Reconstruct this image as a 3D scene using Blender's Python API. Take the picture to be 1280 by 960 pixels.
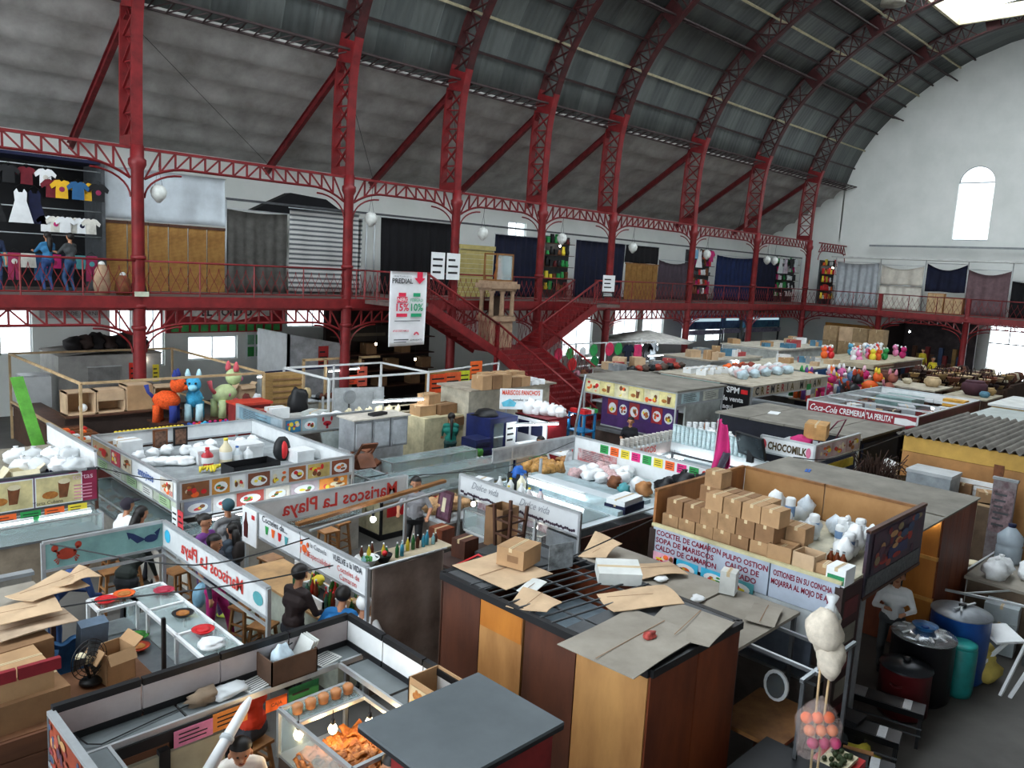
import bpy,bmesh,math,random
from mathutils import Vector,Matrix,noise
R = math.radians
for o in list(bpy.data.objects): bpy.data.objects.remove(o)
SC = bpy.context.scene
COL = SC.collection
# ---------------------------------------------------------------- camera
CP = Vector((0,0,6.0)); YAW,PITCH,ROLL,FPX = R(45.5),R(8.33),R(3.17),1000.0
_f = Vector((math.sin(YAW)*math.cos(PITCH),math.cos(YAW)*math.cos(PITCH),-math.sin(PITCH)))
_r0 = Vector((math.cos(YAW),-math.sin(YAW),0)); _u0 = _r0.cross(_f)
_r = _r0*math.cos(ROLL) + _u0*math.sin(ROLL); _u = -_r0*math.sin(ROLL) + _u0*math.cos(ROLL)
cam = bpy.data.cameras.new('camera'); camo = bpy.data.objects.new('camera',cam); COL.objects.link(camo)
m3 = Matrix((_r,_u,-_f)).transposed(); camo.matrix_world = Matrix.Translation(CP) @ m3.to_4x4()
cam.sensor_width = 36; cam.lens = FPX/1280*36; cam.clip_end = 400
SC.camera = camo
# ---------------------------------------------------------------- sky light, exposure
wd = bpy.data.worlds.new('overcast_sky'); SC.world = wd; wd.use_nodes = True
bg = wd.node_tree.nodes['Background']; bg.inputs[0].default_value = (0.86,0.94,1.0,1); bg.inputs[1].default_value = 5.6
SC.view_settings.view_transform = 'Standard'; SC.view_settings.look = 'None'
SC.view_settings.exposure = 0.0; SC.view_settings.gamma = 1; SC.view_settings.use_curve_mapping = False
# ---------------------------------------------------------------- materials
def lin(c): return c/12.92 if c <= .04045 else ((c+.055)/1.055)**2.4
def hx(s): return tuple(lin(int(s[i:i+2],16)/255) for i in (0,2,4))
MATS = {}
def M(col,rough=.6,metal=0,var=.18,scale=3.0,bump=0,bs=40,emit=0,alpha=1,trans=0,col2=None,stretch=None,spec=.4,kind=None):
    key = (col,rough,metal,var,scale,bump,bs,emit,alpha,trans,col2,stretch,spec,kind)
    if key in MATS: return MATS[key]
    m = bpy.data.materials.new('surface_%s' % col); m.use_nodes = True; nt = m.node_tree; N = nt.nodes; L = nt.links
    b = N['Principled BSDF']; c = hx(col)
    b.inputs['Roughness'].default_value = rough; b.inputs['Metallic'].default_value = metal
    b.inputs['Specular IOR Level'].default_value = spec
    if alpha < 1: b.inputs['Alpha'].default_value = alpha
    if trans: b.inputs['Transmission Weight'].default_value = trans; b.inputs['IOR'].default_value = 1.05 if trans > .9 else 1.3
    if emit:
        b.inputs['Emission Color'].default_value = (*c,1); b.inputs['Emission Strength'].default_value = emit
    if var or bump or kind:
        tc = N.new('ShaderNodeTexCoord'); mp = N.new('ShaderNodeMapping'); L.new(tc.outputs['Object'],mp.inputs[0])
        if stretch: mp.inputs['Scale'].default_value = stretch
        nz = N.new('ShaderNodeTexNoise'); nz.inputs['Scale'].default_value = scale; nz.inputs['Detail'].default_value = 6; nz.inputs['Roughness'].default_value = .62
        L.new(mp.outputs[0],nz.inputs['Vector'])
        rp = N.new('ShaderNodeValToRGB'); rp.color_ramp.elements[0].position = .32; rp.color_ramp.elements[1].position = .7
        lo = hx(col2) if col2 else tuple(x*(1-var*2) for x in c); hi = c if col2 else tuple(min(1,x*(1+var)) for x in c)
        rp.color_ramp.elements[0].color = (*[max(0,x) for x in lo],1); rp.color_ramp.elements[1].color = (*hi,1)
        L.new(nz.outputs['Fac'],rp.inputs[0]); out = rp.outputs[0]
        if kind == 'stripe':      # woven bands across the cloth
            wv = N.new('ShaderNodeTexWave'); wv.bands_direction = 'Z'; wv.inputs['Scale'].default_value = 1.7; wv.inputs['Distortion'].default_value = .6; wv.inputs['Detail'].default_value = 3; wv.inputs['Detail Scale'].default_value = .6
            L.new(tc.outputs['Object'],wv.inputs[0]); r2 = N.new('ShaderNodeValToRGB'); r2.color_ramp.interpolation = 'CONSTANT'
            e = r2.color_ramp.elements; e[0].color = (.09,.1,.11,1); e[1].position = .3; e[1].color = (.5,.52,.5,1)
            for p,v in ((.45,.12),(.55,.55),(.85,.2),(.92,.6)):
                k = e.new(p); k.color = (v,v,v*.97,1)
            L.new(wv.outputs['Fac'],r2.inputs[0]); out = r2.outputs[0]
        if kind == 'reed':
            wv = N.new('ShaderNodeTexWave'); wv.bands_direction = 'Z'; wv.inputs['Scale'].default_value = 9; wv.inputs['Distortion'].default_value = 1
            L.new(tc.outputs['Object'],wv.inputs[0]); mx = N.new('ShaderNodeMixRGB'); mx.blend_type = 'MULTIPLY'; mx.inputs[0].default_value = .5
            L.new(out,mx.inputs[1]); L.new(wv.outputs['Color'],mx.inputs[2]); out = mx.outputs[0]
        L.new(out,b.inputs['Base Color'])
        if bump:
            bn = N.new('ShaderNodeBump'); bn.inputs['Strength'].default_value = bump; bn.inputs['Distance'].default_value = .02
            n2 = N.new('ShaderNodeTexNoise'); n2.inputs['Scale'].default_value = bs; n2.inputs['Detail'].default_value = 4
            L.new(mp.outputs[0],n2.inputs['Vector']); L.new(n2.outputs['Fac'],bn.inputs['Height']); L.new(bn.outputs[0],b.inputs['Normal'])
    else: b.inputs['Base Color'].default_value = (*c,1)
    MATS[key] = m; return m
RED = M('7c2023',.45,.1,.2,2.5,.15,30); DRED = M('6e2023',.5,.1,.25,3); PINK = M('e0297c',.6,0,.1)
WHITE = M('e6e9ea',.5,0,.06); OFFW = M('d2d4d0',.6,0,.12,2); GREY = M('8f9496',.55,0,.12); LGREY = M('b4babd',.5,0,.1); DGREY = M('4a4d50',.6,0,.2)
BLACK = M('17181b',.5,0,.2); STEEL = M('9ba1a5',.35,.8,.12); ALU = M('c3c8cb',.38,.6,.08); NAVY = M('141a3c',.8,0,.2,5)
PLY = M('a9713f',.6,0,.2,1.6,.1,25,col2='6f4526',stretch=(1,1,.25)); PLYD = M('5e3422',.6,0,.25,2,.1,25,col2='351c13',stretch=(1,1,.3)); PLYL = M('c9975c',.6,0,.2,1.5,.1,25,col2='8f6237',stretch=(1,1,.3))
PLYR = M('8a4524',.55,0,.2,2,.1,25,col2='5a2713',stretch=(1,1,.3)); ORANGEW = M('c07a2e',.5,0,.2,2,.1,25,col2='9a5a1c',stretch=(1,1,.3))
WOOD = M('9a6b3c',.55,0,.22,4,.15,30,col2='6d4522'); WOODD = M('4e2f20',.6,0,.2,4); WOODP = M('bfa27a',.65,0,.15,4)
CARD = M('b08c66',.85,0,.12,2,.1,20); CARDD = M('8d6a4a',.85,0,.15,2); CARDL = M('c6a988',.85,0,.12,2); ROOFG = M('8d897f',.9,0,.2,1.2,.25,12,col2='6b675f'); DUST = M('a19a8e',.9,0,.18,1.3,.2,10,col2='817a6f')
GLASS = M('c8dcdc',.08,0,0,alpha=.3,spec=.6); GLASSD = M('8fa3a5',.1,0,0,alpha=.45,spec=.6); BAG = M('dfe4e6',.3,0,.06,alpha=.72,spec=.6); BAGW = M('eef1f2',.35,0,.06,9,.4,14,spec=.6)
TUBE = M('f2fbff',.4,0,0,emit=22); BULB = M('fff4e6',.4,0,0,emit=45); WARM = M('ffdcae',.4,0,0,emit=30)
PLASTER = M('eceeea',.85,0,.08,.5,.2,8,col2='dde1dc'); CONC = M('b3b1ad',.9,0,.2,.8,.25,8,col2='85827e'); FLOORM = M('5f5c58',.7,0,.25,.7,.15,10,col2='44423f')
SKIN = M('b98262',.5,0,.08); HAIR = M('17120f',.5,0,.2,30); TERRA = M('8a4a30',.7,0,.15)
GREEN = M('2f9a4e',.6,0,.1); YELLOW = M('e8d23c',.6,0,.08); ORANGE = M('f0692a',.6,0,.1); REDP = M('d1262b',.45,0,.1); BLUE = M('2460b4',.5,0,.12); CYAN = M('3fb3d8',.5,0,.1); PURPLE = M('6b3c8c',.6,0,.1); TEAL = M('4f9aa0',.6,0,.12)
LEAF = M('3f8a35',.55,0,.25,8); BROWN = M('7b4a2b',.7,0,.25,6); CREAM = M('e2d7b6',.7,0,.1); FOODM = M('c98a3e',.6,0,.3,9,.4,25,col2='8c4a1e'); RIND = M('c07a35',.5,0,.3,14,.7,30,col2='7d3d14')
MAG = M('c2246e',.7,0,.12)
# ---------------------------------------------------------------- mesh helpers
WL = {}
class MB:
    def __init__(s): s.v = []; s.f = []; s.mi = []; s.sm = []; s.mats = []
    def mat(s,m):
        if m not in s.mats: s.mats.append(m)
        return s.mats.index(m)
    def add(s,vs,fs,m,smooth=False):
        o = len(s.v); s.v += [tuple(v) for v in vs]; k = s.mat(m)
        for f in fs: s.f.append([i+o for i in f]); s.mi.append(k); s.sm.append(smooth)
        return s
    def box(s,x0,x1,y0,y1,z0,z1,m):
        vs = [(x,y,z) for z in (z0,z1) for y in (y0,y1) for x in (x0,x1)]
        return s.add(vs,[(0,2,3,1),(4,5,7,6),(0,1,5,4),(2,6,7,3),(0,4,6,2),(1,3,7,5)],m)
    def obox(s,c,d,m,rz=0,rx=0,ry=0):
        from mathutils import Euler
        e = Euler((rx,ry,rz)).to_matrix(); c = Vector(c)
        vs = [c + e @ Vector((x*d[0]/2,y*d[1]/2,z*d[2]/2)) for z in (-1,1) for y in (-1,1) for x in (-1,1)]
        return s.add(vs,[(0,2,3,1),(4,5,7,6),(0,1,5,4),(2,6,7,3),(0,4,6,2),(1,3,7,5)],m)
    def beam(s,p,q,w,h,m,up=(0,0,1)):
        p = Vector(p); q = Vector(q); d = (q-p).normalized(); u = Vector(up)
        if abs(d.dot(u)) > .98: u = Vector((1,0,0))
        a = d.cross(u).normalized()*w/2; b = a.cross(d).normalized()*h/2
        vs = [e+i*a+j*b for e in (p,q) for j in (-1,1) for i in (-1,1)]
        return s.add(vs,[(0,1,3,2),(4,6,7,5),(0,4,5,1),(2,3,7,6),(0,2,6,4),(1,5,7,3)],m)
    def tube(s,pts,r,m,n=6,cap=True):
        pts = [Vector(p) for p in pts]; k = len(pts); rs = r if isinstance(r,(list,tuple)) else [r]*k
        vs = []; a = None
        for i,p in enumerate(pts):
            d = (pts[min(i+1,k-1)]-pts[max(i-1,0)]).normalized()
            if a is None:
                u = Vector((0,0,1)) if abs(d.z) < .9 else Vector((1,0,0)); a = d.cross(u).normalized()
            else: a = (a - d*a.dot(d)).normalized()
            b = d.cross(a)
            vs += [p + (a*math.cos(t)+b*math.sin(t))*rs[i] for t in [2*math.pi*j/n for j in range(n)]]
        fs = [(i*n+j,i*n+(j+1) % n,(i+1)*n+(j+1) % n,(i+1)*n+j) for i in range(k-1) for j in range(n)]
        if cap: fs += [tuple(range(n))[::-1],tuple((k-1)*n+j for j in range(n))]
        return s.add(vs,fs,m,n > 4)
    def lathe(s,prof,m,n=14,c=(0,0,0),sx=1,sy=1,cap=True):
        c = Vector(c); vs = [c+Vector((r*sx*math.cos(2*math.pi*j/n),r*sy*math.sin(2*math.pi*j/n),z)) for r,z in prof for j in range(n)]
        k = len(prof); fs = [(i*n+j,i*n+(j+1) % n,(i+1)*n+(j+1) % n,(i+1)*n+j) for i in range(k-1) for j in range(n)]
        if cap: fs += [tuple(range(n))[::-1],tuple((k-1)*n+j for j in range(n))]
        return s.add(vs,fs,m,True)
    def ball(s,c,r,m,n=10,k=7,sq=0,seed=0):
        r = (r,r,r) if not isinstance(r,(tuple,list)) else r; c = Vector(c); vs = []; fs = []
        for i in range(1,k):
            th = math.pi*i/k
            for j in range(n):
                ph = 2*math.pi*j/n; d = Vector((math.sin(th)*math.cos(ph),math.sin(th)*math.sin(ph),math.cos(th)))
                w = 1+sq*noise.noise(d*1.7+Vector((seed*3.1,seed*1.7,0)))
                vs.append(c+Vector((d.x*r[0],d.y*r[1],d.z*r[2]))*w)
        t = len(vs); vs += [c+Vector((0,0,r[2])),c-Vector((0,0,r[2]))]
        for i in range(k-2):
            for j in range(n): fs.append((i*n+j,(i+1)*n+j,(i+1)*n+(j+1) % n,i*n+(j+1) % n))
        for j in range(n): fs.append((t,j,(j+1) % n)); fs.append((t+1,(k-2)*n+(j+1) % n,(k-2)*n+j))
        return s.add(vs,fs,m,True)
    def sheet(s,fn,nu,nv,m,th=.008,smooth=True):
        P = [[Vector(fn(i/nu,j/nv)) for j in range(nv+1)] for i in range(nu+1)]
        vs = []
        for i in range(nu+1):
            for j in range(nv+1):
                a = P[min(i+1,nu)][j]-P[max(i-1,0)][j]; b = P[i][min(j+1,nv)]-P[i][max(j-1,0)]
                nn = a.cross(b); nn = nn.normalized() if nn.length > 1e-9 else Vector((0,0,1)); vs.append(P[i][j]+nn*th/2)
                vs.append(P[i][j]-nn*th/2)
        g = lambda i,j,k: (i*(nv+1)+j)*2+k; fs = []
        for i in range(nu):
            for j in range(nv):
                fs.append((g(i,j,0),g(i+1,j,0),g(i+1,j+1,0),g(i,j+1,0))); fs.append((g(i,j,1),g(i,j+1,1),g(i+1,j+1,1),g(i+1,j,1)))
        for i in range(nu):
            for j in (0,nv): fs.append((g(i,j,0),g(i,j,1),g(i+1,j,1),g(i+1,j,0)))
        for j in range(nv):
            for i in (0,nu): fs.append((g(i,j,0),g(i,j+1,0),g(i,j+1,1),g(i,j,1)))
        return s.add(vs,fs,m,smooth)
    def slab(s,poly,fn,t,m):       # closed 2-d outline mapped by fn(a, b, depth) and thickened by t
        n = len(poly); vs = [fn(a,b,0) for a,b in poly]+[fn(a,b,t) for a,b in poly]
        return s.add(vs,[tuple(range(n))[::-1],tuple(range(n,2*n))]+[(i,(i+1) % n,n+(i+1) % n,n+i) for i in range(n)],m)
    def build(s,name,parent=None,w=True,loc=None,rz=0):
        v = s.v
        if w:
            if parent is not None: o = WL[parent.name]
            else:
                xs = [p[0] for p in v]; ys = [p[1] for p in v]; zs = [p[2] for p in v]; o = ((min(xs)+max(xs))/2,(min(ys)+max(ys))/2,min(zs))
            v = [(p[0]-o[0],p[1]-o[1],p[2]-o[2]) for p in v]
        me = bpy.data.meshes.new(name); me.from_pydata(v,[],s.f)
        for m in s.mats: me.materials.append(m)
        me.polygons.foreach_set('material_index',s.mi); me.polygons.foreach_set('use_smooth',s.sm); me.update()
        ob = bpy.data.objects.new(name,me); COL.objects.link(ob)
        if parent is not None: ob.parent = parent; WL[ob.name] = WL.get(parent.name,(0,0,0))
        elif w: ob.location = o; WL[ob.name] = o
        if loc is not None: ob.location = loc; ob.rotation_euler.z = rz
        return ob
def tag(o,label,cat,group=None,kind=None):
    o['label'] = label; o['category'] = cat
    if group: o['group'] = group
    if kind: o['kind'] = kind
    return o
def struct(o,label=None):
    o['kind'] = 'structure'
    if label: o['label'] = label
    return o
def T(name,label,cat,loc=(0,0,0),rz=0,group=None):
    o = bpy.data.objects.new(name,None); COL.objects.link(o); o.empty_display_size = .1
    o.location = loc; o.rotation_euler.z = rz; WL[o.name] = tuple(loc); return tag(o,label,cat,group)
def link_copy(o,parent=None):
    c = o.copy(); COL.objects.link(c)
    if parent is not None: c.parent = parent
    return c
KIDS = {}
def copy_tree(o,loc=None,rz=None,label=None,group=None,parent=None,sc=None):
    c = link_copy(o,parent)
    if loc is not None: c.location = loc
    if rz is not None: c.rotation_euler.z = rz
    if sc: c.scale = (sc,sc,sc)
    if label: c['label'] = label
    if group: c['group'] = group
    for k in [x for x in o.children]: copy_tree(k,parent=c)
    return c
def pl(face,o):      # plane helper: a to the viewer's right, b up, d towards the viewer
    x,y,z = o
    if face == 'W': return lambda a,b,d=0: Vector((x-d,y-a,z+b))
    if face == 'S': return lambda a,b,d=0: Vector((x+a,y-d,z+b))
    return lambda a,b,d=0: Vector((x+a,y+b,z+d))
FONT = {}
def text(parent,body,face,o,h,m,mirror=False,name='lettering',align='CENTER',bold=0,maxw=None,slant=0):
    key = (body,align,bold,slant)
    if key not in FONT:
        cu = bpy.data.curves.new('t','FONT'); cu.body = body; cu.size = 1; cu.align_x = align; cu.offset = bold; cu.shear = slant; cu.resolution_u = 2
        ob = bpy.data.objects.new('t',cu); me = bpy.data.meshes.new_from_object(ob)
        FONT[key] = ([v.co.copy() for v in me.vertices],[tuple(p.vertices) for p in me.polygons])
        bpy.data.objects.remove(ob); bpy.data.meshes.remove(me)
    vs,fs = FONT[key]; fn = pl(face,o); s = h/.7; sx = s
    if maxw and vs:
        wd_ = max(v.x for v in vs)-min(v.x for v in vs)
        if wd_*s > maxw: sx = maxw/wd_
    k = -1 if mirror else 1
    return MB().add([fn(v.x*sx*k,v.y*s,0) for v in vs],fs,m).build(name,parent)
def ellipse(a,b,ra,rb,n=12): return [(a+ra*math.cos(2*math.pi*i/n),b+rb*math.sin(2*math.pi*i/n)) for i in range(n)]
def rect(a0,b0,a1,b1): return [(a0,b0),(a1,b0),(a1,b1),(a0,b1)]
def rnd(s): return random.Random(s)
# ================================================================ the hall
YC,YB,XE,ZM = 24.9,31.0,60.0,4.5         # column line, outer wall, end wall, gallery floor
CX = [1.9,9.2,16.5,21.6,26.7,31.8,39.1,46.3,53.6]
COLD = {1.9: 'left of the clothes shop',9.2: 'in front of the reed blinds',16.5: 'in front of the striped blanket',21.6: 'beside the yellow shutter',26.7: 'beside the lit souvenir shop',31.8: 'in front of the broad navy curtain',39.1: 'beside the mauve curtain',46.3: 'beside the dark navy curtain',53.6: 'at the gallery corner'}
BAYD = {1.9: 'before the clothes shop',9.2: 'before the grey tarpaulin',16.5: 'before the wide black curtain',21.6: 'behind the stone shrine',26.7: 'before the lit souvenir shop',31.8: 'before the bamboo screen',39.1: 'before the bright navy curtain',46.3: 'before the dark navy curtain'}
def holes(face,c0,c1,z0,z1,hs,th,pos,m):
    b = MB(); cs = sorted({c0,c1,*[h[0] for h in hs],*[h[1] for h in hs]}); zs = sorted({z0,z1,*[h[2] for h in hs],*[h[3] for h in hs]})
    for i in range(len(cs)-1):
        for j in range(len(zs)-1):
            a,c = (cs[i]+cs[i+1])/2,(zs[j]+zs[j+1])/2
            if any(h[0] < a < h[1] and h[2] < c < h[3] for h in hs): continue
            if face == 'Y': b.box(cs[i],cs[i+1],pos,pos+th,zs[j],zs[j+1],m)
            else: b.box(pos,pos+th,cs[i],cs[i+1],zs[j],zs[j+1],m)
    return b
struct(MB().box(-20,62,-7.4,32,-.3,0,FLOORM).build('floor'),'dark worn concrete floor of the market aisles')
BW = [(6.0,7.9,2.1,4.2),(10.4,11.2,2.0,4.0),(11.6,12.4,1.5,4.0),(13.3,15.35,1.65,2.6),(17.6,20.2,2.9,3.9),(35.6,38.3,.9,3.4),(40.4,42.9,1.9,3.7),(43.5,45.9,1.9,3.7),(48.2,50.2,1.4,2.4),(51.3,54.0,1.4,2.6),
      (4.2,6.2,5.2,8.2),(30.6,32.0,7.5,8.4)]
GLZ = M('eef6fb',.3,0,0,alpha=.35)
wb = struct(holes('Y',-20,60,0,9.7,BW,.35,YB,PLASTER).build('wall_back'),'white plaster outer wall behind the gallery')
for i,(a,b_,c,d) in enumerate(BW):
    f = MB(); w_ = .05
    for q in ((a,a+w_,c,d),(b_-w_,b_,c,d),(a,b_,c,c+w_),(a,b_,d-w_,d),((a+b_)/2-.02,(a+b_)/2+.02,c,d)): f.box(q[0],q[1],YB+.1,YB+.16,q[2],q[3],WHITE)
    o = struct(f.build('window_%d' % (i+1)),'bright window in the outer wall'); MB().box(a,b_,YB+.12,YB+.13,c,d,GLZ).build('pane',o)
NW = [(-16+5*i,-13.8+5*i,5.4,8.4) for i in range(15)]
struct(holes('Y',-20,60,0,9.7,NW,.35,-7.35,PLASTER).build('wall_near'),'white plaster outer wall with windows on the near side')
# end wall: gable outline under the vault with an arched window
PC = [(25.35,8.9),(25.32,11),(25.1,13.0),(24.15,15.4),(22.4,17.6),(19.2,20.0),(15.6,21.45),(12,21.95)]
def cat(P,n=8):
    out = []
    for i in range(len(P)-1):
        p0,p1,p2,p3 = [Vector(P[max(0,min(len(P)-1,k))]) for k in (i-1,i,i+1,i+2)]
        for j in range(n):
            t = j/n; out.append(.5*((2*p1)+(p2-p0)*t+(2*p0-5*p1+4*p2-p3)*t*t+(3*p1-p0-3*p2+p3)*t**3))
    return out+[Vector(P[-1])]
PROF = cat(PC); LEN = [0]
for i in range(1,len(PROF)): LEN.append(LEN[-1]+(PROF[i]-PROF[i-1]).length)
LT = LEN[-1]
def arch(s,off=0,mir=False):
    s = max(0,min(LT,s)); i = max(k for k in range(len(LEN)) if LEN[k] <= s+1e-9); i = min(i,len(LEN)-2); t = (s-LEN[i])/(LEN[i+1]-LEN[i])
    p = PROF[i].lerp(PROF[i+1],t); d = (PROF[i+1]-PROF[i]); d0 = (PROF[i]-PROF[max(i-1,0)]) if i else d; d1 = (PROF[min(i+2,len(PROF)-1)]-PROF[i+1]) if i < len(PROF)-2 else d
    d = ((d0+d).normalized().lerp((d+d1).normalized(),t)).normalized(); n = Vector((d.y,-d.x)); p = p+n*off
    return Vector((24-p.x if mir else p.x,p.y))
S0 = next(LEN[i] for i in range(len(LEN)) if PROF[i].y >= 12.95)
wy0,wy1,wz0,wzs = 15.8,17.95,9.4,13.2
b = MB(); outl = [arch(S0+(LT-S0)*i/24,.62) for i in range(25)]; outl = outl+[Vector((24-p.x,p.y)) for p in reversed(outl[:-1])]
top = lambda y: max([p.y for p in outl if abs(p.x-y) < .01] or [0]) or next(outl[i].y+(outl[i+1].y-outl[i].y)*(y-outl[i].x)/(outl[i+1].x-outl[i].x) for i in range(len(outl)-1) if outl[i+1].x <= y <= outl[i].x)
ar = [(wy0+(wy1-wy0)*(1-math.cos(math.pi*i/12))/2,wzs+math.sin(math.pi*i/12)*(wy1-wy0)/2) for i in range(13)]
DOORE = (12.6,14.85,0,4.0)
for y0,y1 in ((-7.2,wy0),(wy1,31)):
    hs = [(12.6,14.85,0,4.0)] if y0 < 0 else []
    b2 = holes('X',y0,y1,0,9.3,hs,.4,XE,PLASTER); b.v,off = b.v,0
    o_ = len(b.v); b.v += b2.v; k = b.mat(PLASTER); b.f += [[i+o_ for i in f] for f in b2.f]; b.mi += [k]*len(b2.f); b.sm += [False]*len(b2.f)
b.box(XE,XE+.4,wy0,wy1,0,wz0,PLASTER)
def gable(ys,lo):
    for i in range(len(ys)-1):
        a,c = ys[i],ys[i+1]; pts = [(a,lo(a)),(c,lo(c)),(c,top(c)),(a,top(a))]
        b.slab(pts,lambda u,v,d: Vector((XE+d,u,v)),.4,PLASTER)
ysl = [outl[-1].x+.01+(wy0-outl[-1].x-.01)*i/24 for i in range(25)]; ysr = [wy1+(outl[0].x-.01-wy1)*i/14 for i in range(15)]
gable(ysl,lambda y: 9.3); gable(ysr,lambda y: 9.3); gable([p[0] for p in ar],lambda y: next((q[1] for q in ar if abs(q[0]-y) < 1e-6)))
for s_ in (1,-1):
    fy = lambda y: y if s_ == 1 else 24-y
    b.slab([(fy(25.6),9.3),(fy(31),9.3),(fy(31),9.75),(fy(25.6),13.4)],lambda u,v,d: Vector((XE+d,u,v)),.4,PLASTER)
we = struct(b.build('wall_right'),'tall white plaster end wall under the vault')
wf = MB(); wf.box(XE+.1,XE+.2,wy0,wy1,wzs-.04,wzs+.04,LGREY).tube([(XE+.12,y,z) for y,z in ar],.05,GREY).box(XE+.1,XE+.2,wy0,wy1,wz0,wz0+.08,LGREY)
wo = struct(wf.build('window_20'),'tall arched window high in the end wall')
MB().slab([(wy0,wz0),(wy1,wz0)]+ar[::-1],lambda u,v,d: Vector((XE+.15+d,u,v)),.02,GLZ).build('pane',wo)
df = MB().box(XE+.1,XE+.2,12.6,14.85,2.7,2.78,GREY).box(XE+.1,XE+.2,13.7,13.76,2.7,4.0,GREY)
struct(df.build('door_1'),'bright street doorway in the end wall')
# conduit and slim hangers on the end wall
c = MB().box(XE-.5,XE-.3,0,23.2,8.86,8.98,GREY)
struct(c.build('trim_1'),'grey conduit rail running across the end wall')
# ---------------------------------------------------------------- vault sheeting, purlins
PLT = [S0-.25,S0+5.2,S0+9.2,S0+13.2]
vault = struct(MB().box(-20,XE,11.9,12.1,22.55,22.65,DGREY).build('ceiling'),'dark barrel vault of grey metal sheets')
SHM = [M('5b605f',.5,.2,.2,2.5,.2,6,col2='464b4a',stretch=(1,.2,.2)),M('686d6b',.5,.2,.2,2.5,.2,6,col2='525755',stretch=(1,.2,.2))]
XS = [-20,1.9]+CX[1:]+[XE]; SKY_S = LT-4.9
rr = rnd(3)
def sheet_strip(x0,x1,s0,s1,mir,m,name):
    def fn(u,v):
        p = arch(s0+(s1-s0)*v,.55+.012*math.sin(u*8*math.pi),mir); return (x0+(x1-x0)*u,p.x,p.y)
    return MB().sheet(fn,16,4,m,.02).build(name,vault)
for bi in range(len(XS)-1):
    xa,xb = XS[bi],XS[bi+1]; n = max(3,round((xb-xa)/1.15)) if bi >= 2 else 2
    segs = [(S0-.1,PLT[1]),(PLT[1],PLT[2]),(PLT[2],min(PLT[3],SKY_S) if xb < XE else LT)]
    for k in range(n):
        for s0,s1 in segs: sheet_strip(xa+(xb-xa)*k/n,xa+(xb-xa)*(k+1)/n+.06,s0-.06,s1+.06,False,SHM[(k+bi) % 2],'roof_sheet')
    sheet_strip(xa,xb,S0-.1,SKY_S if xb < XE else LT,True,SHM[0],'roof_sheet')
PURL = M('b3aa8c',.7,0,.15,5); PURD = M('3a2a2a',.6,.1,.2)
for bi in range(1,len(XS)-1):
    xa,xb = XS[bi],XS[bi+1]
    for j,s in enumerate([S0+1.35,S0+2.65,S0+3.95,S0+6.3,S0+7.3,S0+8.3,S0+10.1,S0+11]):
        if s > SKY_S and xb < XE: continue
        p = arch(s,.44); MB().beam((xa,p.x,p.y),(xb,p.x,p.y),.09,.12,PURL if j in (1,4,6) else PURD,(0,p.x-12,p.y-8)).build('purlin',vault)
    for s in PLT[:3]:                      # lattice girders that tie the ribs
        lg = MB(); p = arch(s+.1,.4); q = arch(s+.45,-.25)
        for e in (p,q): lg.beam((xa,e.x,e.y),(xb,e.x,e.y),.07,.07,PURD)
        n = max(4,int((xb-xa)/.55))
        for k in range(n):
            u,v = xa+(xb-xa)*k/n,xa+(xb-xa)*(k+1)/n
            lg.beam((u,p.x,p.y),(v,q.x,q.y),.035,.035,PURD).beam((v,p.x,p.y),(v,q.x,q.y),.035,.035,PURD)
        lg.build('lattice_girder',vault)
# skylight kerb
kb = MB(); p = arch(SKY_S,.6)
for y in (p.x,24-p.x): kb.box(-20,52.9,y-.08,y+.08,p.y-.25,p.y+.35,CREAM)
kb.box(52.75,52.95,24-p.x,p.x,p.y-.25,p.y+.5,CREAM); kb.build('skylight_kerb',vault)
# closing sheet between skylight end and the last rib
def fn(u,v): q = arch(SKY_S+(LT-SKY_S)*v,.55); return (52.85+.8*u,q.x,q.y)
MB().sheet(fn,2,6,SHM[0],.02).build('roof_sheet',vault)
def fn(u,v): q = arch(SKY_S+(LT-SKY_S)*v,.55,True); return (52.85+.8*u,q.x,q.y)
MB().sheet(fn,2,6,SHM[0],.02).build('roof_sheet',vault)
# ---------------------------------------------------------------- aisle roof of scalloped concrete
AS0,AS1 = Vector((25.5,13.0)),Vector((31.2,9.35)); AN = Vector((AS1.y-AS0.y,-(AS1.x-AS0.x))).normalized(); AN = -AN if AN.y < 0 else AN
def aisle(mir):
    b = MB(); nb,ns = 6,6
    def fn(u,v):
        k = v*nb; fr = k-int(k) if v < 1 else 1; p = AS0.lerp(AS1,v)+AN*(.2*math.sin(math.pi*min(1,fr))**.7)
        return (-20+80*u,24-p.x if mir else p.x,p.y)
    return b.sheet(fn,40,nb*ns,CONC,.12)
struct(aisle(False).build('ceiling_aisle'),'stained white concrete roof of the side aisle in scalloped bands')
struct(aisle(True).build('ceiling_aisle_near'),'concrete roof of the near aisle')
# ---------------------------------------------------------------- gallery floor
SLB = M('6b5a55',.8,0,.2); slab = MB().box(-20,60,YC-.05,YB,ZM-.14,ZM,SLB).box(-20,53.5,-7,-.95,ZM-.14,ZM,SLB).box(53.5,60,-7,YC-.05,ZM-.14,ZM,SLB)
slab.box(17.2,18.95,23.2,YC-.05,ZM-.14,ZM,SLB).box(28.9,30.6,23.2,YC-.05,ZM-.14,ZM,SLB)
gf = struct(slab.build('floor_gallery'),'concrete floor of the upper gallery')
MB().box(-20,53.5,YC-.17,YC-.05,ZM-.32,ZM+.02,RED).build('fascia',gf); MB().box(53.38,53.5,-7,YC-.17,ZM-.32,ZM+.02,RED).build('fascia',gf)
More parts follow.
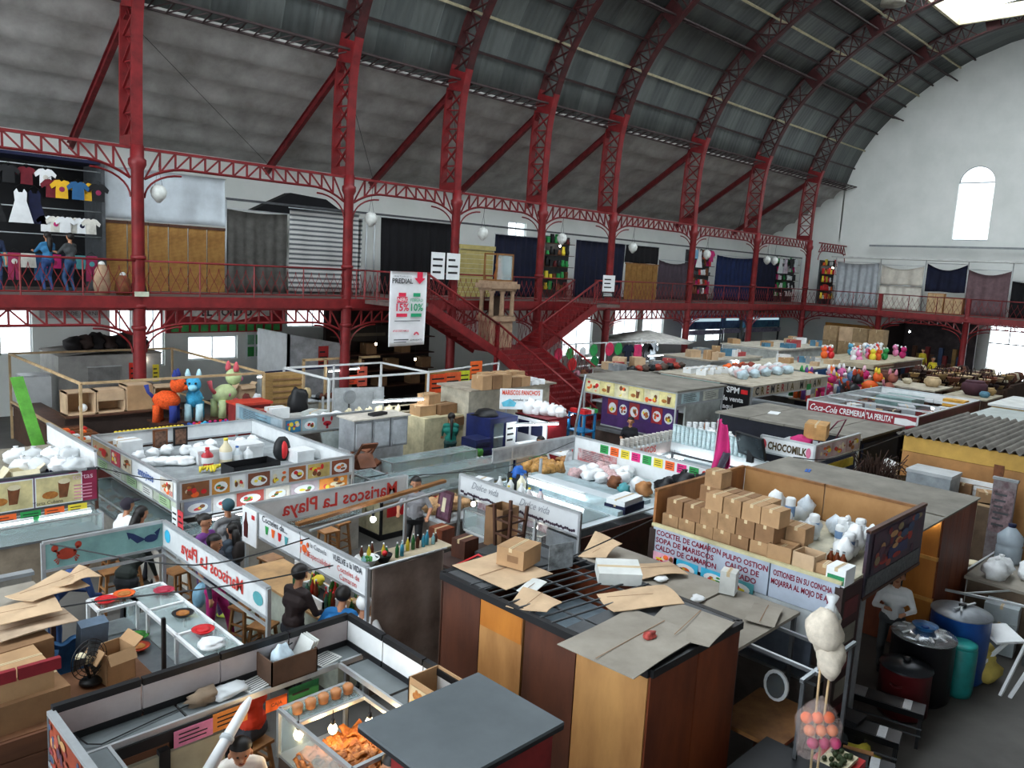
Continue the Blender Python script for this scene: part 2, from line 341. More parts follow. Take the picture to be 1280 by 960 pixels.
# ---------------------------------------------------------------- columns
def column(x,y):
    c = T('iron_column','round red iron column carrying the gallery and an arch rib','column',(x,y,0),0,'red iron columns along the nave')
    MB().lathe([(.3,0),(.3,.35),(.22,.45),(.19,1),(.175,8.2),(.25,8.35),(.25,8.5),(.19,8.55),(.19,8.9)],RED,14).build('shaft',c,w=False)
    for z in (3.5,4.15,5.6): MB().lathe([(.185,z),(.22,z+.03),(.22,z+.1),(.185,z+.13)],RED,14).build('collar',c,w=False)
    return c
col0 = column(CX[1],YC)
for x in CX[1:]:
    c = col0 if x == CX[1] else copy_tree(col0,(x,YC,0)); c['label'] = 'round red iron column '+COLD[x]
for y in (19.76,14.61,9.46):
    c = T('iron_column','short red iron column under the gallery along the end wall','column',(53.6,y,0),0,'short columns of the end gallery')
    MB().lathe([(.3,0),(.3,.35),(.19,.5),(.175,4.2),(.24,4.3),(.24,4.5)],RED,14).build('shaft',c,w=False)
    MB().obox((0,0,5.05),(.22,.22,1.1),RED).build('rail_post',c,w=False)
# ---------------------------------------------------------------- lattice girders with arched undersides between the columns
def girder(p,q,zt,dep,drop,name,label,group):
    p = Vector((*p,0)); q = Vector((*q,0)); d = q-p; L = d.length; d.normalize(); g = T(name,label,'girder',(p.x,p.y,zt-dep-drop),0,group)
    P = lambda s,z: p+d*s+Vector((0,0,z)); a,e = .2,L-.2
    low = lambda s: zt-dep-drop*max(0,1-min(s-a,e-s)/1.25)**2
    MB().beam(P(a,zt-.04),P(e,zt-.04),.12,.08,RED).build('top_chord',g)
    MB().tube([P(a+(e-a)*i/24,low(a+(e-a)*i/24)) for i in range(25)],.04,RED,4).build('bottom_chord',g)
    n = max(6,round(L/.5)); bar = None
    for i in range(n):
        s,t = a+(e-a)*i/n,a+(e-a)*(i+1)/n
        w_ = MB().beam(P(t,low(t)),P(t,zt-.05),.05,.05,RED) if i < n-1 else None
        if w_: w_.build('web_bar',g)
        (MB().beam(P(s,low(s)),P(t,zt-.05),.045,.045,RED) if i < n/2 else MB().beam(P(s,zt-.05),P(t,low(t)),.045,.045,RED)).build('web_bar',g)
    for s,sg in ((a,1),(e,-1)):        # curved bracket
        MB().tube([P(s+sg*1.1*(1-math.cos(k*math.pi/16)),zt-dep-drop-.55+.75*math.sin(k*math.pi/16)) for k in range(9)],.03,RED,4).build('bracket',g)
    return g
for i in range(len(CX)-1):
    a,b_ = CX[i],CX[i+1]
    girder((a,YC),(b_,YC),8.86,.5,.4,'arch_girder','red arched lattice girder at the vault foot '+BAYD[a],'upper lattice girders between columns')
    girder((a,YC),(b_,YC),4.17,.5,.3,'gallery_girder','red lattice girder under the gallery edge '+BAYD[a],'lattice girders under the gallery')
ey = [24.9,19.76,14.61,9.46]
for i in range(3): girder((53.6,ey[i]),(53.6,ey[i+1]),4.17,.3,.4,'gallery_girder','red lattice girder under the end gallery '+['before the pale grey sheet','before the cream sheets','before the mauve sheet'][i],'lattice girders under the end gallery')
g_ = girder((53.8,24.4),(58.6,24.4),8.8,.55,.1,'bracket_girder','short red lattice bracket from the corner column towards the end wall',None)
# ---------------------------------------------------------------- arch ribs
RIBD = M('43191a',.6,.1,.25,3)      # darker maroon above the lowest gusset
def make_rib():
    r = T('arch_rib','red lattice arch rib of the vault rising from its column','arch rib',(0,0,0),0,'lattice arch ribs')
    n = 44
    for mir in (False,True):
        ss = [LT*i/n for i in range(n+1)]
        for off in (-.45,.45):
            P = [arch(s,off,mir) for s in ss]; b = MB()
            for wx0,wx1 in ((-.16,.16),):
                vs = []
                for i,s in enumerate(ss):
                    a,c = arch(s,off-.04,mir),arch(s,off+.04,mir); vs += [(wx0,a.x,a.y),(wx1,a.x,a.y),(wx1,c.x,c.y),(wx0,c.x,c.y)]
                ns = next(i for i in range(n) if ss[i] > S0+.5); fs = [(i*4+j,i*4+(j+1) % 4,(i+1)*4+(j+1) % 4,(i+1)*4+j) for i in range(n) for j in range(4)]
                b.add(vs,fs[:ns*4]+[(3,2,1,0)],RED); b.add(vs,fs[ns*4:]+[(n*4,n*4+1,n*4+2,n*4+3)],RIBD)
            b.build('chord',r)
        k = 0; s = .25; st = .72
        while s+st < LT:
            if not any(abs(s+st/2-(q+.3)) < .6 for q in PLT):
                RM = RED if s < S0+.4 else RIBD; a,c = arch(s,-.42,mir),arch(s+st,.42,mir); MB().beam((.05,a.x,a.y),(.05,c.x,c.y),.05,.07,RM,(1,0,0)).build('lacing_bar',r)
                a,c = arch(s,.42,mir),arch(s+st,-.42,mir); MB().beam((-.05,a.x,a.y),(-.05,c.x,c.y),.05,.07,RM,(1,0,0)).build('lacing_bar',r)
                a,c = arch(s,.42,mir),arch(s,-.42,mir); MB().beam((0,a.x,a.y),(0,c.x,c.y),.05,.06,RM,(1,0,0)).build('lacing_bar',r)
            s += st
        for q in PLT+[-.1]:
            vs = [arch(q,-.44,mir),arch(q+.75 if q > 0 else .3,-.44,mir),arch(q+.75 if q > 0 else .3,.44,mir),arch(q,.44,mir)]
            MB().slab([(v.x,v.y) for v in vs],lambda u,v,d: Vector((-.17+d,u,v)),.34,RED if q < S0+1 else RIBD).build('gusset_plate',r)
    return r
rib0 = make_rib(); rib0.location = (CX[1],0,0)
for x in CX[1:]:
    c = rib0 if x == CX[1] else copy_tree(rib0,(x,0,0)); c['label'] = 'lattice arch rib of the vault, column '+COLD[x]
# aisle rafters and tie wires
for x in CX[1:]:
    p,q = AS0.lerp(AS1,.03),AS0.lerp(AS1,.97); L_ = lambda v,o: (x,v.x-AN.x*o,v.y-AN.y*o); up_ = (0,AN.x,AN.y)
    b = MB().beam(L_(p,.1),L_(q,.1),.16,.03,DRED,up_).beam(L_(p,.22),L_(q,.22),.03,.24,DRED,up_).beam(L_(p,.35),L_(q,.35),.16,.04,DRED,up_)
    tag(b.build('aisle_rafter'),'dark red rafter under the aisle roof, column '+COLD[x],'rafter','aisle roof rafters')
for i in range(1,len(CX)-1):
    a,b_ = CX[i],CX[i+1]
    tag(MB().tube([(a+.2,25.6,12.4),(b_-.3,30.3,9.55)],.012,BLACK,4).build('tie_wire'),'thin diagonal bracing wire under the aisle roof '+BAYD[a],'wire','bracing wires of the aisle roof')
# ---------------------------------------------------------------- railings
def railing(p,q,name,label,group,z=ZM,dz=0.0):
    p = Vector((*p,z)); q = Vector((*q,z+dz)); d = q-p; L = d.length; e = d.normalized(); up = Vector((0,0,1)); r = T(name,label,'railing',p,0,group)
    MB().tube([p+up*1.07,q+up*1.07],.035,RED,6).build('top_rail',r); MB().tube([p+up*.12,q+up*.12],.022,RED,4).build('bottom_rail',r)
    n = max(2,round(L/1.8))
    for i in range(n+1): MB().tube([p+e*L*i/n,p+e*L*i/n+up*1.07],.025,RED,4).build('post',r)
    b = MB(); k = max(4,round(L/.3))
    for i in range(k):
        for sg in (1,-1):
            s0 = L*(i+.5)/k; b.tube([p+e*(s0+sg*L/k*.5*math.cos(t*math.pi))+up*(.12+t*.8) for t in (0,.17,.33,.5,.67,.83,1)],.011,RED,3,False)
    b.build('scrollwork',r); return r
RL = 'red looped iron gallery railing'
for a,b_ in ((4.5,CX[1]),(CX[1],CX[2]),(CX[2],17.2),(18.95,CX[3]),(CX[3],CX[4]),(CX[4],28.9),(30.6,CX[5]),(CX[5],CX[6]),(CX[6],CX[7]),(CX[7],CX[8])):
    railing((a,YC-.1),(b_,YC-.1),'gallery_railing',RL+' '+{4.5: BAYD[1.9],9.2: BAYD[9.2],16.5: 'before the striped blanket',18.95: BAYD[16.5],21.6: BAYD[21.6],26.7: 'before the navy curtain by the shrine',30.6: BAYD[26.7],31.8: BAYD[31.8],39.1: BAYD[39.1],46.3: BAYD[46.3]}[a],'railings of the long gallery')
for i in range(3): railing((53.5,ey[i]-.1),(53.5,ey[i+1]+.1),'gallery_railing','red railing of the end gallery '+['before the pale grey sheet','before the cream sheets','before the mauve sheet'][i],'railings of the end gallery')
# ---------------------------------------------------------------- staircase: two flights to a landing, one flight to the floor
stair = T('staircase','red double staircase with a shared landing and a central flight','staircase',(24,23.2,0))
def flight(P0,P1,wdir,width,n,nm):
    P0 = Vector(P0); P1 = Vector(P1); w = Vector(wdir)*width; run = (P1-P0)/n
    h = Vector((run.x,run.y,0)); hd = h.normalized()
    for s_ in (0,1):
        o = w*s_; MB().beam(P0+o+Vector((0,0,-.12)),P1+o+Vector((0,0,-.12)),.07,.34,RED).build('stringer',stair)
        MB().tube([P0+o+Vector((0,0,1.05)),P1+o+Vector((0,0,1.05))],.045,RED,6).build('handrail',stair)
        b = MB(); L = (P1-P0).length; k = round(L/.28)
        for i in range(k+1):
            q = P0+o+(P1-P0)*i/k; b.tube([q,q+Vector((0,0,1.05))],.012,RED,3)
            if i < k:
                q2 = P0+o+(P1-P0)*(i+1)/k; b.tube([q+Vector((0,0,.1)),(q+q2)/2+Vector((0,0,.55)),q2+Vector((0,0,1))],.01,RED,3); b.tube([q2+Vector((0,0,.1)),(q+q2)/2+Vector((0,0,.55)),q+Vector((0,0,1))],.01,RED,3)
        b.build('baluster_panel',stair)
    for i in range(n):
        a = P0+run*i+Vector((0,0,run.z)); c = a+h
        vs = [a,c,c+w,a+w]; t_ = MB(); t_.add([v+Vector((0,0,z)) for z in (-.04,0) for v in vs],[(3,2,1,0),(4,5,6,7),(0,1,5,4),(1,2,6,5),(2,3,7,6),(3,0,4,7)],DRED)
        rz_ = [a,a+w,a+w-Vector((0,0,run.z)),a-Vector((0,0,run.z))]; t_.add([v+hd*d for d in (0,.02) for v in rz_],[(0,1,2,3),(7,6,5,4),(0,4,5,1),(2,6,7,3)],RED); t_.build('step',stair)
flight((18.95,23.25,ZM),(22.7,23.25,2.6),(0,1,0),1.4,11,'left'); flight((28.9,23.25,ZM),(25.3,23.25,2.6),(0,1,0),1.4,11,'right')
MB().box(22.6,25.4,23.2,24.7,2.48,2.6,DRED).build('landing',stair)
flight((22.7,23.2,2.6),(22.7,17.9,0.0),(1,0,0),2.6,15,'central')
for x in (22.7,25.3): MB().beam((x,23.3,0),(x,23.3,3.75),.14,.14,RED).build('newel_post',stair)
for (a,b_) in (((17.2,23.25),(18.95,23.25)),((28.9,23.25),(30.6,23.25))): railing(a,b_,'stair_head_railing','short red railing at the head of the stairs '+('beside the banner' if a[0] < 20 else 'beside the stair notice'),'stair head railings')
for x in (17.2,30.6): tag(railing((x,23.25),(x,YC-.15),'platform_railing','short red railing on the side of the stair platform','platform side railings'),'short red railing on the side of the stair platform','railing','platform side railings')
# ---------------------------------------------------------------- stone shrine behind the landing
STO = M('a58a70',.85,0,.2,3,.3,15); sh = T('stone_shrine','carved stone shrine with columns and a glazed case on the stair landing','shrine',(23.5,24.25,2.6)); SX,SY = 23.5,24.25
MB().box(SX-.65,SX+.65,SY-.35,SY+.38,2.6,3.72,STO).build('pier',sh); MB().box(SX-.75,SX+.75,SY-.42,SY+.43,3.72,3.92,STO).build('ledge',sh)
for x in (SX-.6,SX,SX+.6):
    for y in (SY-.3,SY+.3): MB().lathe([(.13,3.92),(.1,4.02),(.085,4.82),(.13,4.92),(.13,4.98)],STO,10,(x,y,0)).build('column',sh)
MB().box(SX-.72,SX+.72,SY-.42,SY+.42,4.98,5.08,STO).box(SX-.82,SX+.82,SY-.5,SY+.5,5.08,5.28,STO).box(SX-.72,SX+.72,SY-.42,SY+.42,5.28,5.38,STO).build('entablature',sh)
MB().box(SX-.35,SX+.35,SY-.05,SY+.1,3.95,4.75,M('4a3a2e',.7)).build('niche_figure',sh)
cs = MB(); cw,cd = .46,.36
for x in (SX-cw,SX+cw):
    for y in (SY-cd,SY+cd): cs.box(x-.03,x+.03,y-.03,y+.03,5.38,6.5,WOOD)
for z in (5.38,6.45): cs.box(SX-cw,SX+cw,SY-cd-.03,SY-cd+.03,z,z+.06,WOOD).box(SX-cw,SX+cw,SY+cd-.03,SY+cd+.03,z,z+.06,WOOD).box(SX-cw-.03,SX-cw+.03,SY-cd,SY+cd,z,z+.06,WOOD).box(SX+cw-.03,SX+cw+.03,SY-cd,SY+cd,z,z+.06,WOOD)
cf = cs.build('case_frame',sh); MB().box(SX-cw,SX+cw,SY-cd-.005,SY-cd+.005,5.44,6.45,GLASS).build('glass',cf)
MB().lathe([(.16,5.4),(.2,5.6),(.12,5.9),(.15,6.05),(.08,6.15)],M('a8542e',.5),10,(SX,SY,0)).ball((SX,SY,6.24),.08,SKIN).build('saint_figure',sh)
# ================================================================ factories for repeated kinds
def curtain(name,label,face,a0,a1,z0,z1,pos,m,amp=.05,waves=8,sag=0,seed=1,tilt=0,group=None,cat_='curtain',rail=True):
    """hanging cloth in a plane: face 'S' spans x a0..a1 at y=pos, face 'W' spans y a0..a1 at x=pos"""
    r = rnd(seed); ph = [r.uniform(0,6) for _ in range(3)]; W = a1-a0
    def fn(u,v):
        k = amp*(.35+.65*(1-v))*(math.sin(u*waves*2*math.pi+ph[0]+v*.8)+.5*math.sin(u*waves*3.7+ph[1]-v*2))
        z = z0+(z1-z0)*v-sag*math.sin(math.pi*u)*v+.02*math.sin(u*9+ph[2])*(1-v)+tilt*(u-.5)
        return (a0+W*u,pos+k,z) if face == 'S' else (pos+k,a0+W*u,z)
    o = T(name,label,cat_,((a0+W/2,pos,z0) if face == 'S' else (pos,a0+W/2,z0)),0,group)
    MB().sheet(fn,max(24,int(waves*6)),8,m,.012).build('cloth',o)
    if rail:
        e = [(a0-.05,pos,z1+.02),(a1+.05,pos,z1+.02)] if face == 'S' else [(pos,a0-.05,z1+.02),(pos,a1+.05,z1+.02)]
        MB().tube(e,.018,ALU,5).build('rod',o)
    return o
def carton(c,d,rz=0,label='plain brown cardboard box',group=None,opened=False,m=None,name='cardboard_box',mark=None):
    m = m or CARD; x,y,z = d; o = T(name,label,'box',c,rz,group); b = MB(); t = .012
    if opened:
        b.box(-x/2,x/2,-y/2,y/2,0,t,m)
        for q in ((-x/2,-x/2+t,-y/2,y/2),(x/2-t,x/2,-y/2,y/2),(-x/2,x/2,-y/2,-y/2+t),(-x/2,x/2,y/2-t,y/2)): b.box(*q,t,z,m)
        b.build('body',o,w=False)
        MB().obox((-x/2-.06*x/.3,0,z-.02),(.15*x/.3,y*.95,t),m,ry=-.9).build('flap',o,w=False); MB().obox((x/2+.05,0,z+.03),(.14,y*.95,t),m,ry=-.7).build('flap',o,w=False)
        MB().obox((0,-y/2-.03,z-.05),(x*.95,t,.13),m,rx=-.5).build('flap',o,w=False)
    else:
        b.box(-x/2,x/2,-y/2,y/2,0,z,m).build('body',o,w=False)
        MB().box(-x/2-.002,x/2+.002,-.022,.022,z*.8,z+.003,M('c9b48f',.3,0,.05)).build('tape',o,w=False)
        MB().box(-x/2,x/2,-.002,.002,z,z+.004,CARDD).build('lid_seam',o,w=False)
    if mark: MB().box(-x/2-.003,-x/2,-y*.3,y*.1,z*.3,z*.65,mark).build('printed_mark',o,w=False)
    return o
def open_bin(c,d,rz,m,label,name='cardboard_box',group=None):
    x,y,z = d; o = T(name,label,'box',c,rz,group); t = .012; MB().box(-x/2,x/2,-y/2,y/2,0,t,m).build('base',o,w=False)
    for q in ((-x/2,-x/2+t,-y/2,y/2),(x/2-t,x/2,-y/2,y/2),(-x/2,x/2,-y/2,-y/2+t),(-x/2,x/2,y/2-t,y/2)): MB().box(*q,t,z,m).build('side',o,w=False)
    return o
STOOLS = {}
def stool(loc,rz,h,label,kind='square',group='wooden stools at the counters',m=None):
    key = (kind,h)
    if key not in STOOLS:
        o = T('wooden_stool',label,'stool',loc,rz,group); mm = m or WOOD; w = .17
        if kind == 'square': MB().box(-w,w,-w,w,h-.035,h,mm).build('seat',o,w=False)
        else: MB().lathe([(.17,h-.04),(.18,h-.02),(.17,h)],mm,16).build('seat',o,w=False)
        for sx in (-1,1):
            for sy in (-1,1): MB().beam((sx*.12,sy*.12,h-.04),(sx*.17,sy*.17,0),.04,.04,mm).build('leg',o,w=False)
        for k in (.28,.5):
            for a in (0,1):
                q = .12+.05*(1-k)
                for s_ in (-1,1): MB().beam(*(((-q,s_*q,h*k),(q,s_*q,h*k)) if a == 0 else ((s_*q,-q,h*k+.06),(s_*q,q,h*k+.06))),.025,.025,mm).build('stretcher',o,w=False)
        STOOLS[key] = o; return o
    return copy_tree(STOOLS[key],loc,rz,label,group)
def tube_light(p,q,label,group='fluorescent tubes in the stalls',hang=0.0):
    p = Vector(p); q = Vector(q); o = T('tube_light',label,'lamp',(p+q)/2,0,group)
    MB().beam(p+Vector((0,0,.05)),q+Vector((0,0,.05)),.07,.04,WHITE).build('housing',o); MB().tube([p,q],.018,TUBE,6).build('tube',o)
    if hang:
        for e in (p,q): MB().tube([e+Vector((0,0,.06)),e+Vector((0,0,hang))],.004,BLACK,3).build('hanger',o)
    return o
def bulb(p,label,m=None,cord=.5,group='bare bulbs over the stalls'):
    o = T('light_bulb',label,'lamp',p,0,group)
    MB().ball((0,0,0),(.045,.045,.055),m or BULB,10,8).build('globe',o,w=False); MB().lathe([(.02,.045),(.024,.06),(.02,.11)],BLACK,8).build('socket',o,w=False)
    MB().tube([(0,0,.1),(0,0,.1+cord)],.006,BLACK,4).build('cord',o,w=False); return o
def garment(name,label,p,face,m,kind='shirt',s=1.0,group=None,m2=None):
    fn = pl(face,p); o = T(name,label,'clothing',p,0,group)
    if kind == 'shirt': pts = [(-.2,-.62),(.2,-.62),(.19,-.2),(.33,-.3),(.38,-.17),(.22,0),(.08,.03),(0,-.03),(-.08,.03),(-.22,0),(-.38,-.17),(-.33,-.3),(-.19,-.2)]
    elif kind == 'dress': pts = [(-.33,-1.0),(.33,-1.0),(.15,-.35),(.17,-.1),(.1,0),(.06,-.1),(-.06,-.1),(-.1,0),(-.17,-.1),(-.15,-.35)]
    elif kind == 'pants': pts = [(-.2,-.95),(-.04,-.95),(0,-.35),(.04,-.95),(.2,-.95),(.19,0),(-.19,0)]
    else: pts = [(-.25,-.5),(.25,-.5),(.22,0),(-.22,0)]
    MB().slab([(a*s,b_*s) for a,b_ in pts],fn,.06,m).build('fabric',o)
    if m2: MB().slab([(a*s,b_*s) for a,b_ in ellipse(0,-.3,.1,.1,8)],lambda a,b_,d: fn(a,b_,.061+d*.2),.01,m2).build('print',o)
    MB().tube([fn(-.15*s,.03*s,.03),fn(0,.14*s,.03),fn(.15*s,.03*s,.03)],.008,BLACK,3).build('hanger',o); return o
def bagblob(p,r,label,m=None,seed=0,name='plastic_bag',group=None,knot=True):
    m = m or BAGW; o = T(name,label,'bag',(p[0],p[1],p[2]),0,group); r = r if isinstance(r,tuple) else (r,r,r)
    MB().ball((0,0,r[2]*.85),r,m,14,10,.45,seed).build('body',o,w=False)
    if knot: MB().lathe([(r[0]*.3,r[2]*1.5),(r[0]*.1,r[2]*1.75),(r[0]*.25,r[2]*2.05)],m,8).build('knot',o,w=False)
    return o
def bottle(p,h,r,m,label,mc=None,group=None,name='bottle',ml=None):
    o = T(name,label,'bottle',p,0,group)
    MB().lathe([(r*.9,0),(r,h*.03),(r,h*.6),(r*.4,h*.8),(r*.32,h*.93)],m,10).build('body',o,w=False)
    MB().lathe([(r*.38,h*.92),(r*.38,h)],mc or REDP,8).build('cap',o,w=False)
    if ml: MB().lathe([(r*1.02,h*.2),(r*1.02,h*.5)],ml,10,cap=False).build('label_band',o,w=False)
    return o
def cup_stack(p,h,r,label,m=None,group='stacks of white foam cups'):
    o = T('cup_stack',label,'cups',p,0,group); b = MB(); n = max(3,int(h/.05))
    pr = []
    for i in range(n): pr += [(r*.9,h*i/n),(r,h*(i+.75)/n),(r*1.03,h*(i+.8)/n),(r*1.03,h*(i+1)/n)]
    b.lathe(pr,m or WHITE,10).build('cups',o,w=False); MB().lathe([(r*1.05,h),(r*1.05,h+.012),(r*.9,h+.012)],m or WHITE,10).build('rim',o,w=False); return o
def picture(parent,face,o,w,h,bgm,seed,kind='plate',frame=None,name='picture'):
    """flat printed picture: background plus simple printed shapes"""
    r = rnd(seed); fn = pl(face,o); b = MB(); q = lambda poly,m,d: b.slab(poly,lambda a,c,e: fn(a,c,d+e*.001),1,m)
    if frame: q(rect(-.02,-.02,w+.02,h+.02),frame,.001); 
    q(rect(0,0,w,h),bgm,.003)
    if kind == 'plate':
        q(ellipse(w*.5,h*.45,w*.38,h*.34,14),WHITE,.005)
        for k in range(5): q(ellipse(w*(.5+r.uniform(-.2,.2)),h*(.45+r.uniform(-.15,.15)),w*r.uniform(.07,.15),h*r.uniform(.07,.14),9),r.choice([FOODM,BROWN,ORANGE,LEAF,REDP,YELLOW]),.006+k*.001)
    elif kind == 'food':
        for k in range(9): q(ellipse(w*r.uniform(.15,.85),h*r.uniform(.2,.8),w*r.uniform(.07,.16),h*r.uniform(.08,.2),9),r.choice([FOODM,BROWN,ORANGE,REDP,YELLOW,CREAM]),.005+k*.001)
    elif kind == 'drink':
        q([(w*.5,h*.2),(w*.68,h*.2),(w*.75,h*.8),(w*.48,h*.8)],BROWN,.005); q(ellipse(w*.3,h*.35,w*.18,h*.14),FOODM,.006); q(ellipse(w*.62,h*.8,w*.14,h*.1),CREAM,.007)
    elif kind == 'collage':
        PM = [M(c_,.6) for c_ in ('7a2f35','9a4a3a','3a4a66','b58a5a','5a3a4a','a83a2e','8a7a5a')]
        for k in range(34): q(ellipse(w*r.uniform(.06,.94),h*r.uniform(.08,.92),w*r.uniform(.03,.09),h*r.uniform(.05,.14),8),PM[k % 7],.005+k*.0005)
    elif kind == 'lines':
        for k in range(6): q(rect(w*.12,h*(.85-.14*k),w*r.uniform(.5,.9),h*(.9-.14*k)),DGREY,.005)
    return b.build(name,parent)
def note(face,o,w,h,m,label,parent=None,ink=BLACK,txt=None,name='paper_sign',group=None,seed=1):
    fn = pl(face,o); t = T(name,label,'sign',o,0,group); MB().slab(rect(0,0,w,h),lambda a,b_,d: fn(a,b_,d),.004,m).build('sheet',t)
    if txt: text(t,txt,face,fn(w/2,h*.35,.007),h*.28,ink,maxw=w*.85)
    else:
        b = MB(); r = rnd(seed)
        for k in range(3): b.slab(rect(w*.12,h*(.7-.24*k),w*r.uniform(.6,.9),h*(.78-.24*k)),lambda a,c,d: fn(a,c,.005+d),.001,ink)
        b.build('writing',t)
    return t
# ---------------------------------------------------------------- people: one continuous remeshed body, coloured by zone
def capsule(mb,p,q,r0,r1,m,n=10):
    p = Vector(p); q = Vector(q); d = q-p; L = d.length
    d = d/L if L > 1e-6 else Vector((0,0,1)); pts = []; rs = []
    for k in (0,.3,.7): pts.append(p-d*r0*math.cos(k*math.pi/2)); rs.append(max(.0015,r0*math.sin(k*math.pi/2)))
    pts += [p,q]; rs += [r0,r1]
    for k in (.7,.3,0): pts.append(q+d*r1*math.cos(k*math.pi/2)); rs.append(max(.0015,r1*math.sin(k*math.pi/2)))
    a = d.orthogonal().normalized(); b = d.cross(a); vs = []
    for P,rr_ in zip(pts,rs): vs += [P+(a*math.cos(t)+b*math.sin(t))*rr_ for t in [2*math.pi*j/n for j in range(n)]]
    k = len(pts); mb.add(vs,[(i*n+j,i*n+(j+1) % n,(i+1)*n+(j+1) % n,(i+1)*n+j) for i in range(k-1) for j in range(n)]+[tuple(range(n))[::-1],tuple((k-1)*n+j for j in range(n))],m)
def ik(a,b,l1,l2,hint):
    a = Vector(a); b = Vector(b); d = b-a; L = min(d.length,(l1+l2)*.995); d.normalize(); x = (l1*l1-l2*l2+L*L)/(2*L); y = math.sqrt(max(0,l1*l1-x*x))
    h = Vector(hint); h = (h-d*h.dot(d)); h = h.normalized() if h.length > 1e-4 else d.orthogonal().normalized()
    return a+d*x+h*y,a+d*L
PEOPLE = 'people in the market'
def person(label,loc,rz,shirt,pants,shoes=None,hip=(0,0,.9),lean=0.0,feet=None,hands=None,head=(0,0),hair='short',sleeves=True,vox=.012,scale=1.0,cap=None,skin=None,haircol=None,legskin=False,extra=None):
    """local frame: the person faces +y; hip centre, hand and foot targets are local"""
    shoes = shoes or BLACK; skin = skin or SKIN; haircol = haircol or HAIR
    o = T('person',label,'person',loc,rz,PEOPLE); o.scale = (scale,)*3
    H = Vector(hip); fw = Vector((0,math.sin(lean),math.cos(lean))); bk = Vector((0,math.cos(lean),-math.sin(lean)))
    chest = H+fw*.36; nk = H+fw*.56; hd = nk+Vector((0,.05+.06*math.sin(lean+head[1]),.14)); hd = nk+Vector((0,math.sin(lean*.6+head[1]),math.cos(lean*.6+head[1])))*.17
    feet = feet or ((-.1,0.02,.06),(.1,-.02,.06)); hands = hands or ((-.27,.08,H.z-.08),(.27,.08,H.z-.08))
    SK = []      # (p, q, r0, r1, zone)
    S = lambda p,q,a,b,z: SK.append((Vector(p),Vector(q),a,b,z))
    S(H+Vector((-.07,0,0)),H+Vector((.07,0,0)),.125,.125,'p'); S(H+fw*.06,chest-fw*.06,.125,.135,'s'); S(H+Vector((-.05,0,.12)),H+Vector((.05,0,.12)),.12,.12,'s')
    S(chest+Vector((-.09,0,0)),chest+Vector((.09,0,0)),.125,.125,'s'); S(nk+Vector((-.13,0,-.06)),nk+Vector((.13,0,-.06)),.075,.075,'s'); S(nk-fw*.03,hd-Vector((0,0,.04)),.055,.055,'k')
    hf = Matrix.Rotation(head[0],3,'Z') @ Vector((0,1,0)); hs = Vector((hf.y,-hf.x,0))
    S(hd+Vector((0,0,.03))-hf*.02,hd+Vector((0,0,.03))+hf*.015,.1,.095,'k'); S(hd-Vector((0,0,.04))+hf*.035,hd-Vector((0,0,.06))+hf*.045,.06,.045,'k')
    S(hd+hf*.1-Vector((0,0,.0)),hd+hf*.115-Vector((0,0,.02)),.014,.018,'k')
    for sg in (-1,1): S(hd+hs*sg*.098,hd+hs*sg*.1-Vector((0,0,.03)),.018,.014,'k')
    for i,sg in enumerate((-1,1)):
        hp = H+Vector((sg*.09,0,-.03)); kn,an = ik(hp,feet[i],.43,.42,(sg*.15,1,.1))
        S(hp,kn,.09,.062,'p'); S(kn,an,.06,.042,'k' if legskin else 'p'); S(an+Vector((0,-.03,-.02)),an+Vector((0,.15,-.03)),.042,.032,'f')
        sh = nk+Vector((sg*.175,0,-.06)); el,wr = ik(sh,hands[i],.29,.26,(sg*.6,-.5,-.7))
        S(sh,el,.06,.047,'s'); S(el,wr,.045,.03,'s' if sleeves else 'k')
        d = (wr-el).normalized(); sd = d.cross(Vector((0,0,1))); sd = sd.normalized() if sd.length > .1 else Vector((1,0,0)); dn = sd.cross(d)
        pm = wr+d*.07; S(wr,pm,.03,.034,'k')
        for f_,(t_,ln) in enumerate(((-.03,.06),(-.011,.07),(.009,.068),(.028,.055))):
            b0 = pm+sd*t_; m1 = b0+d*ln*.55-dn*.006; S(b0,m1,.0105,.0095,'k'); S(m1,m1+d*ln*.4-dn*.02,.0095,.008,'k')
        S(wr+d*.025-sd*.02*(1 if sg < 0 else -1)*-1,wr+d*.07+sd*.055*(1 if sg < 0 else -1),.012,.009,'k')
    mb = MB()
    for p,q,a,b,z in SK: capsule(mb,p,q,a,b,WHITE)
    me = bpy.data.meshes.new('body'); me.from_pydata(mb.v,[],mb.f); ob = bpy.data.objects.new('body',me); COL.objects.link(ob)
    md = ob.modifiers.new('r','REMESH'); md.mode = 'VOXEL'; md.voxel_size = vox; ms = ob.modifiers.new('s','SMOOTH'); ms.iterations = 2; ms.factor = .4
    dg = bpy.context.evaluated_depsgraph_get(); me2 = bpy.data.meshes.new_from_object(ob.evaluated_get(dg)); ob.modifiers.clear(); ob.data = me2; me2.name = 'body'
    zs = 'pskf'; me2.materials.clear()
    for mm in (pants,shirt,skin,shoes): me2.materials.append(mm)
    import numpy as np
    n_ = len(me2.polygons); cc = np.empty(n_*3); me2.polygons.foreach_get('center',cc); cc = cc.reshape(-1,3); best = np.full(n_,9.0); bz = np.zeros(n_,dtype=np.int32)
    for p,q,a,b,z in SK:
        p_ = np.array(p); pq = np.array(q)-p_; t = np.clip(((cc-p_) @ pq)/max(1e-9,pq @ pq),0,1); dd = np.linalg.norm(cc-p_-t[:,None]*pq,axis=1)-(a+(b-a)*t)
        k_ = dd < best; best[k_] = dd[k_]; bz[k_] = zs.index(z)
    me2.polygons.foreach_set('material_index',bz); me2.polygons.foreach_set('use_smooth',np.ones(n_,dtype=bool)); me2.update()
    ob.parent = o
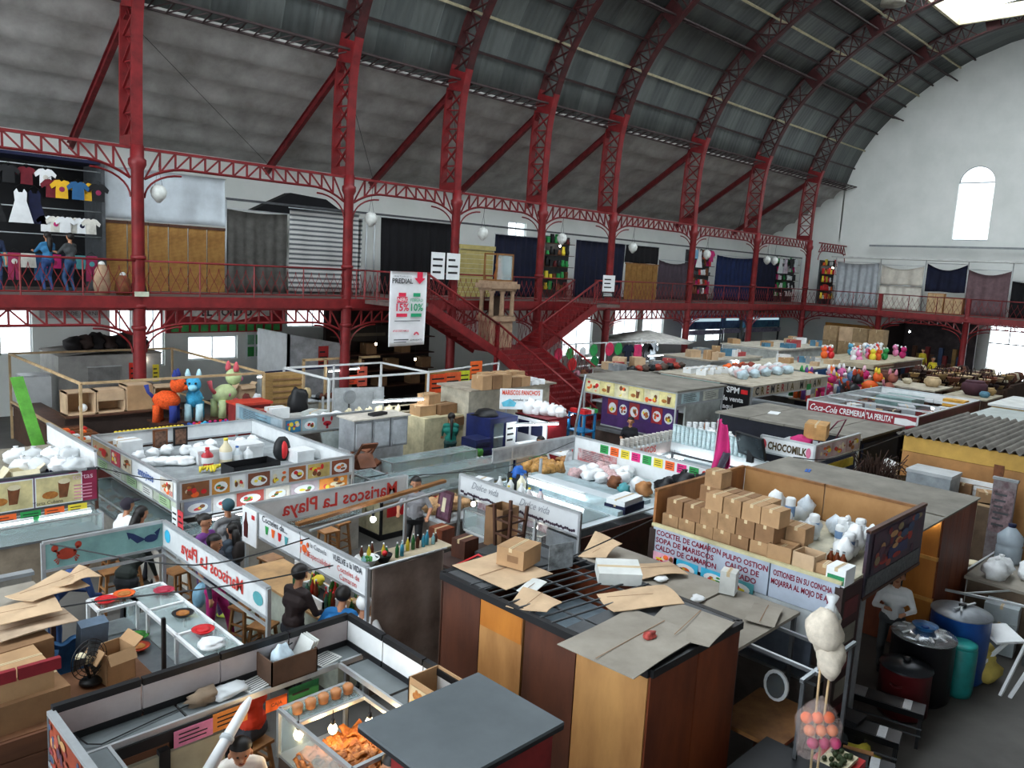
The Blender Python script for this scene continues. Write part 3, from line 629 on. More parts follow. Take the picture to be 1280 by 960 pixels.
    def head_cap(m,r,z0,name,back=0,thick=1.0):
        b = MB(); b.ball(hd+Vector((0,0,.045))-hf*(.012+back),(r,r*1.06,r),m,16,12); ob_ = b
        # drop the lower front so the face stays open
        kf = []; km = []; ks = []
        for f,mi_,s_ in zip(b.f,b.mi,b.sm):
            c = sum((Vector(b.v[i]) for i in f),Vector())/len(f)-hd
            if c.z < z0 and c.dot(hf) > -.02: continue
            if c.z < -.09: continue
            kf.append(f); km.append(mi_); ks.append(s_)
        b.f,b.mi,b.sm = kf,km,ks; return b.build(name,o,w=False)
    hr = head_cap(haircol,.112,.075,'hair')
    if hair == 'long': MB().tube([hd-hf*.08+Vector((0,0,.04)),hd-hf*.12-Vector((0,0,.1)),nk-bk*.13-fw*.1,nk-bk*.15-fw*.28],[.07,.085,.075,.03],haircol,10).build('hair_length',hr,w=False)
    if hair == 'braid': MB().tube([hd-hf*.08,nk-bk*.12-fw*.05,H+fw*.3-bk*.17,H+fw*.12-bk*.16],[.06,.04,.035,.018],haircol,8).build('braid',hr,w=False)
    if hair == 'bun': MB().ball(hd-hf*.13+Vector((0,0,.07)),.05,haircol).build('bun',hr,w=False)
    if cap: c_ = head_cap(cap,.12,.085,'cap'); MB().obox(hd+hf*.15+Vector((0,0,.09)),(.14,.12,.012),cap,rz=head[0]).build('visor',c_,w=False)
    fc = MB()
    for sg in (-1,1): fc.ball(hd+hf*.098+hs*sg*.036+Vector((0,0,.022)),(.013,.013,.008),BLACK,8,6)
    fc.build('eyes',o,w=False); MB().ball(hd+hf*.093-Vector((0,0,.052)),(.026,.012,.008),M('8a4238',.5),8,5).build('mouth',o,w=False)
    if extra: extra(o,H,nk,hd,fw,bk)
    return o
def sit_feet(y=.38,z=.06): return ((-.12,y,z),(.12,y+.04,z))
# ================================================================ upper gallery: shop fronts, cloths, lanterns, banner
GY = 28.2
sheetw = M('c5ced4',.8,0,.1,1.5); tarp = M('54534f',.9,0,.2,3); SER = M('888888',.9,0,.1,kind='stripe'); BLK = M('0b0b10',.9,0,.2); NVY = M('10162f',.9,0,.25,2); NVB = M('16264f',.9,0,.2,2); MAU = M('4a3f48',.9,0,.15); MAU2 = M('6d575b',.9,0,.15); REED = M('b98a4a',.8,0,.2,4,col2='93672f',kind='reed')
curtain('cloth_screen','white sheet hung above the reed blinds on the gallery','S',9.36,13.45,6.85,8.5,GY,sheetw,.06,3,0,2)
for i in range(6):
    x = 9.4+i*.68; b = T('reed_blind','straw coloured reed blind, one of a row under the white sheet','blind',(x,GY,4.5),0,'reed blinds on the gallery')
    MB().box(x,x+.64,GY-.03,GY,4.5,6.72,REED).build('slats',b); MB().box(x-.01,x+.65,GY-.06,GY+.02,6.7,6.8,WOODD).build('headrail',b)
curtain('tarpaulin','dark grey tarpaulin hanging from a rail on the gallery','S',13.55,15.95,4.55,7.5,GY,tarp,.05,6,.06,3)
curtain('striped_blanket','grey and white striped blanket hung as a shop screen','S',16.05,19.2,4.55,7.75,GY,SER,.04,3,0,4,tilt=.1)
curtain('striped_blanket','narrow striped blanket folded round the side of the shop screen','W',GY-.0,GY+1.3,4.55,7.6,19.4,SER,.06,2,0,5)
tag(MB().slab([(15.0,7.6),(19.5,7.6),(18.2,8.3),(16.6,8.4)],lambda u,v,d: Vector((u,GY+.9+d,v)),.5,BLK).build('awning_hood'),'black awning hood rising behind the striped blanket','awning')
curtain('curtain','wide black curtain closing the shop beside the striped blanket','S',20.3,24.2,4.55,7.75,GY,BLK,.06,9,0,6)
for i,x in enumerate((20.15,20.95)): note('S',(x,24.6,5.35),.7,1.05,WHITE,'white notice board tied to the gallery railing',group='white notices on the gallery rail',seed=i)
sh_ = T('roller_shutter','pale yellow metal shutter of a closed gallery shop','shutter',(25.8,GY,4.5)); YSH = M('b8a96a',.6,0,.12)
for i in range(10): MB().box(24.75,26.9,GY-.03-.01*(i % 2),GY,4.5+i*.22,4.5+i*.22+.21,YSH).build('slat',sh_)
MB().box(24.7,26.95,GY-.12,GY,6.7,6.9,YSH).build('housing',sh_)
curtain('curtain','navy curtain behind the stone shrine','S',27.0,30.1,4.55,7.5,GY,NVY,.06,8,0,7)
curtain('curtain','broad navy curtain beside the lit souvenir shop','S',33.0,37.3,4.55,7.6,GY,NVY,.06,9,0,8)
curtain('curtain','black upper curtain above the bamboo screen','S',37.35,40.6,6.6,7.6,GY,BLK,.05,6,0,9)
bs = T('bamboo_screen','honey coloured bamboo screen standing on the gallery','screen',(39,GY,4.5))
for i in range(6): MB().box(37.45+i*.53,37.95+i*.53,GY-.05,GY,4.5,6.55,REED).build('panel',bs)
MB().box(37.4,40.65,GY-.07,GY+.02,6.52,6.6,WOOD).build('top_rail',bs)
curtain('curtain','mauve grey curtain next to the bamboo screen','S',40.7,44.0,4.55,6.9,GY,MAU,.07,7,.2,10)
curtain('curtain','bright navy curtain between two clothes shops','S',47.3,52.2,4.55,7.5,GY,NVB,.08,9,.1,11)
curtain('curtain','dark navy curtain near the gallery corner','S',52.5,55.6,4.55,7.6,GY,NVY,.06,7,0,12)
# end gallery cloths
EX = 57.0
curtain('cloth_screen','pale grey sheet on the end gallery','W',21.4,24.3,4.55,7.6,EX,M('aab0b4',.9,0,.12),.1,6,.1,13)
curtain('cloth_screen','upper cream sheet sagging between poles on the end gallery','W',18.5,21.2,6.2,7.5,EX,M('cfcabd',.9,0,.1),.08,3,.25,14)
curtain('cloth_screen','lower cream sheet on the end gallery','W',18.5,21.2,4.55,6.15,EX,M('d6d2c6',.9,0,.1),.07,5,0,15)
curtain('curtain','black cloth drooping above the cabinets on the end gallery','W',15.9,18.3,5.9,7.7,EX,NVY,.08,4,.4,16)
curtain('curtain','dusty mauve sheet on the end gallery','W',13.4,15.8,4.55,7.4,EX,MAU2,.08,4,.3,17)
curtain('tarpaulin','black plastic sheet at the far end of the end gallery','W',10.5,13.3,4.55,6.8,EX,BLK,.12,6,.1,18)
for y,w_,h_,m_,lb in ((17.4,1.0,1.3,PLYL,'pale wooden cabinet under the drooping black cloth'),(16.3,1.1,1.1,PLY,'brown wooden cabinet under the drooping black cloth')):
    c_ = T('cabinet',lb,'cabinet',(EX-.3,y,4.5)); MB().box(EX-.5,EX-.1,y-w_/2,y+w_/2,4.5,4.5+h_,m_).build('body',c_)
    for k in (-1,1): MB().box(EX-.52,EX-.5,y+k*w_*.24-w_*.22,y+k*w_*.24+w_*.22,4.55,4.45+h_,WOODP).build('door',c_)
for y in (24.4,21.3,18.4,15.85,13.35): tag(MB().tube([(EX,y,4.5),(EX,y,7.9)],.03,ALU,5).build('pole'),'slim metal pole holding the cloth screens of the end gallery','pole','poles of the end gallery')
tag(MB().box(56.6,57.6,9,24.6,7.9,8.0,OFFW).build('shop_canopy'),'long pale canopy above the shops of the end gallery','canopy')
# thin canopy edge over the long gallery shops
for a,b_ in ((13.5,19.6),(20.0,30.4),(30.5,44.2),(44.4,59.6)):
    tag(MB().box(a,b_,GY-.05,GY+.05,7.82,7.9,DGREY).tube([(a,GY,4.5),(a,GY,7.85)],.03,ALU,5).tube([(b_,GY,4.5),(b_,GY,7.85)],.03,ALU,5).build('curtain_stand'),'slim metal frame that the gallery shop curtains hang from','frame','curtain frames of the gallery shops')
# clothes shop at the left
cr = rnd(11); CL = [WHITE,M('e8b52a',.8,0,.1),M('6f1c28',.8),NAVY,M('2c5f8d',.8,0,.1),BLACK,M('cfe0ea',.8,0,.05),M('9a2d55',.8),M('d8d6cc',.8),MAG,TEAL]
bk_ = T('clothes_shop','dark shelved back of the clothes shop on the gallery','shop',(7.5,29.6,4.5)); MB().box(4.5,9.2,29.6,29.7,4.5,8.6,BLACK).build('panel',bk_); MB().box(4.5,9.2,28.0,29.6,8.5,8.6,NAVY).build('valance',bk_)
MB().box(9.2,9.3,27.9,29.7,4.5,8.6,DGREY).build('side_post',bk_)
for z in (8.25,7.0,6.2): MB().tube([(4.5,28.0,z),(9.2,28.0,z)],.02,ALU,5).build('clothes_rail',bk_)
def spread(lbls,xs,z,s,kinds,y=28.0,gr='clothes hanging in the gallery clothes shop'):
    for i,x in enumerate(xs):
        k = kinds[i % len(kinds)]; m_,nm = lbls[i % len(lbls)]
        garment('hanging_%s' % k,nm+' hanging in the gallery clothes shop',(x,y-.05*(i % 3),z),'S',m_,k,s,gr,m2=cr.choice(CL) if i % 3 == 1 else None)
spread([(CL[0],'white t-shirt'),(CL[1],'yellow t-shirt'),(CL[5],'black t-shirt'),(CL[2],'maroon t-shirt')],[5.6,6.1,6.6,7.1,7.6],8.15,.8,['shirt'])
spread([(CL[2],'dark red top'),(CL[1],'bright yellow t-shirt'),(CL[4],'blue top'),(CL[1],'yellow football shirt'),(CL[5],'black shirt')],[7.75,8.0,8.45,8.7,9.05],7.85,.85,['shirt'],27.85)
spread([(CL[6],'pale blue dress'),(CL[5],'black dress'),(CL[0],'white dress'),(CL[3],'navy dress')],[5.4,6.2,6.9,7.3],7.5,1.0,['dress'])
spread([(CL[0],'white blouse'),(CL[8],'cream blouse')],[7.6,7.85,8.1,8.35,8.6,8.85],6.75,.75,['shirt'])
spread([(CL[4],'blue jeans'),(CL[9],'magenta skirt'),(CL[3],'navy trousers'),(CL[10],'teal shawl'),(CL[7],'plum skirt'),(CL[8],'cream apron')],[5.2+.36*i for i in range(11)],5.6,.85,['pants','drape'],27.8)
# goods of the lit shops: rows of small wares on shelves
def wares_shop(x0,x1,y,label,seed,cols,lit=True):
    r = rnd(seed); s = T('wares_shelf',label,'shelf',((x0+x1)/2,y+.4,4.5)); MB().box(x0,x1,y+.4,y+.5,4.5,7.7,DGREY).build('back_panel',s)
    for k in range(5):
        z = 4.9+k*.6; MB().box(x0,x1,y,y+.4,z,z+.03,WOODD).build('shelf_board',s)
        n = int((x1-x0)/.3)
        for i in range(n):
            m_ = r.choice(cols); h = r.uniform(.2,.5); x = x0+.15+i*(x1-x0-.2)/n
            q = MB().lathe([(.09,0),(.12,h*.3),(.07,h*.75),(.09,h)],m_,7,(x,y+.2,z+.03)) if r.random() < .5 else MB().obox((x,y+.2,z+.03+h/2),(.2,.12,h),m_)
            tag(q.build('souvenir'),'small bright ware on the shelves of %s' % label.split(' with')[0].replace('open shelf of ',''),'souvenir','wares on %s' % label[:40])
    if lit: bulb(((x0+x1)/2,y-.0,7.2),'glowing bulb hanging in front of %s' % label.split(' with')[0].replace('open shelf of ',''),cord=.55,group='bulbs in the gallery shops')
CW = [REDP,YELLOW,GREEN,MAG,WHITE,ORANGE,CYAN,BROWN]
wares_shop(30.5,32.9,GY,'open shelf of the gallery souvenir shop with bright toys',21,[BROWN,DRED,YELLOW,GREEN,BLACK])
wares_shop(44.3,47.1,GY,'open shelf of the gallery clothes stall between mauve and navy curtains',22,[WHITE,REDP,BROWN,DGREY,MAG],False)
wares_shop(55.8,59.4,GY,'open shelf of the gallery corner stall with pale cloths',23,[WHITE,MAG,GREEN,BLACK,OFFW],False)
wares_shop(57.2,59.6,25.2,'open shelf of the poster stall in the gallery corner',24,[ORANGE,WHITE,REDP,YELLOW,BLACK],True)
for i,(x,z,m_,k) in enumerate([(44.6,7.5,M('7fb2d0',.8),'drape'),(45.1,7.55,WHITE,'dress'),(45.8,7.5,M('b3543a',.8),'drape'),(46.5,7.4,MAG,'shirt'),(56.2,7.6,WHITE,'dress'),(57.0,7.5,M('d3c3cf',.8),'dress'),(57.9,7.4,BLACK,'shirt'),(58.6,7.3,M('cbd0d2',.8),'drape')]):
    garment('hanging_garment',['pale blue cloth','white dress','rust red cloth','magenta top','long white dress','lilac dress','black top','pale grey cloth'][i]+' hung outside a gallery stall near the corner',(x,GY-.02,7.7),'S',m_,k,1.1)
# paper lanterns
def lantern(x,z,y=YC+.1):
    o = T('globe_lamp','white globe lamp hanging under the gallery arch girder','lamp',(x,y,z),0,'globe lamps along the gallery')
    MB().lathe([(.05,-.28),(.2,-.12),(.24,.05),(.17,.2),(.06,.26)],M('d8dbd6',.5),12).build('globe',o,w=False); MB().tube([(-.12,0,.2),(0,0,.75),(.12,0,.2)],.008,BLACK,3).build('wire',o,w=False)
    MB().tube([(0,0,.75),(0,-.1,8.82-z)],.01,BLACK,3).build('cord',o,w=False)
for px,z in ((9.85,7.6),(17.55,7.45),(23.2,7.3),(28.2,7.4),(33.7,7.3),(40.8,7.3),(48,7.3),(49.0,7.3)): lantern(px,z)
# exit sign plate on a column, PREDIAL banner, notices
tag(MB().box(9.0,9.4,YC-.26,YC-.2,4.52,4.66,M('c7cdb8',.5)).build('plate_sign'),'small pale plate fixed to the iron column at gallery floor level','sign')
bn = T('banner','white PREDIAL banner with red arrow and discount figures hanging from the gallery','banner',(18.1,23.05,2.9))
BX0,BX1,BZ0,BZ1,BY = 17.0,18.62,2.95,5.62,22.95
MB().sheet(lambda u,v: (BX0+(BX1-BX0)*u,BY+.02*math.sin(u*9+v*3),BZ0+(BZ1-BZ0)*v+.04*u*(1-v)),16,16,M('e2e3e6',.7,0,.04),.01).build('cloth',bn)
BP = lambda a,b_,d=.03: (BX0+a,BY-d-.02,BZ0+b_)
bw,bh = BX1-BX0,BZ1-BZ0; PR = M('d8284a',.6,0,.03); PG = M('1f9a6a',.6,0,.03)
text(bn,'PREDIAL','S',BP(.5,bh*.845),.17,BLACK,bold=.02); text(bn,'PAGA TU IMPUESTO','S',BP(.5,bh*.925),.06,DGREY)
pr = MB(); F = pl('S',BP(0,0)); PSH = lambda poly,m: pr.slab(poly,lambda a,c,d: F(a,c,d),.004,m)
PSH([(1.15,bh),(1.4,bh),(1.4,bh*.92),(1.52,bh*.92),(1.27,bh*.84),(1.02,bh*.92),(1.15,bh*.92)],PR)
for x,m_ in ((.27,PR),(.92,PG)):
    PSH(rect(x+.08,bh*.67,x+.4,bh*.72),m_); PSH(rect(x,bh*.4,x+.48,bh*.445),m_)
PSH(rect(.27,bh*.59,.75,bh*.665),PR)
for k in range(5): PSH([(1.2+.09*math.cos(t)*s_,bh*.15+.09*math.sin(t)*s_) for t in [math.pi*(k+.1)/5,math.pi*(k+.9)/5] for s_ in ((.6,1.4) if t == math.pi*(k+.1)/5 else (1.4,.6))],PR)
PSH(rect(.2,bh*.34,1.35,bh*.35),DGREY); PSH(rect(.2,bh*.055,.75,bh*.065),DGREY); PSH(rect(.2,bh*.085,.85,bh*.1),DGREY)
pr.build('printed_shapes',bn)
text(bn,'ENERO','S',BP(.51,bh*.605,.036),.13,WHITE,bold=.01); text(bn,'15%','S',BP(.51,bh*.48),.26,PR,bold=.02); text(bn,'FEBRERO','S',BP(1.16,bh*.605),.1,PG,bold=.01); text(bn,'10%','S',BP(1.16,bh*.48),.26,PG,bold=.02)
text(bn,'#NECESITAMOS','S',BP(.5,bh*.2),.07,PR,bold=.01); text(bn,'GUANAJUATO','S',BP(1.2,bh*.075),.06,BLACK,bold=.02)
for x in (BX0,BX1): MB().tube([(x,BY,BZ1),(x,23.2,5.6)],.01,BLACK,3).build('cord',bn)
note('S',(29.2,23.215,5.1),.9,.75,WHITE,'white notice on the railing at the head of the right stair flight',seed=4)
note('S',(29.2,23.215,4.85),.9,.22,BLACK,'small black and white strip sign below the stair notice',ink=WHITE,seed=5)
# people on the gallery
for i,(x,y,rz,sm,pm,lb,hr) in enumerate([(5.9,26.6,2.9,M('1c2a48',.8),M('2c3d66',.8),'person in navy top and jeans standing by the hanging clothes on the gallery','short'),(7.35,27.0,0.3,M('3a7fae',.8),M('2f4c80',.8),'person in blue dress reaching to the clothes on the gallery','long'),(7.85,26.6,.5,M('44484a',.8),M('2b4a70',.8),'person in grey t-shirt and jeans browsing on the gallery','short')]):
    person(lb,(x,y,ZM),rz,sm,pm,vox=.022,hair=hr,hands=((-.2,.4,1.2),(.2,.4,1.25)) if i else None,sleeves=False)
for x,m_,h_ in ((8.4,STO,.9),(9.0,BROWN,.6),(9.45,BLACK,.45)):
    o = T('wrapped_bundle',{.9: 'tan sack standing behind the gallery railing',.6: 'brown doll bundle sitting behind the gallery railing',.45: 'small black bag on the gallery floor beside the column'}[h_],'bundle',(x,25.6,ZM)); MB().lathe([(.2,0),(.25,h_*.3),(.2,h_*.8),(.1,h_)],m_,10).build('body',o,w=False); MB().ball((0,0,h_),.1,OFFW,8,6).build('top',o,w=False)
# ================================================================ market floor
def G(px,py,z):      # measured spot in the hall, at height z
    d = _f*FPX+_r*(px-640)-_u*(py-480); t = (z-CP.z)/d.z; return CP+d*t
def band(parent,face,pos,a0,a1,z0,z1,m,th=.04,strip=ALU,name='sign_panel',sw=.04):
    """upright panel; face W/E: at x=pos from y a0..a1, face S/N: at y=pos from x a0..a1"""
    if face in 'WE': B = lambda u0,u1,d0,d1,za,zb,mm: MB().box(pos+d0,pos+d1,u0,u1,za,zb,mm)
    else: B = lambda u0,u1,d0,d1,za,zb,mm: MB().box(u0,u1,pos+d0,pos+d1,za,zb,mm)
    p = B(a0,a1,-th/2,th/2,z0,z1,m).build(name,parent)
    if strip:
        B(a0,a1,-th/2-.012,th/2+.012,z1-sw/2,z1+sw/2,strip).build('edge_strip',p); B(a0,a1,-th/2-.012,th/2+.012,z0-sw/2,z0+sw/2,strip).build('edge_strip',p)
    return p
def frame4(parent,x0,x1,y0,y1,zt,m=ALU,w=.05,z0=0):
    for x in (x0,x1):
        for y in (y0,y1): MB().box(x-w/2,x+w/2,y-w/2,y+w/2,z0,zt,m).build('post',parent)
def counter(parent,x0,x1,y0,y1,h,mb,mt,glass=0,th=.04,fill=None):
    MB().box(x0+.03,x1-.03,y0+.03,y1-.03,0,h-th,mb).build('counter_body',parent); c = MB().box(x0,x1,y0,y1,h-th,h,mt).build('counter_top',parent)
    if glass:
        g = MB(); 
        for q in ((x0,x0+.008,y0,y1),(x1-.008,x1,y0,y1),(x0,x1,y0,y0+.008),(x0,x1,y1-.008,y1)): g.box(*q,h,h+glass,GLASS)
        g.box(x0,x1,y0,y1,h+glass,h+glass+.01,GLASSD); g.build('glass_case',parent)
        e = MB()
        for x in (x0,x1):
            for y in (y0,y1): e.box(x-.015,x+.015,y-.015,y+.015,h,h+glass+.015,ALU)
        for y in (y0,y1): e.box(x0,x1,y-.015,y+.015,h+glass,h+glass+.02,ALU)
        for x in (x0,x1): e.box(x-.015,x+.015,y0,y1,h+glass,h+glass+.02,ALU)
        e.build('case_frame',parent)
    return c
def trays(x0,x1,y0,y1,z,n,along,mats,label,seed=0,group=None):
    r = rnd(seed)
    for i in range(n):
        if along == 'y': xa,xb,ya,yb = x0,x1,y0+(y1-y0)*i/n+.02,y0+(y1-y0)*(i+1)/n-.02
        else: xa,xb,ya,yb = x0+(x1-x0)*i/n+.02,x0+(x1-x0)*(i+1)/n-.02,y0,y1
        o = T('food_tray',label,'food',((xa+xb)/2,(ya+yb)/2,z),0,group or label); m = mats[r.randrange(len(mats))]
        MB().box(xa,xb,ya,yb,z,z+.03,ALU).build('tray',o); b = MB()
        for k in range(10): b.ball((r.uniform(xa+.05,xb-.05),r.uniform(ya+.05,yb-.05),z+.05),(r.uniform(.04,.08),r.uniform(.04,.08),.045),m,7,5,.3,k)
        b.build('food',o)
# ---------------------------------------------------------------- black edged stall in the foreground
PNL = M('c9c3c4',.6,0,.15,1.2,col2='a79b9b'); SHG = M('6f7678',.4,.1,.1,3)
s1 = T('snack_stall','white panelled stall with black top edge and grey inner shelves','stall',(3.4,6.3,0))
x0,x1,y0,y1,zt = 1.93,5.03,5.28,7.39,1.9
frame4(s1,x0,x1,y0,y1,zt-.02,DGREY)
for i in range(4): band(s1,'N',y1,x0+(x1-x0)*i/4+.01,x0+(x1-x0)*(i+1)/4-.01,zt-.31,zt,PNL,strip=BLACK,name='back_panel',sw=.07)
for i in range(3): band(s1,'E',x1,y0+(y1-y0)*i/3+.01,y0+(y1-y0)*(i+1)/3-.01,zt-.31,zt,WHITE,strip=BLACK,name='side_panel',sw=.07)
band(s1,'W',x0,y0-.6,y1,zt-.5,zt-.02,M('8c3a24',.6,0,.3,5),strip=ALU,name='picture_panel')
for i in range(3): picture(s1,'W',(x0-.025,y1-.06-i*.87,zt-.48),.83,.44,[M('8a3a22',.6),M('7a2a22',.6),M('6a4a2a',.6)][i],40+i,'collage',name='food_print')
for i in range(3):
    a = x0+.1+i*1.0; MB().box(a,a+.97,y1-.31,y1-.03,zt-.37,zt-.34,SHG).build('shelf',s1)
MB().box(x0+.05,x1-.02,y1-.34,y1-.31,zt-.39,zt-.33,ALU).build('shelf_edge',s1)
for i in range(2): MB().box(x1-.31,x1-.03,y0+.1+i*.8,y0+.86+i*.8,zt-.37,zt-.34,SHG).build('shelf',s1)
MB().box(x1-.34,x1-.31,y0,y1-.31,zt-.39,zt-.33,ALU).build('shelf_edge',s1); MB().box(x0+.03,x0+.35,y0-.5,y1-.34,zt-.37,zt-.34,SHG).build('shelf',s1); MB().box(x0+.35,x0+.38,y0-.5,y1-.34,zt-.39,zt-.33,ALU).build('shelf_edge',s1)
MB().box(x0+.1,x0+1.6,y1-.36,y1-.31,zt-.5,zt-.39,BLACK).build('inner_beam',s1)
for i in range(2): MB().box(x0+.3+i*.62,x0+.85+i*.62,y1-.3,y1-.25,.1,1.25,M('b0a890',.6,0,.1)).build('wall_panel',s1); MB().box(x0+.2+i*.62,x0+.3+i*.62,y1-.32,y1-.24,0,1.3,BLACK).build('stud',s1)
ye = y1-.37; sz = zt-.38
note('S',(2.86,ye,sz-.2),.38,.17,M('e88ab0',.7),'pink paper sign under the stall shelf'); note('S',(3.24,ye,sz-.19),.36,.19,M('f0913e',.7),'orange paper sign next to the pink one under the stall shelf',seed=2)
note('S',(3.8,ye,sz-.2),.24,.14,ORANGE,'small bright orange CAJA card beside the green card under the shelf',txt='CAJA'); note('S',(4.06,ye,sz-.34),.36,.32,M('1f6b3e',.7),'dark green card under the stall shelf',seed=4)
note('W',(x1-.36,5.75,sz-.36),.32,.36,YELLOW,'yellow CAJA paper sign hanging from the stall shelf',txt='CAJA')
zs_ = zt-.338
o = T('crumpled_cloth','brown crumpled cloth on the grey stall shelf','cloth',(3.22,7.22,zs_)); MB().ball((0,0,.06),(.16,.1,.08),M('8d7a66',.9),12,8,.7,4).build('fabric',o,w=False)
bagblob((3.5,7.21,zs_),(.2,.12,.05),'flat clear plastic bag lying on the grey stall shelf',BAG,5,knot=False)
for i,(x,y) in enumerate(((3.78,7.21),(4.62,7.22))):
    o = T('newspaper',['folded newspaper beside the plastic bag on the shelf','folded newspaper near the corner of the stall shelf'][i],'newspaper',(x,y,zs_),.2); MB().box(-.15,.15,-.12,.12,0,.015,OFFW).build('paper',o,w=False); b = MB()
    for k in range(6): b.box(-.13,.12,-.1+k*.035,-.085+k*.035,.015,.016,DGREY)
    b.build('print',o,w=False)
o = T('cardboard_box','dark open carton holding a blue and white bag on the shelf','box',(4.15,7.22,zs_),.0); DK_ = M('5b4334',.8)
for q in ((-.27,.27,-.17,-.155),(-.27,.27,.155,.17),(-.27,-.255,-.17,.17),(.255,.27,-.17,.17)): MB().box(*q,0,.27,DK_).build('side',o,w=False)
MB().box(-.27,.27,-.17,.17,0,.012,DK_).build('base',o,w=False)
bagblob((4.08,7.22,zs_+.02),(.13,.12,.18),'pale blue plastic bag in the dark carton',M('cfe2ee',.4),8,knot=False)
for k in range(3): o = tag(MB().obox((4.33+.03*k,7.22,zs_+.2),(.012,.26,.3),OFFW,ry=.5).build('magazine'),'white magazine leaning in the dark carton','magazine','magazines in the dark carton')
o = T('cardboard_box','tall open carton with pictures on the end of the stall shelf','box',(4.84,5.55,zs_),0)
for q in ((-.19,.19,-.22,-.205),(-.19,.19,.205,.22),(-.19,-.175,-.22,.22),(.175,.19,-.22,.22)): MB().box(*q,0,.4,CARD).build('side',o,w=False)
MB().box(-.19,.19,-.22,.22,0,.012,CARD).build('base',o,w=False); picture(o,'W',(4.84-.195,5.55+.18,zs_+.06),.34,.28,M('d9c39a',.7),8,'food')
tag(MB().obox((4.88,5.25,zs_+.24),(.05,.02,.5),CREAM,rx=.2).build('timber_offcut'),'pale wooden slat leaning beside the tall carton','slat')
wp = T('furled_umbrella','white furled umbrella leaning across the foreground stall','umbrella',(2.9,5.3,0))
a,b_ = G(313,872,1.75),G(248,985,1.3); MB().tube([a,a.lerp(b_,.12),a.lerp(b_,.3),b_],[.02,.045,.05,.06],WHITE,10).build('canopy_roll',wp); MB().tube([a.lerp(b_,.45),a.lerp(b_,.5)],.068,LGREY,10).build('collar',wp); MB().tube([b_,(b_.x+.1,b_.y-.3,0)],.03,ALU,8).build('pole',wp)
tag(MB().tube([(1.95,7.25,1.82),(2.15,7.15,1.6),(2.25,7.1,1.58),(2.8,7.2,1.58),(3.2,7.25,1.58)],.008,BLACK,4).build('cable'),'black cable trailing over the stall shelf','cable')
# pork crackling counter
pc = T('crackling_case','glass fronted case heaped with pork crackling under warm bulbs','display case',(4.0,6.2,0))
CX0,CX1,CY0,CY1 = 3.86,4.66,5.55,6.85
MB().box(CX0,CX1,CY0,CY1,0,.9,M('5a4a40',.7)).build('counter_body',pc); MB().box(CX0,CX1,CY0,CY1,.9,.93,ALU).build('tray',pc)
e = MB()
for x in (CX0,CX1):
    for y in (CY0,CY1): e.box(x-.02,x+.02,y-.02,y+.02,.9,1.42,ALU)
for y in (CY0,CY1-.35,CY1): e.box(CX0,CX1,y-.02,y+.02,1.4,1.44,ALU)
e.box(CX0-.02,CX0+.02,CY0,CY1,1.4,1.44,ALU).box(CX1-.02,CX1+.02,CY0,CY1,1.4,1.44,ALU); e.build('case_frame',pc); MB().box(CX0,CX0+.006,CY0,CY1,.93,1.4,GLASS).build('glass',pc); MB().box(CX0,CX1,CY1-.35,CY1,1.42,1.428,GLASSD).build('glass',pc)
for i in range(5): tag(MB().lathe([(.05,0),(.06,.08),(.04,.1)],M('c98a5a',.5),8,(CX0+.1+.15*i,CY1-.18,1.43)).build('salsa_cup'),'small salsa cup on the glass shelf of the crackling case','cup','salsa cups on the crackling case')
r = rnd(7)
for i in range(110):
    x = r.uniform(CX0+.08,CX1-.1); y = r.uniform(CY0+.1,CY1-.4); h = .26*(1-abs((x-(CX0+CX1)/2)/.5)**2)*(.5+.5*(y-CY0)/(CY1-CY0)); t_ = r.uniform(-.5,.5); h = h*r.uniform(.3,1)
    o = MB().sheet(lambda u,v: (x+(u-.5)*.26,y+(v-.5)*.2,.98+h+t_*.1*(u-.5)+.05*math.sin(u*7+i)*math.cos(v*6+i)),5,5,RIND,.02).build('pork_crackling'); tag(o,'crisp brown piece of pork crackling heaped in the warm case','food','pork crackling in the glass case')
for i,(px,py) in enumerate(((373,918),(416,911),(462,903))): p = G(px,py,1.32); bulb((p.x,p.y,p.z),'warm bulb glowing over the pork crackling',M('ffd9a0',.4,0,0,emit=60),.1,'warm bulbs over the crackling')
# red booth with grey flat roof
rb = T('red_booth','red booth with a flat grey board roof in the foreground','booth',(4.25,4.3,0)); MB().box(3.72,4.85,4.05,4.8,0,2.14,M('7a1d1d',.6,0,.2)).build('wall',rb); MB().box(3.58,4.93,4.0,5.08,2.17,2.2,M('5d6468',.7,0,.12,1,col2='4b5256')).build('roof',rb); MB().box(3.58,4.93,4.0,5.08,2.13,2.17,BLACK).build('roof_edge',rb)
# people of the foreground stall
person('person in white shirt leaning over a plate at the foreground stall',(3.42,6.82,0),2.7,M('d9d4cc',.8),M('2b2f3a',.8),lean=.55,hip=(0,-.1,.72),feet=sit_feet(.3),hands=((-.12,.45,.92),(.14,.45,.92)),head=(.1,.35),sleeves=False,vox=.011)
pt1 = T('eating_table','orange topped eating counter in the foreground stall','table',(3.35,6.25,0)); MB().box(2.95,3.8,5.95,6.45,.84,.88,M('c8703a',.5)).build('top',pt1); MB().box(3.2,3.3,6.15,6.25,0,.84,DGREY).build('leg',pt1)
person('person in an orange padded vest with back turned at the foreground stall',(4.12,7.9,0),.3,M('c8361c',.8,0,.15),M('30323a',.8),lean=.1,hip=(0,0,.6),feet=sit_feet(.35),hands=((-.15,.35,.8),(.15,.35,.8)),hair='bun',sleeves=False,vox=.011)
person('person with dark hair looking up beside the crackling case',(4.2,5.4,0),2.5,BLACK,BLACK,hip=(0,0,.72),hands=((-.15,.3,1.0),(.15,.3,1.0)),hair='long',vox=.012,scale=.95)
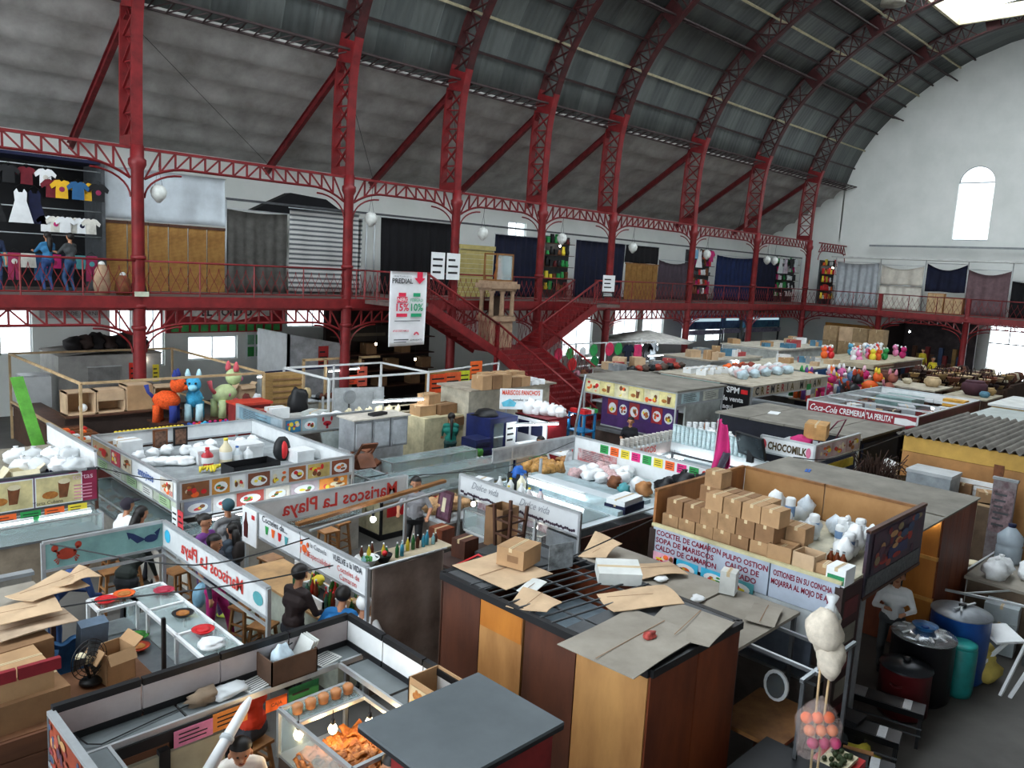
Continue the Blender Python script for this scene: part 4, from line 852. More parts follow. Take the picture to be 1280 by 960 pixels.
stool((4.12,7.9,0),.2,.46,'low stool under the person in the orange vest')
# ---------------------------------------------------------------- plywood booth
pb = T('plywood_booth','closed plywood booth with mismatched stained panels','booth',(6.95,5.47,0)); X0,X1,Y0,Y1,ZT = 6.1,7.8,3.95,7.0,2.3
wp_ = [(7.0,6.3,PLYD),(6.3,5.6,PLYL),(5.6,4.85,PLYD),(4.85,3.95,PLYL)]
for i,(a,b_,m_) in enumerate(wp_): MB().box(X0-.012*(i % 2),X0+.03,b_+.012,a-.012,.02,ZT-.06,m_).build('plywood_panel',pb)
MB().box(X0-.02,X0,5.62,6.28,1.9,ZT-.06,ORANGEW).build('patch_panel',pb)
for a,b_ in ((X0,6.95),(6.95,X1)): MB().box(a+.008,b_-.008,Y0-.01,Y0+.03,.02,ZT-.06,PLYR).build('plywood_panel',pb)
MB().box(X1-.03,X1,Y0,Y1,.02,ZT-.06,PLYR).build('plywood_panel',pb); MB().box(X0,X1,Y1-.03,Y1,.02,ZT-.06,PLYD).build('plywood_panel',pb)
fr = MB(); 
for (a,b_) in (((X0,Y0),(X0,Y1)),((X1,Y0),(X1,Y1)),((X0,Y0),(X1,Y0)),((X0,Y1),(X1,Y1))): fr.beam((*a,ZT-.04),(*b_,ZT-.04),.08,.08,BLACK)
fr.build('roof_frame',pb); MB().box(X0-.02,X0+.02,Y0,Y1,ZT-.07,ZT-.05,DRED).build('trim',pb)
for i in range(9): MB().beam((X0,Y1-.5-i*.16,ZT),(X1,Y1-.7-i*.16,ZT+.02),.018,.018,DGREY).build('roof_bar',pb)
for i in range(3): MB().beam((X0+.35+i*.5,Y1-.3,ZT-.01),(X0+.35+i*.5,Y1-2.3,ZT-.01),.02,.02,DGREY).build('roof_bar',pb)
MB().box(X0+.05,X1-.05,Y0+.05,Y0+1.1,ZT-.03,ZT,DGREY).build('roof_board',pb); MB().box(X0+.05,X1-.05,Y1-.7,Y1-.05,ZT-.03,ZT,DGREY).build('roof_board',pb); MB().box(X0+.4,X1-.1,Y0+1.3,Y1-.8,ZT-.5,ZT-.47,M('70808a',.5)).build('inner_board',pb)
def card_sheet(px,py,z,w,h,rz,m,label,bend=.03,seed=0,tilt=0):
    c = G(px,py,z); o = T('cardboard_sheet',label,'cardboard',c,rz)
    MB().sheet(lambda u,v: ((u-.5)*w,(v-.5)*h,bend*math.sin(u*3.1+seed)*math.cos(v*2.3+seed)+tilt*u),8,6,m,.008,False).build('sheet',o,w=False); MB().box(-w*.48,w*.48,-.004,.004,bend*.7+.004,bend*.7+.006,CARDD).build('crease',o,w=False); return o
card_sheet(628,712,2.33,.8,.95,.0,CARDL,'printed cardboard sheet lying under the closed carton on the booth roof',.015)
card_sheet(668,752,2.33,.42,.5,.3,CARDL,'small curled cardboard sheet on the booth roof bars',.05,1); card_sheet(665,733,2.335,.4,.2,.3,OFFW,'scrap of pale paper on the booth roof',.02,2)
card_sheet(790,800,2.33,1.3,.9,.05,DUST,'large dusty cardboard sheet at the booth roof corner',.02,3); card_sheet(860,780,2.345,.8,.75,.2,DUST,'grey dusty cardboard sheet overlapping on the booth roof',.03,4)
card_sheet(800,748,2.36,.85,.5,-.5,CARDL,'folded tan cardboard across the booth roof',.06,5); card_sheet(820,712,1.97,.7,.55,-.5,CARDL,'tan printed cardboard flap behind the booth',.05,6); card_sheet(750,690,1.98,.5,.45,.2,CARDL,'bent tan cardboard piece standing behind the booth',.08,7,.15)
carton((*G(648,703,2.36).xy,2.36),(.44,.38,.24),.25,'closed brown carton on the plywood booth roof',mark=CARDD)
o = carton((*G(772,722,2.33).xy,2.33),(.52,.34,.16),-.75,'flat white appliance carton lying tilted on the booth roof',m=OFFW,name='appliance_box'); o.rotation_euler.x = .2
tag(MB().slab(rect(-.2,0,.2,.33),lambda a,b_,d: Vector((7.3+a*.9,6.15+d-a*.2,2.32+b_)),.012,M('8a8f92',.7,0,.4,6)).build('sheet_metal_panel'),'mottled grey metal panel standing on the booth roof','panel')
bagblob((*G(812,798,2.34).xy,2.34),(.09,.05,.04),'crushed red and white wrapper on the dusty cardboard',M('b3473f',.6,0,.3,20),3,'food_wrapper',knot=False)
# second dusty roof behind it
rf = T('lean_to_roof','grey dusty lean-to roof of cardboard covered boards behind the plywood booth','roof',(8.6,5.2,0))
for i in range(3): MB().box(7.86,9.45,4.0+i*.97,4.94+i*.97,1.88+.008*i,1.92+.008*i,DUST).build('board',rf)
frame4(rf,7.95,9.4,4.05,6.85,1.88,DGREY); 
for a in (8.2,8.9): MB().beam((a,3.2,1.85),(a,4.05,1.87),.04,.04,STEEL).build('frame_bar',rf)
MB().beam((7.9,3.25,1.85),(9.3,3.25,1.85),.04,.04,STEEL).build('frame_bar',rf); MB().beam((7.95,3.25,0),(7.95,3.25,1.85),.04,.04,DGREY).build('post',rf); MB().beam((9.2,3.25,0),(9.2,3.25,1.85),.04,.04,DGREY).build('post',rf)
o = carton((*G(910,740,1.94).xy,1.94),(.2,.2,.3),.3,'small upright white box on the dusty lean-to roof',m=OFFW)
bagblob((*G(872,750,1.94).xy,1.94),(.1,.08,.03),'scrap of white plastic on the dusty lean-to roof',BAGW,9,knot=False); bagblob((*G(826,725,1.94).xy,1.94),(.12,.08,.03),'crumpled paper behind the white appliance carton',BAGW,10,knot=False)
card_sheet(955,768,1.96,.6,.35,.3,DUST,'thin dusty cardboard strip hanging over the lean-to edge',.02,9)
# things under the lean-to
o = T('work_table','wooden work table under the lean-to roof','table',(8.6,3.9,0)); MB().box(8.1,9.2,3.5,4.3,.82,.87,WOOD).build('top',o)
for x in (8.15,9.15):
    for y in (3.55,4.25): MB().box(x-.03,x+.03,y-.03,y+.03,0,.82,WOODD).build('leg',o)
o = T('fish_tray','wire tray of dark greens beside the red crate','tray',(8.75,3.1,.62)); MB().box(8.5,9.0,2.95,3.25,.62,.66,CREAM).build('tray',o); b = MB(); r = rnd(4)
for k in range(24): b.ball((r.uniform(8.54,8.96),r.uniform(2.99,3.21),.69),(.04,.03,.03),M('3d4a2c',.7),6,4)
b.build('greens',o)
o = T('red_crate','red plastic crate standing by the dark counter','crate',(8.5,3.1,0)); MB().box(8.2,9.1,2.9,3.35,0,.6,REDP).build('body',o); 
for k in range(5): MB().box(8.25+k*.17,8.37+k*.17,2.885,2.9,.15,.5,DRED).build('slot',o)
o = T('dark_counter','dark low counter in front of the lean-to','counter',(7.6,3.2,0)); MB().box(7.0,8.05,2.75,3.6,0,.9,M('3a2018',.7)).build('body',o); MB().box(6.95,8.1,2.7,3.65,.9,.95,BLACK).build('top',o)
stool((9.3,3.05,0),.4,.5,'low wooden stool beside the red crate'); o = T('mirror','round white rimmed mirror leaning under the lean-to','mirror',(9.0,4.0,.9)); MB().slab(ellipse(0,.2,.16,.2,16),lambda a,b_,d: Vector((9.0-d,4.0-a,.9+b_)),.03,WHITE).build('rim',o); MB().slab(ellipse(0,.2,.12,.16,16),lambda a,b_,d: Vector((8.968-d,4.0-a,.9+b_)),.005,M('9fb4c0',.1,.8,0)).build('glass',o)
# ---------------------------------------------------------------- seafood booth with painted menu
sb = T('seafood_booth','seafood booth with a lettered menu band, plywood parapets and goods on its flat top','booth',(10.9,4.95,0)); X0,X1,Y0,Y1,ZR = 9.6,12.15,3.6,6.35,2.34
MB().box(X0,X1,Y0,Y1,ZR-.05,ZR,M('b9b29c',.7)).build('flat_top',sb); BL = M('a9b4c4',.5,0,.08)
for i in range(3): MB().box(X0-.04,X0,6.35-(i+1)*.92+.01,6.35-i*.92-.01,1.93,2.4,BL).build('menu_panel',sb)
MB().box(X0-.05,X0+.01,3.58,6.37,2.38,2.42,M('c9c29a',.5)).build('ledge',sb)
MENU = M('7d1630',.6,0,0); tx = lambda s,y,z,h,w=None,al='LEFT': text(sb,s,'W',(X0-.046,y,z),h,MENU,align=al,bold=.025,maxw=w)
tx('COCKTEL DE CAMARON',6.28,2.27,.075,1.05); tx('SOPA DE MARISCOS',6.28,2.16,.075,.95); tx('CALDO DE CAMARON',6.28,2.05,.075,1.0); tx('PULPO OSTION',5.2,2.25,.075,.66); tx('CALDO DE',5.15,2.14,.075,.5); tx('PESCADO',5.15,2.03,.075,.5)
tx('OSTIONES EN SU CONCHA',4.46,2.24,.075,.78); tx('MOJARRA AL MOJO DE AJO',4.48,2.12,.075,.82)
for i,(y,m_,k) in enumerate(((6.3,M('e7aabf',.6),'food'),(5.95,CYAN,'plate'),(5.5,CYAN,'plate'),(5.1,TEAL,'plate'))): picture(sb,'W',(X0-.05,y,1.82),.4,.2,m_,60+i,k,name='dish_print')
MB().box(X0-.03,X0+.02,3.6,5.2,1.55,1.92,LGREY).build('lower_panel',sb); MB().box(X0+.3,X0+.35,4.0,6.2,0,1.9,M('58616e',.6)).build('inner_wall',sb); counter(sb,X0+.1,X0+.55,3.8,6.2,.95,M('5b5550',.7),STEEL)
for x,y in ((X0,Y0),(X0,Y1),(X1,Y1)): MB().box(x-.05,x+.05,y-.05,y+.05,0,ZR,M('33231f',.6)).build('post',sb)
band(sb,'N',Y1+.02,X0,X1,ZR,2.9,PLY,strip=WOOD,name='parapet_panel')
for i in range(2): band(sb,'E',X1,Y0+1.37*i+.01,Y0+1.37*(i+1)-.01,ZR,2.9,M('b68a58',.6,0,.15,1.5,col2='9a6f42'),strip=WOOD,name='parapet_panel')
bp = band(sb,'S',Y0,10.3,12.42,2.0,2.9,M('4a2f3a',.5,0,.4,3,col2='27303f'),strip=WOODD,name='seafood_banner'); picture(sb,'S',(10.45,Y0-.03,2.29),1.85,.56,M('4f2f3c',.5,0,.4,5,col2='2f2c3a'),71,'collage',name='banner_print'); MB().box(11.0,11.7,Y0-.05,Y0-.04,2.4,2.55,M('2b2f5a',.5)).build('banner_label',sb); MB().box(10.35,12.3,Y0-.035,Y0-.028,2.05,2.27,M('57595a',.5,0,.3,20)).build('banner_strip',sb)
MB().box(9.62,10.25,Y0-.02,Y0+.02,0,2.3,M('3d1d1e',.6)).build('menu_board',sb)
for i in range(5): MB().box(9.7,10.15,Y0-.026,Y0-.02,.45+i*.36,.68+i*.36,[M('6a2a2c',.6),M('8b8579',.6)][i % 2]).build('menu_card',sb)
MB().box(10.3,10.45,Y0-.02,Y0+.06,0,2.0,M('8b8d90',.5)).build('pillar',sb)
# cartons stacked in steps on the flat top
r = rnd(5); SC_ = .27
cells = [(0,0,n) for n in range(7)]+[(0,1,n) for n in range(5)]+[(1,0,n) for n in range(6)]+[(1,1,n) for n in range(4)]+[(0,2,n) for n in range(4)]+[(1,2,n) for n in range(1,4)]+[(2,0,5)]
for row,lay,n in [(0,0,i) for i in range(7)]+[(0,1,i) for i in range(6)]+[(0,2,i) for i in range(2,6)]+[(1,0,i) for i in range(7)]+[(1,1,i) for i in range(1,7)]+[(1,2,i) for i in range(1,5)]+[(1,3,1)]:
    carton((9.82+row*.3,6.15-n*.28-.06*lay,ZR+lay*.235),(.28,.265,.232),r.uniform(-.05,.05),'small identical brown carton in the stepped stack on the seafood booth','stacked cartons on the seafood booth',m=[CARD,CARDD,M('a3805c',.85)][r.randrange(3)])
for i in range(8): bagblob((11.2+.12*(i % 3),6.1-i*.12,ZR),(.13,.1,.06),'crumpled tan paper bag behind the carton stack',CARDL,i,'paper_bag','crumpled paper bags behind the cartons',False)
rb_ = rnd(77)
for i in range(34):
    x = rb_.uniform(10.6,11.95); y = rb_.uniform(3.85,5.6); k = rb_.uniform(.1,.17)
    if i < 24: bagblob((x,y,ZR),(k,k*.8,k*rb_.uniform(.9,1.5)),'white or clear plastic bag of supplies on the seafood booth top',[BAGW,BAG,M('d9e2ea',.3,0,.1,8,.4,14)][i % 3],i,group='plastic bags on the seafood booth',knot=False)
    else: o = T('paper_roll','white wrapped roll standing among the bags','roll',(x,y,ZR),0,'wrapped rolls on the seafood booth'); h = rb_.uniform(.25,.42); MB().lathe([(.07,0),(.075,.02),(.075,h-.02),(.06,h)],WHITE,12).build('roll',o,w=False); MB().lathe([(.077,h*.3),(.077,h*.7)],M('7f9fc8',.5),12,cap=False).build('printed_band',o,w=False)
MB_ = T('display_shelf','low metal shelf holding cups behind the open cartons','shelf',(9.95,4.6,ZR)); MB().box(9.85,10.1,4.0,5.2,ZR+.02,ZR+.05,STEEL).build('board',MB_); MB().box(9.85,9.87,4.0,5.2,ZR,ZR+.1,ALU).build('lip',MB_)
for i in range(10): bottle((9.75+.09*(i % 2),4.62-i*.03-.02,ZR),.16,.035,WHITE,'small white squeeze bottle on the booth ledge',WHITE,'squeeze bottles on the booth ledge')
for i in range(6): bottle((10.15,3.98-.08*(i % 3),ZR),.26,.05,M('9a4a22',.3),'bottle of red sauce near the banner',WHITE,'red sauce bottles on the booth','sauce_bottle')
open_bin((9.76,4.45,ZR),(.3,.32,.28),.1,CARD,'open carton on the booth ledge beside the stacked cartons'); open_bin((9.76,4.1,ZR),(.3,.3,.27),-.05,CARDL,'paler open carton on the booth ledge next to the small closed one'); carton((9.75,3.86,ZR),(.2,.2,.2),.1,'small closed carton between the open carton and the green box')
o = carton((9.75,3.68,ZR),(.3,.24,.22),0,'white and green printed box at the end of the booth ledge',m=WHITE); MB().box(-.153,-.15,-.11,.1,.02,.13,M('1f8a5a',.5)).build('printed_mark',o,w=False)
b = T('black_tray','black plastic tray lying on the booth top behind the open cartons','tray',(10.1,4.45,ZR+.12)); MB().box(9.95,10.3,4.3,4.85,ZR+.1,ZR+.14,BLACK).build('tray',b); MB().tube([(10,4.3,ZR+.14),(10.12,4.3,ZR+.2),(10.25,4.3,ZR+.14)],.01,BLACK).build('handle',b)
# ---------------------------------------------------------------- tall wooden store behind the seafood booth
ws = T('wooden_store','tall orange and red-brown wooden store with a dusty grey roof','booth',(14.8,5.4,0)); X0,X1,Y0,Y1,ZT = 13.9,15.75,3.72,7.2,2.4
MB().box(12.3,X1+.05,Y0-.03,Y1+.1,ZT-.03,ZT,ROOFG).build('roof',ws); MB().box(X0,X1,Y0+.03,Y1,.02,ZT-.04,PLYR).build('carcass',ws)
for i in range(5): MB().box(X0+.02+i*.365,X0+.375+i*.365,Y0,Y0+.03,.02,ZT-.05,PLYR).build('plank',ws)
for i in range(3): MB().box(X0-.03,X0,Y0+.02,Y0+.62,.3+i*.7,.96+i*.7,ORANGEW).build('door_panel',ws); MB().box(X0-.05,X0,Y0,Y0+.64,.94+i*.7,1.0+i*.7,M('d39a4c',.5)).build('rail',ws)
tube_light((X0-.08,Y0+.08,2.28),(X0-.08,Y0+.6,2.28),'short tube lamp under the roof of the wooden store')
card_sheet(1010,588,2.41,.25,.1,.3,BLUE,'scrap of blue plastic on the grey store roof',.01,3)
# ---------------------------------------------------------------- seafood counter stall with crab sign (two lettered bands)
WB = M('dfe2e4',.5,0,.06); RL_ = M('c2352c',.6,0,0); INK = M('333a44',.6,0,0)
s4 = T('oyster_bar_stall','open seafood bar with white lettered bands and a wooden counter','stall',(7.6,10.2,0)); X0,X1,Y0,Y1,ZT = 6.07,9.35,8.48,11.9,1.9
frame4(s4,X0,X1,Y0,Y1,ZT,ALU)
for a,b_ in ((8.48,10.19),(10.19,11.9)): band(s4,'W',X0,a+.01,b_-.01,ZT-.42,ZT,WB)
band(s4,'N',Y1,X0,X1,ZT-.4,ZT,M('c9c9c9',.5,0,.08))
text(s4,'Mariscos La Playa','S',((X0+X1)/2+.2,Y1-.03,ZT-.3),.24,RL_,mirror=True,bold=.02)
text(s4,'Cocteles de...','W',(X0-.03,10.95,ZT-.12),.1,INK,bold=.01); text(s4,'a la Cazuela','W',(X0-.03,9.72,ZT-.13),.075,INK); text(s4,'su Especialidad','W',(X0-.03,9.72,ZT-.29),.085,RL_); text(s4,'VUELVE a la VIDA','W',(X0-.03,8.94,ZT-.13),.085,INK,maxw=.72,bold=.02); text(s4,'Cocteles de','W',(X0-.03,8.91,ZT-.25),.08,RL_,maxw=.7); text(s4,'Camaron','W',(X0-.03,8.91,ZT-.36),.08,RL_,maxw=.6)
pr = MB(); F = pl('W',(X0-.026,0,0)); sp = lambda poly,m: pr.slab(poly,lambda a,c,d: Vector((X0-.026-d*.004,-a,c)),1,m)
for k in range(4): sp([(-11.22+.2*k,ZT-.3),(-11.17+.2*k,ZT-.3),(-11.13+.2*k,ZT-.17),(-11.24+.2*k,ZT-.17)],[GREEN,ORANGE,REDP,TEAL][k])
sp(ellipse(-10.06,ZT-.2,.07,.06),ORANGE)
for sg in (-1,1): sp(ellipse(-10.06+sg*.09,ZT-.12,.035,.04),ORANGE); sp(rect(-10.06+sg*.1-.01,ZT-.29,-10.06+sg*.1+.01,ZT-.2),ORANGE)
pr.build('painted_figures',s4)
po = T('drink_poster','white poster with a dark cola bottle tied to the corner of the seafood bar','poster',(6.0,11.7,1.35)); MB().box(6.0,6.02,11.45,11.92,1.3,1.9,WHITE).build('sheet',po); MB().slab([(-11.85,1.4),(-11.73,1.4),(-11.72,1.63),(-11.76,1.7),(-11.77,1.82),(-11.81,1.82),(-11.82,1.7),(-11.86,1.63)],lambda a,c,d: Vector((5.996-d,-a,c)),.003,M('4a1712',.4)).build('bottle_print',po); MB().box(5.995,5.999,11.5,11.6,1.75,1.82,REDP).build('logo_print',po)
counter(s4,X0-.3,X0+.45,8.7,11.5,1.0,M('c2cabc',.6),M('c39a6a',.5,0,.15,3)); counter(s4,7.3,9.2,10.3,10.85,1.0,M('8d8a84',.6),M('b9aa90',.6,0,.15))
MB().beam((X0+.25,10.75,1.83),(9.5,10.95,2.0),.1,.05,WOOD).build('roof_batten',s4); MB().beam((X0+.3,10.45,1.8),(9.3,10.7,1.92),.06,.03,ALU).build('roof_batten',s4)
bulb((7.62,10.55,1.72),'bright bare bulb over the seafood bar counter',M('f4f8ff',.4,0,0,emit=90),.12)
curtain('hanging_sheet','grey brown cloth hung down the end of the seafood bar','S',6.1,7.35,.03,1.88,8.42,M('9a8b83',.9,0,.15,2,col2='6d5d55'),.02,2,.02,31)
r = rnd(9)
for i in range(30):
    m_ = r.choice([M('3a6a2c',.2),M('9a2416',.2),M('2f5a4a',.2),M('6a2a12',.2)]); bottle((X0+r.uniform(-.1,.3),8.85+i*.05+r.uniform(-.02,.02),1.0),r.uniform(.24,.33),.035,m_,'glass sauce or drink bottle on the seafood bar counter',r.choice([REDP,YELLOW,WHITE]),'bottles on the seafood bar')
for i in range(16): bottle((7.35+.115*i,10.55+r.uniform(-.2,.2),1.0),r.uniform(.16,.3),.035,r.choice([M('2f6a3c',.2),M('8fc0c8',.2),M('d8c23c',.3),M('5a2a1a',.3),M('3f9ab8',.3)]),'bottle on the rear counter of the seafood bar',WHITE,'bottles on the rear counter')
for i,(px,py,h) in enumerate(((400,676,.4),(415,680,.28),(383,668,.25))): p = G(px,py,1.05); cup_stack((X0+.4+.14*i,10.95-.3*i,1.0),h,.055,['tallest stack of white cups behind the seafood bar band','medium stack of white cups behind the seafood bar band','short stack of white cups behind the seafood bar band'][i])
o = T('sauce_bowl','white basin of limes on the rear counter','bowl',(7.45,10.45,1.0)); MB().lathe([(.12,0),(.2,.12),(.21,.13),(.19,.12),(.11,.02)],WHITE,16).build('bowl',o,w=False)
for i in range(6): MB().ball((.07*math.cos(i),.07*math.sin(i),.1),.035,LEAF,8,6).build('lime',o,w=False)
o = T('molcajete','black stone bowl on the rear counter beside the basin','bowl',(7.75,10.4,1.0)); MB().lathe([(.08,0),(.14,.1),(.15,.13),(.11,.08)],BLACK,14).build('bowl',o,w=False); MB().ball((.02,0,.14),(.05,.05,.05),REDP,8,6).build('salsa',o,w=False)
o = T('napkin_tray','white framed bottle tray on the seafood bar counter','tray',(X0+.05,9.75,1.0)); MB().box(-.18,.18,-.4,.4,0,.05,BLACK).build('tray',o,w=False)
for q in ((-.2,-.17,-.42,.42),(.17,.2,-.42,.42),(-.2,.2,-.42,-.39),(-.2,.2,.39,.42)): MB().box(*q,0,.14,WHITE).build('rim',o,w=False)
MB().ball((.1,.2,.2),(.1,.1,.08),YELLOW,10,8,.3,2).build('lemon_bag',o,w=False)
carton((X0+.2,8.95,1.0),(.25,.25,.22),.1,'small brown box on the end of the seafood bar counter'); tag(MB().box(X0-.25,X0+.35,8.98,9.3,1.0,1.02,WHITE).build('paper_mat'),'white paper mat on the seafood bar counter','paper')
bt = T('bread_counter','low counter with bread bags behind the seafood bar','counter',(10.4,12.0,0)); MB().box(10.0,11.3,11.5,12.6,0,.9,M('9a9088',.7)).build('body',bt); MB().box(9.95,11.35,11.45,12.65,.9,.95,LGREY).build('top',bt)
for i in range(14): bagblob((10.2+.26*(i % 4),12.45-.24*(i//4),.95+(.14 if i > 11 else 0)),(.15,.13,.11),'bag of tan bread rolls on the low counter',M('c59a6c',.6,0,.2,10),i,'bread_bag','bags of bread rolls behind the seafood bar',False)
o = T('devotional_picture','framed devotional picture leaning by the bread bags','picture',(10.15,11.6,.95)); MB().obox((10.1,11.6,1.25),(.03,.42,.6),M('4a2430',.5),ry=.15).build('frame',o); MB().obox((10.08,11.6,1.25),(.01,.32,.5),M('6d4a5c',.5,0,.3,8),ry=.15).build('print',o); MB().obox((10.07,11.6,1.27),(.005,.1,.28),CREAM,ry=.15).build('figure',o)
o = carton((9.7,11.2,0),(.35,.35,1.0),.1,'narrow brown wooden cabinet beside the person in grey',m=PLYR,name='wooden_box')
# people around the bar
person('person in dark brown jacket standing at the seafood bar counter',(5.42,9.28,0),-1.35,M('2a1c1c',.7),M('23242c',.8),lean=.12,hands=((-.2,.38,1.06),(.2,.38,1.06)),vox=.011,head=(.2,.2),scale=1.03)
person('person in blue t-shirt bent over the bar counter beside the hanging cloth',(5.72,8.7,0),-.9,M('1f6fae',.8),M('15181c',.8),shoes=WHITE,hip=(0,0,.72),lean=.4,feet=sit_feet(.3),hands=((-.2,.42,1.05),(.2,.42,1.05)),sleeves=False,vox=.011,head=(0,.3))
person('person in a white hood tucked between the blue shirt and the hanging cloth',(5.95,8.5,0),-1.0,WHITE,DGREY,hip=(0,0,.68),lean=.3,feet=sit_feet(.3),hands=((-.2,.35,1.02),(.2,.35,1.02)),haircol=WHITE,vox=.013,scale=.95)
person('person in grey t-shirt and black leggings standing by the low bread counter',(9.75,12.1,0),2.3,M('9a9a9e',.8),BLACK,hands=((-.3,.25,1.05),(.28,.3,1.1)),hair='long',sleeves=False,vox=.012)
# stools along the bar
for i,(x,y,h,rz,lb) in enumerate([(6.74,12.33,.72,.1,'pale wooden stool by the corner post of the seafood bar'),(5.53,10.9,.66,.3,'tall wooden stool at the aisle end of the counter'),(5.52,10.3,.58,.5,'wooden stool beside the tall stool near the counter'),(5.4,9.8,.5,.1,'low wooden stool tucked behind the person in the dark jacket')]): stool((x,y,0),rz,h,lb,'square')
for i,(px,py,z,rz,h,lb) in enumerate([(410,662,.7,0,.7,'wooden stool under the mirrored band of the seafood bar'),(424,652,.7,.2,.7,'second wooden stool under the mirrored band'),(222,712,.72,.2,.72,'wooden stool under the band with mirrored lettering'),(140,712,.7,0,.7,'wooden stool under the crab band beside the person in black')]):
    p = G(px,py,z); stool((p.x,p.y,0),rz,h,lb,'square')
# ---------------------------------------------------------------- left seafood stall with crab band
s5 = T('crab_stall','seafood stall with a teal crab band and a mirrored lettered band','stall',(3.9,10.2,0)); X0,X1,Y0,Y1,ZT = 3.06,4.7,8.64,11.85,1.9
for x,y in ((X0,Y1),(X1,Y0),(X1,Y1)): MB().box(x-.025,x+.025,y-.025,y+.025,0,ZT,ALU).build('post',s5)
band(s5,'E',X1,Y0,Y1,ZT-.38,ZT,M('cfd3d4',.5,0,.08)); band(s5,'N',Y1,X0,X1,ZT-.4,ZT,M('7fa9a6',.6,0,.15)); MB().beam((X0,Y1-.02,ZT-.52),(X1,Y1-.02,ZT-.52),.04,.04,ALU).build('rail',s5); MB().beam((X1,Y0,ZT-.5),(X1,Y1,ZT-.5),.03,.03,ALU).build('rail',s5)
text(s5,'Mariscos La Playa','W',(X1-.03,10.2,ZT-.28),.19,RL_,mirror=True,bold=.015); MB().slab(ellipse(-11.65,ZT-.18,.1,.1),lambda a,c,d: Vector((X1-.026-d,-a,c)),.003,CYAN).build('painted_emblem',s5); MB().slab(ellipse(-8.86,ZT-.2,.13,.09),lambda a,c,d: Vector((X1-.026-d,-a,c)),.003,TEAL).build('painted_fish',s5)
pr = MB(); sp = lambda poly,m: pr.slab(poly,lambda a,c,d: Vector((a,Y1-.026-d*.003,c)),1,m); RC_ = M('a83a24',.6)
sp(ellipse(3.35,ZT-.2,.13,.085),RC_)
for sg in (-1,1):
    sp(ellipse(3.35+sg*.15,ZT-.1,.045,.05),RC_); sp([(3.35+sg*.1,ZT-.2),(3.35+sg*.17,ZT-.13),(3.35+sg*.14,ZT-.12),(3.35+sg*.08,ZT-.18)],RC_)
    for k in range(3): sp([(3.35+sg*.09,ZT-.22-.02*k),(3.35+sg*(.17-.02*k),ZT-.27-.03*k),(3.35+sg*(.15-.02*k),ZT-.28-.03*k)],RC_)
NV_ = M('1d2f5a',.6); sp(ellipse(4.5,ZT-.22,.1,.06),NV_); sp([(4.42,ZT-.22),(4.25,ZT-.1),(4.2,ZT-.16),(4.3,ZT-.26)],NV_); sp([(4.25,ZT-.1),(4.15,ZT-.06),(4.18,ZT-.18)],NV_); sp([(4.55,ZT-.14),(4.64,ZT-.08),(4.6,ZT-.22)],NV_); pr.build('painted_figures',s5)
# white framed glass case in two arms
gc = T('seafood_case','white framed glass case with dishes inside the crab stall','display case',(4.0,9.7,0))
for a0,a1,b0,b1,mids in ((3.83,4.32,8.5,10.98,(9.3,10.2)),(3.35,3.83,10.55,10.98,())):
    MB().box(a0,a1,b0,b1,0,.9,M('4a4644',.6)).build('body',gc); MB().box(a0,a1,b0,b1,.9,.93,M('9aa2a4',.4)).build('tray',gc); fr = MB()
    for y in (b0,*mids,b1):
        for x in (a0,a1): fr.box(x-.02,x+.02,y-.02,y+.02,.9,1.3,WHITE)
        fr.box(a0,a1,y-.02,y+.02,1.27,1.31,WHITE)
    for x in (a0,a1): fr.box(x-.02,x+.02,b0,b1,1.27,1.31,WHITE)
    fr.build('case_frame',gc); MB().box(a0,a1,b0,b1,1.285,1.29,GLASS).build('glass',gc); MB().box(a1-.006,a1,b0,b1,.93,1.27,GLASS).build('glass',gc)
for i,(x,y,z,m_) in enumerate([(3.5,10.75,1.31,REDP),(3.75,10.8,1.31,ORANGE),(3.7,10.2,.95,LEAF),(4.1,9.75,1.31,BLACK),(4.1,9.15,1.31,REDP),(3.6,9.9,.95,M('b33a1e',.5)),(4.2,10.6,1.31,M('b8304a',.5)),(3.5,10.1,.95,M('c98a3a',.5))]):
    o = T('serving_dish',['red dish','orange dish','green dish of lettuce','black bowl','red rimmed plate','dish of red salsa','crimson dish','dish of tan shrimp'][i]+[' on the white framed glass case',' on the white framed glass case',' in the crab stall',' on the white framed glass case',' on the white framed glass case',' in the crab stall',' near the corner of the glass case',' in the crab stall'][i],'dish',(x,y,z)); MB().lathe([(.08,0),(.13,.04),(.14,.05),(.12,.045),(.02,.02)],m_,14).build('dish',o,w=False); MB().ball((0,0,.04),(.09,.09,.025),FOODM if i % 2 else m_,8,5).build('contents',o,w=False)
ps_ = T('prep_shelf','dark prep shelf with pans inside the crab stall','shelf',(3.6,9.6,0)); MB().box(3.4,3.82,8.7,10.5,.88,.93,STEEL).build('top',ps_); MB().box(3.42,3.8,8.75,10.45,0,.88,M('2a2624',.8)).build('body',ps_)
bagblob((4.02,8.75,1.31),(.16,.14,.05),'white cloth bundle on the end of the glass case',BAGW,3,'cloth_bundle',knot=False)
tag(MB().slab(ellipse(0,0,.09,.09,14),lambda a,c,d: Vector((4.08+a,8.475-d,1.1+c)),.004,REDP).build('round_sticker'),'round red sticker on the end of the white framed case','sticker')
person('person in black with a dark cap bending at a stool under the crab band',(4.3,12.3,0),-.9,M('1d2420',.8),M('1b1d22',.8),lean=.5,hip=(0,0,.9),hands=((-.2,.5,.8),(.2,.5,.8)),cap=BLACK,vox=.012)
person('person in a navy hooded top bending forward beside the crab stall',(3.25,12.15,0),-1.2,M('28406e',.8),M('2c4a78',.8),lean=1.05,hip=(0,-.1,.95),hands=((-.15,.65,.8),(.15,.65,.8)),vox=.013,head=(0,.2))
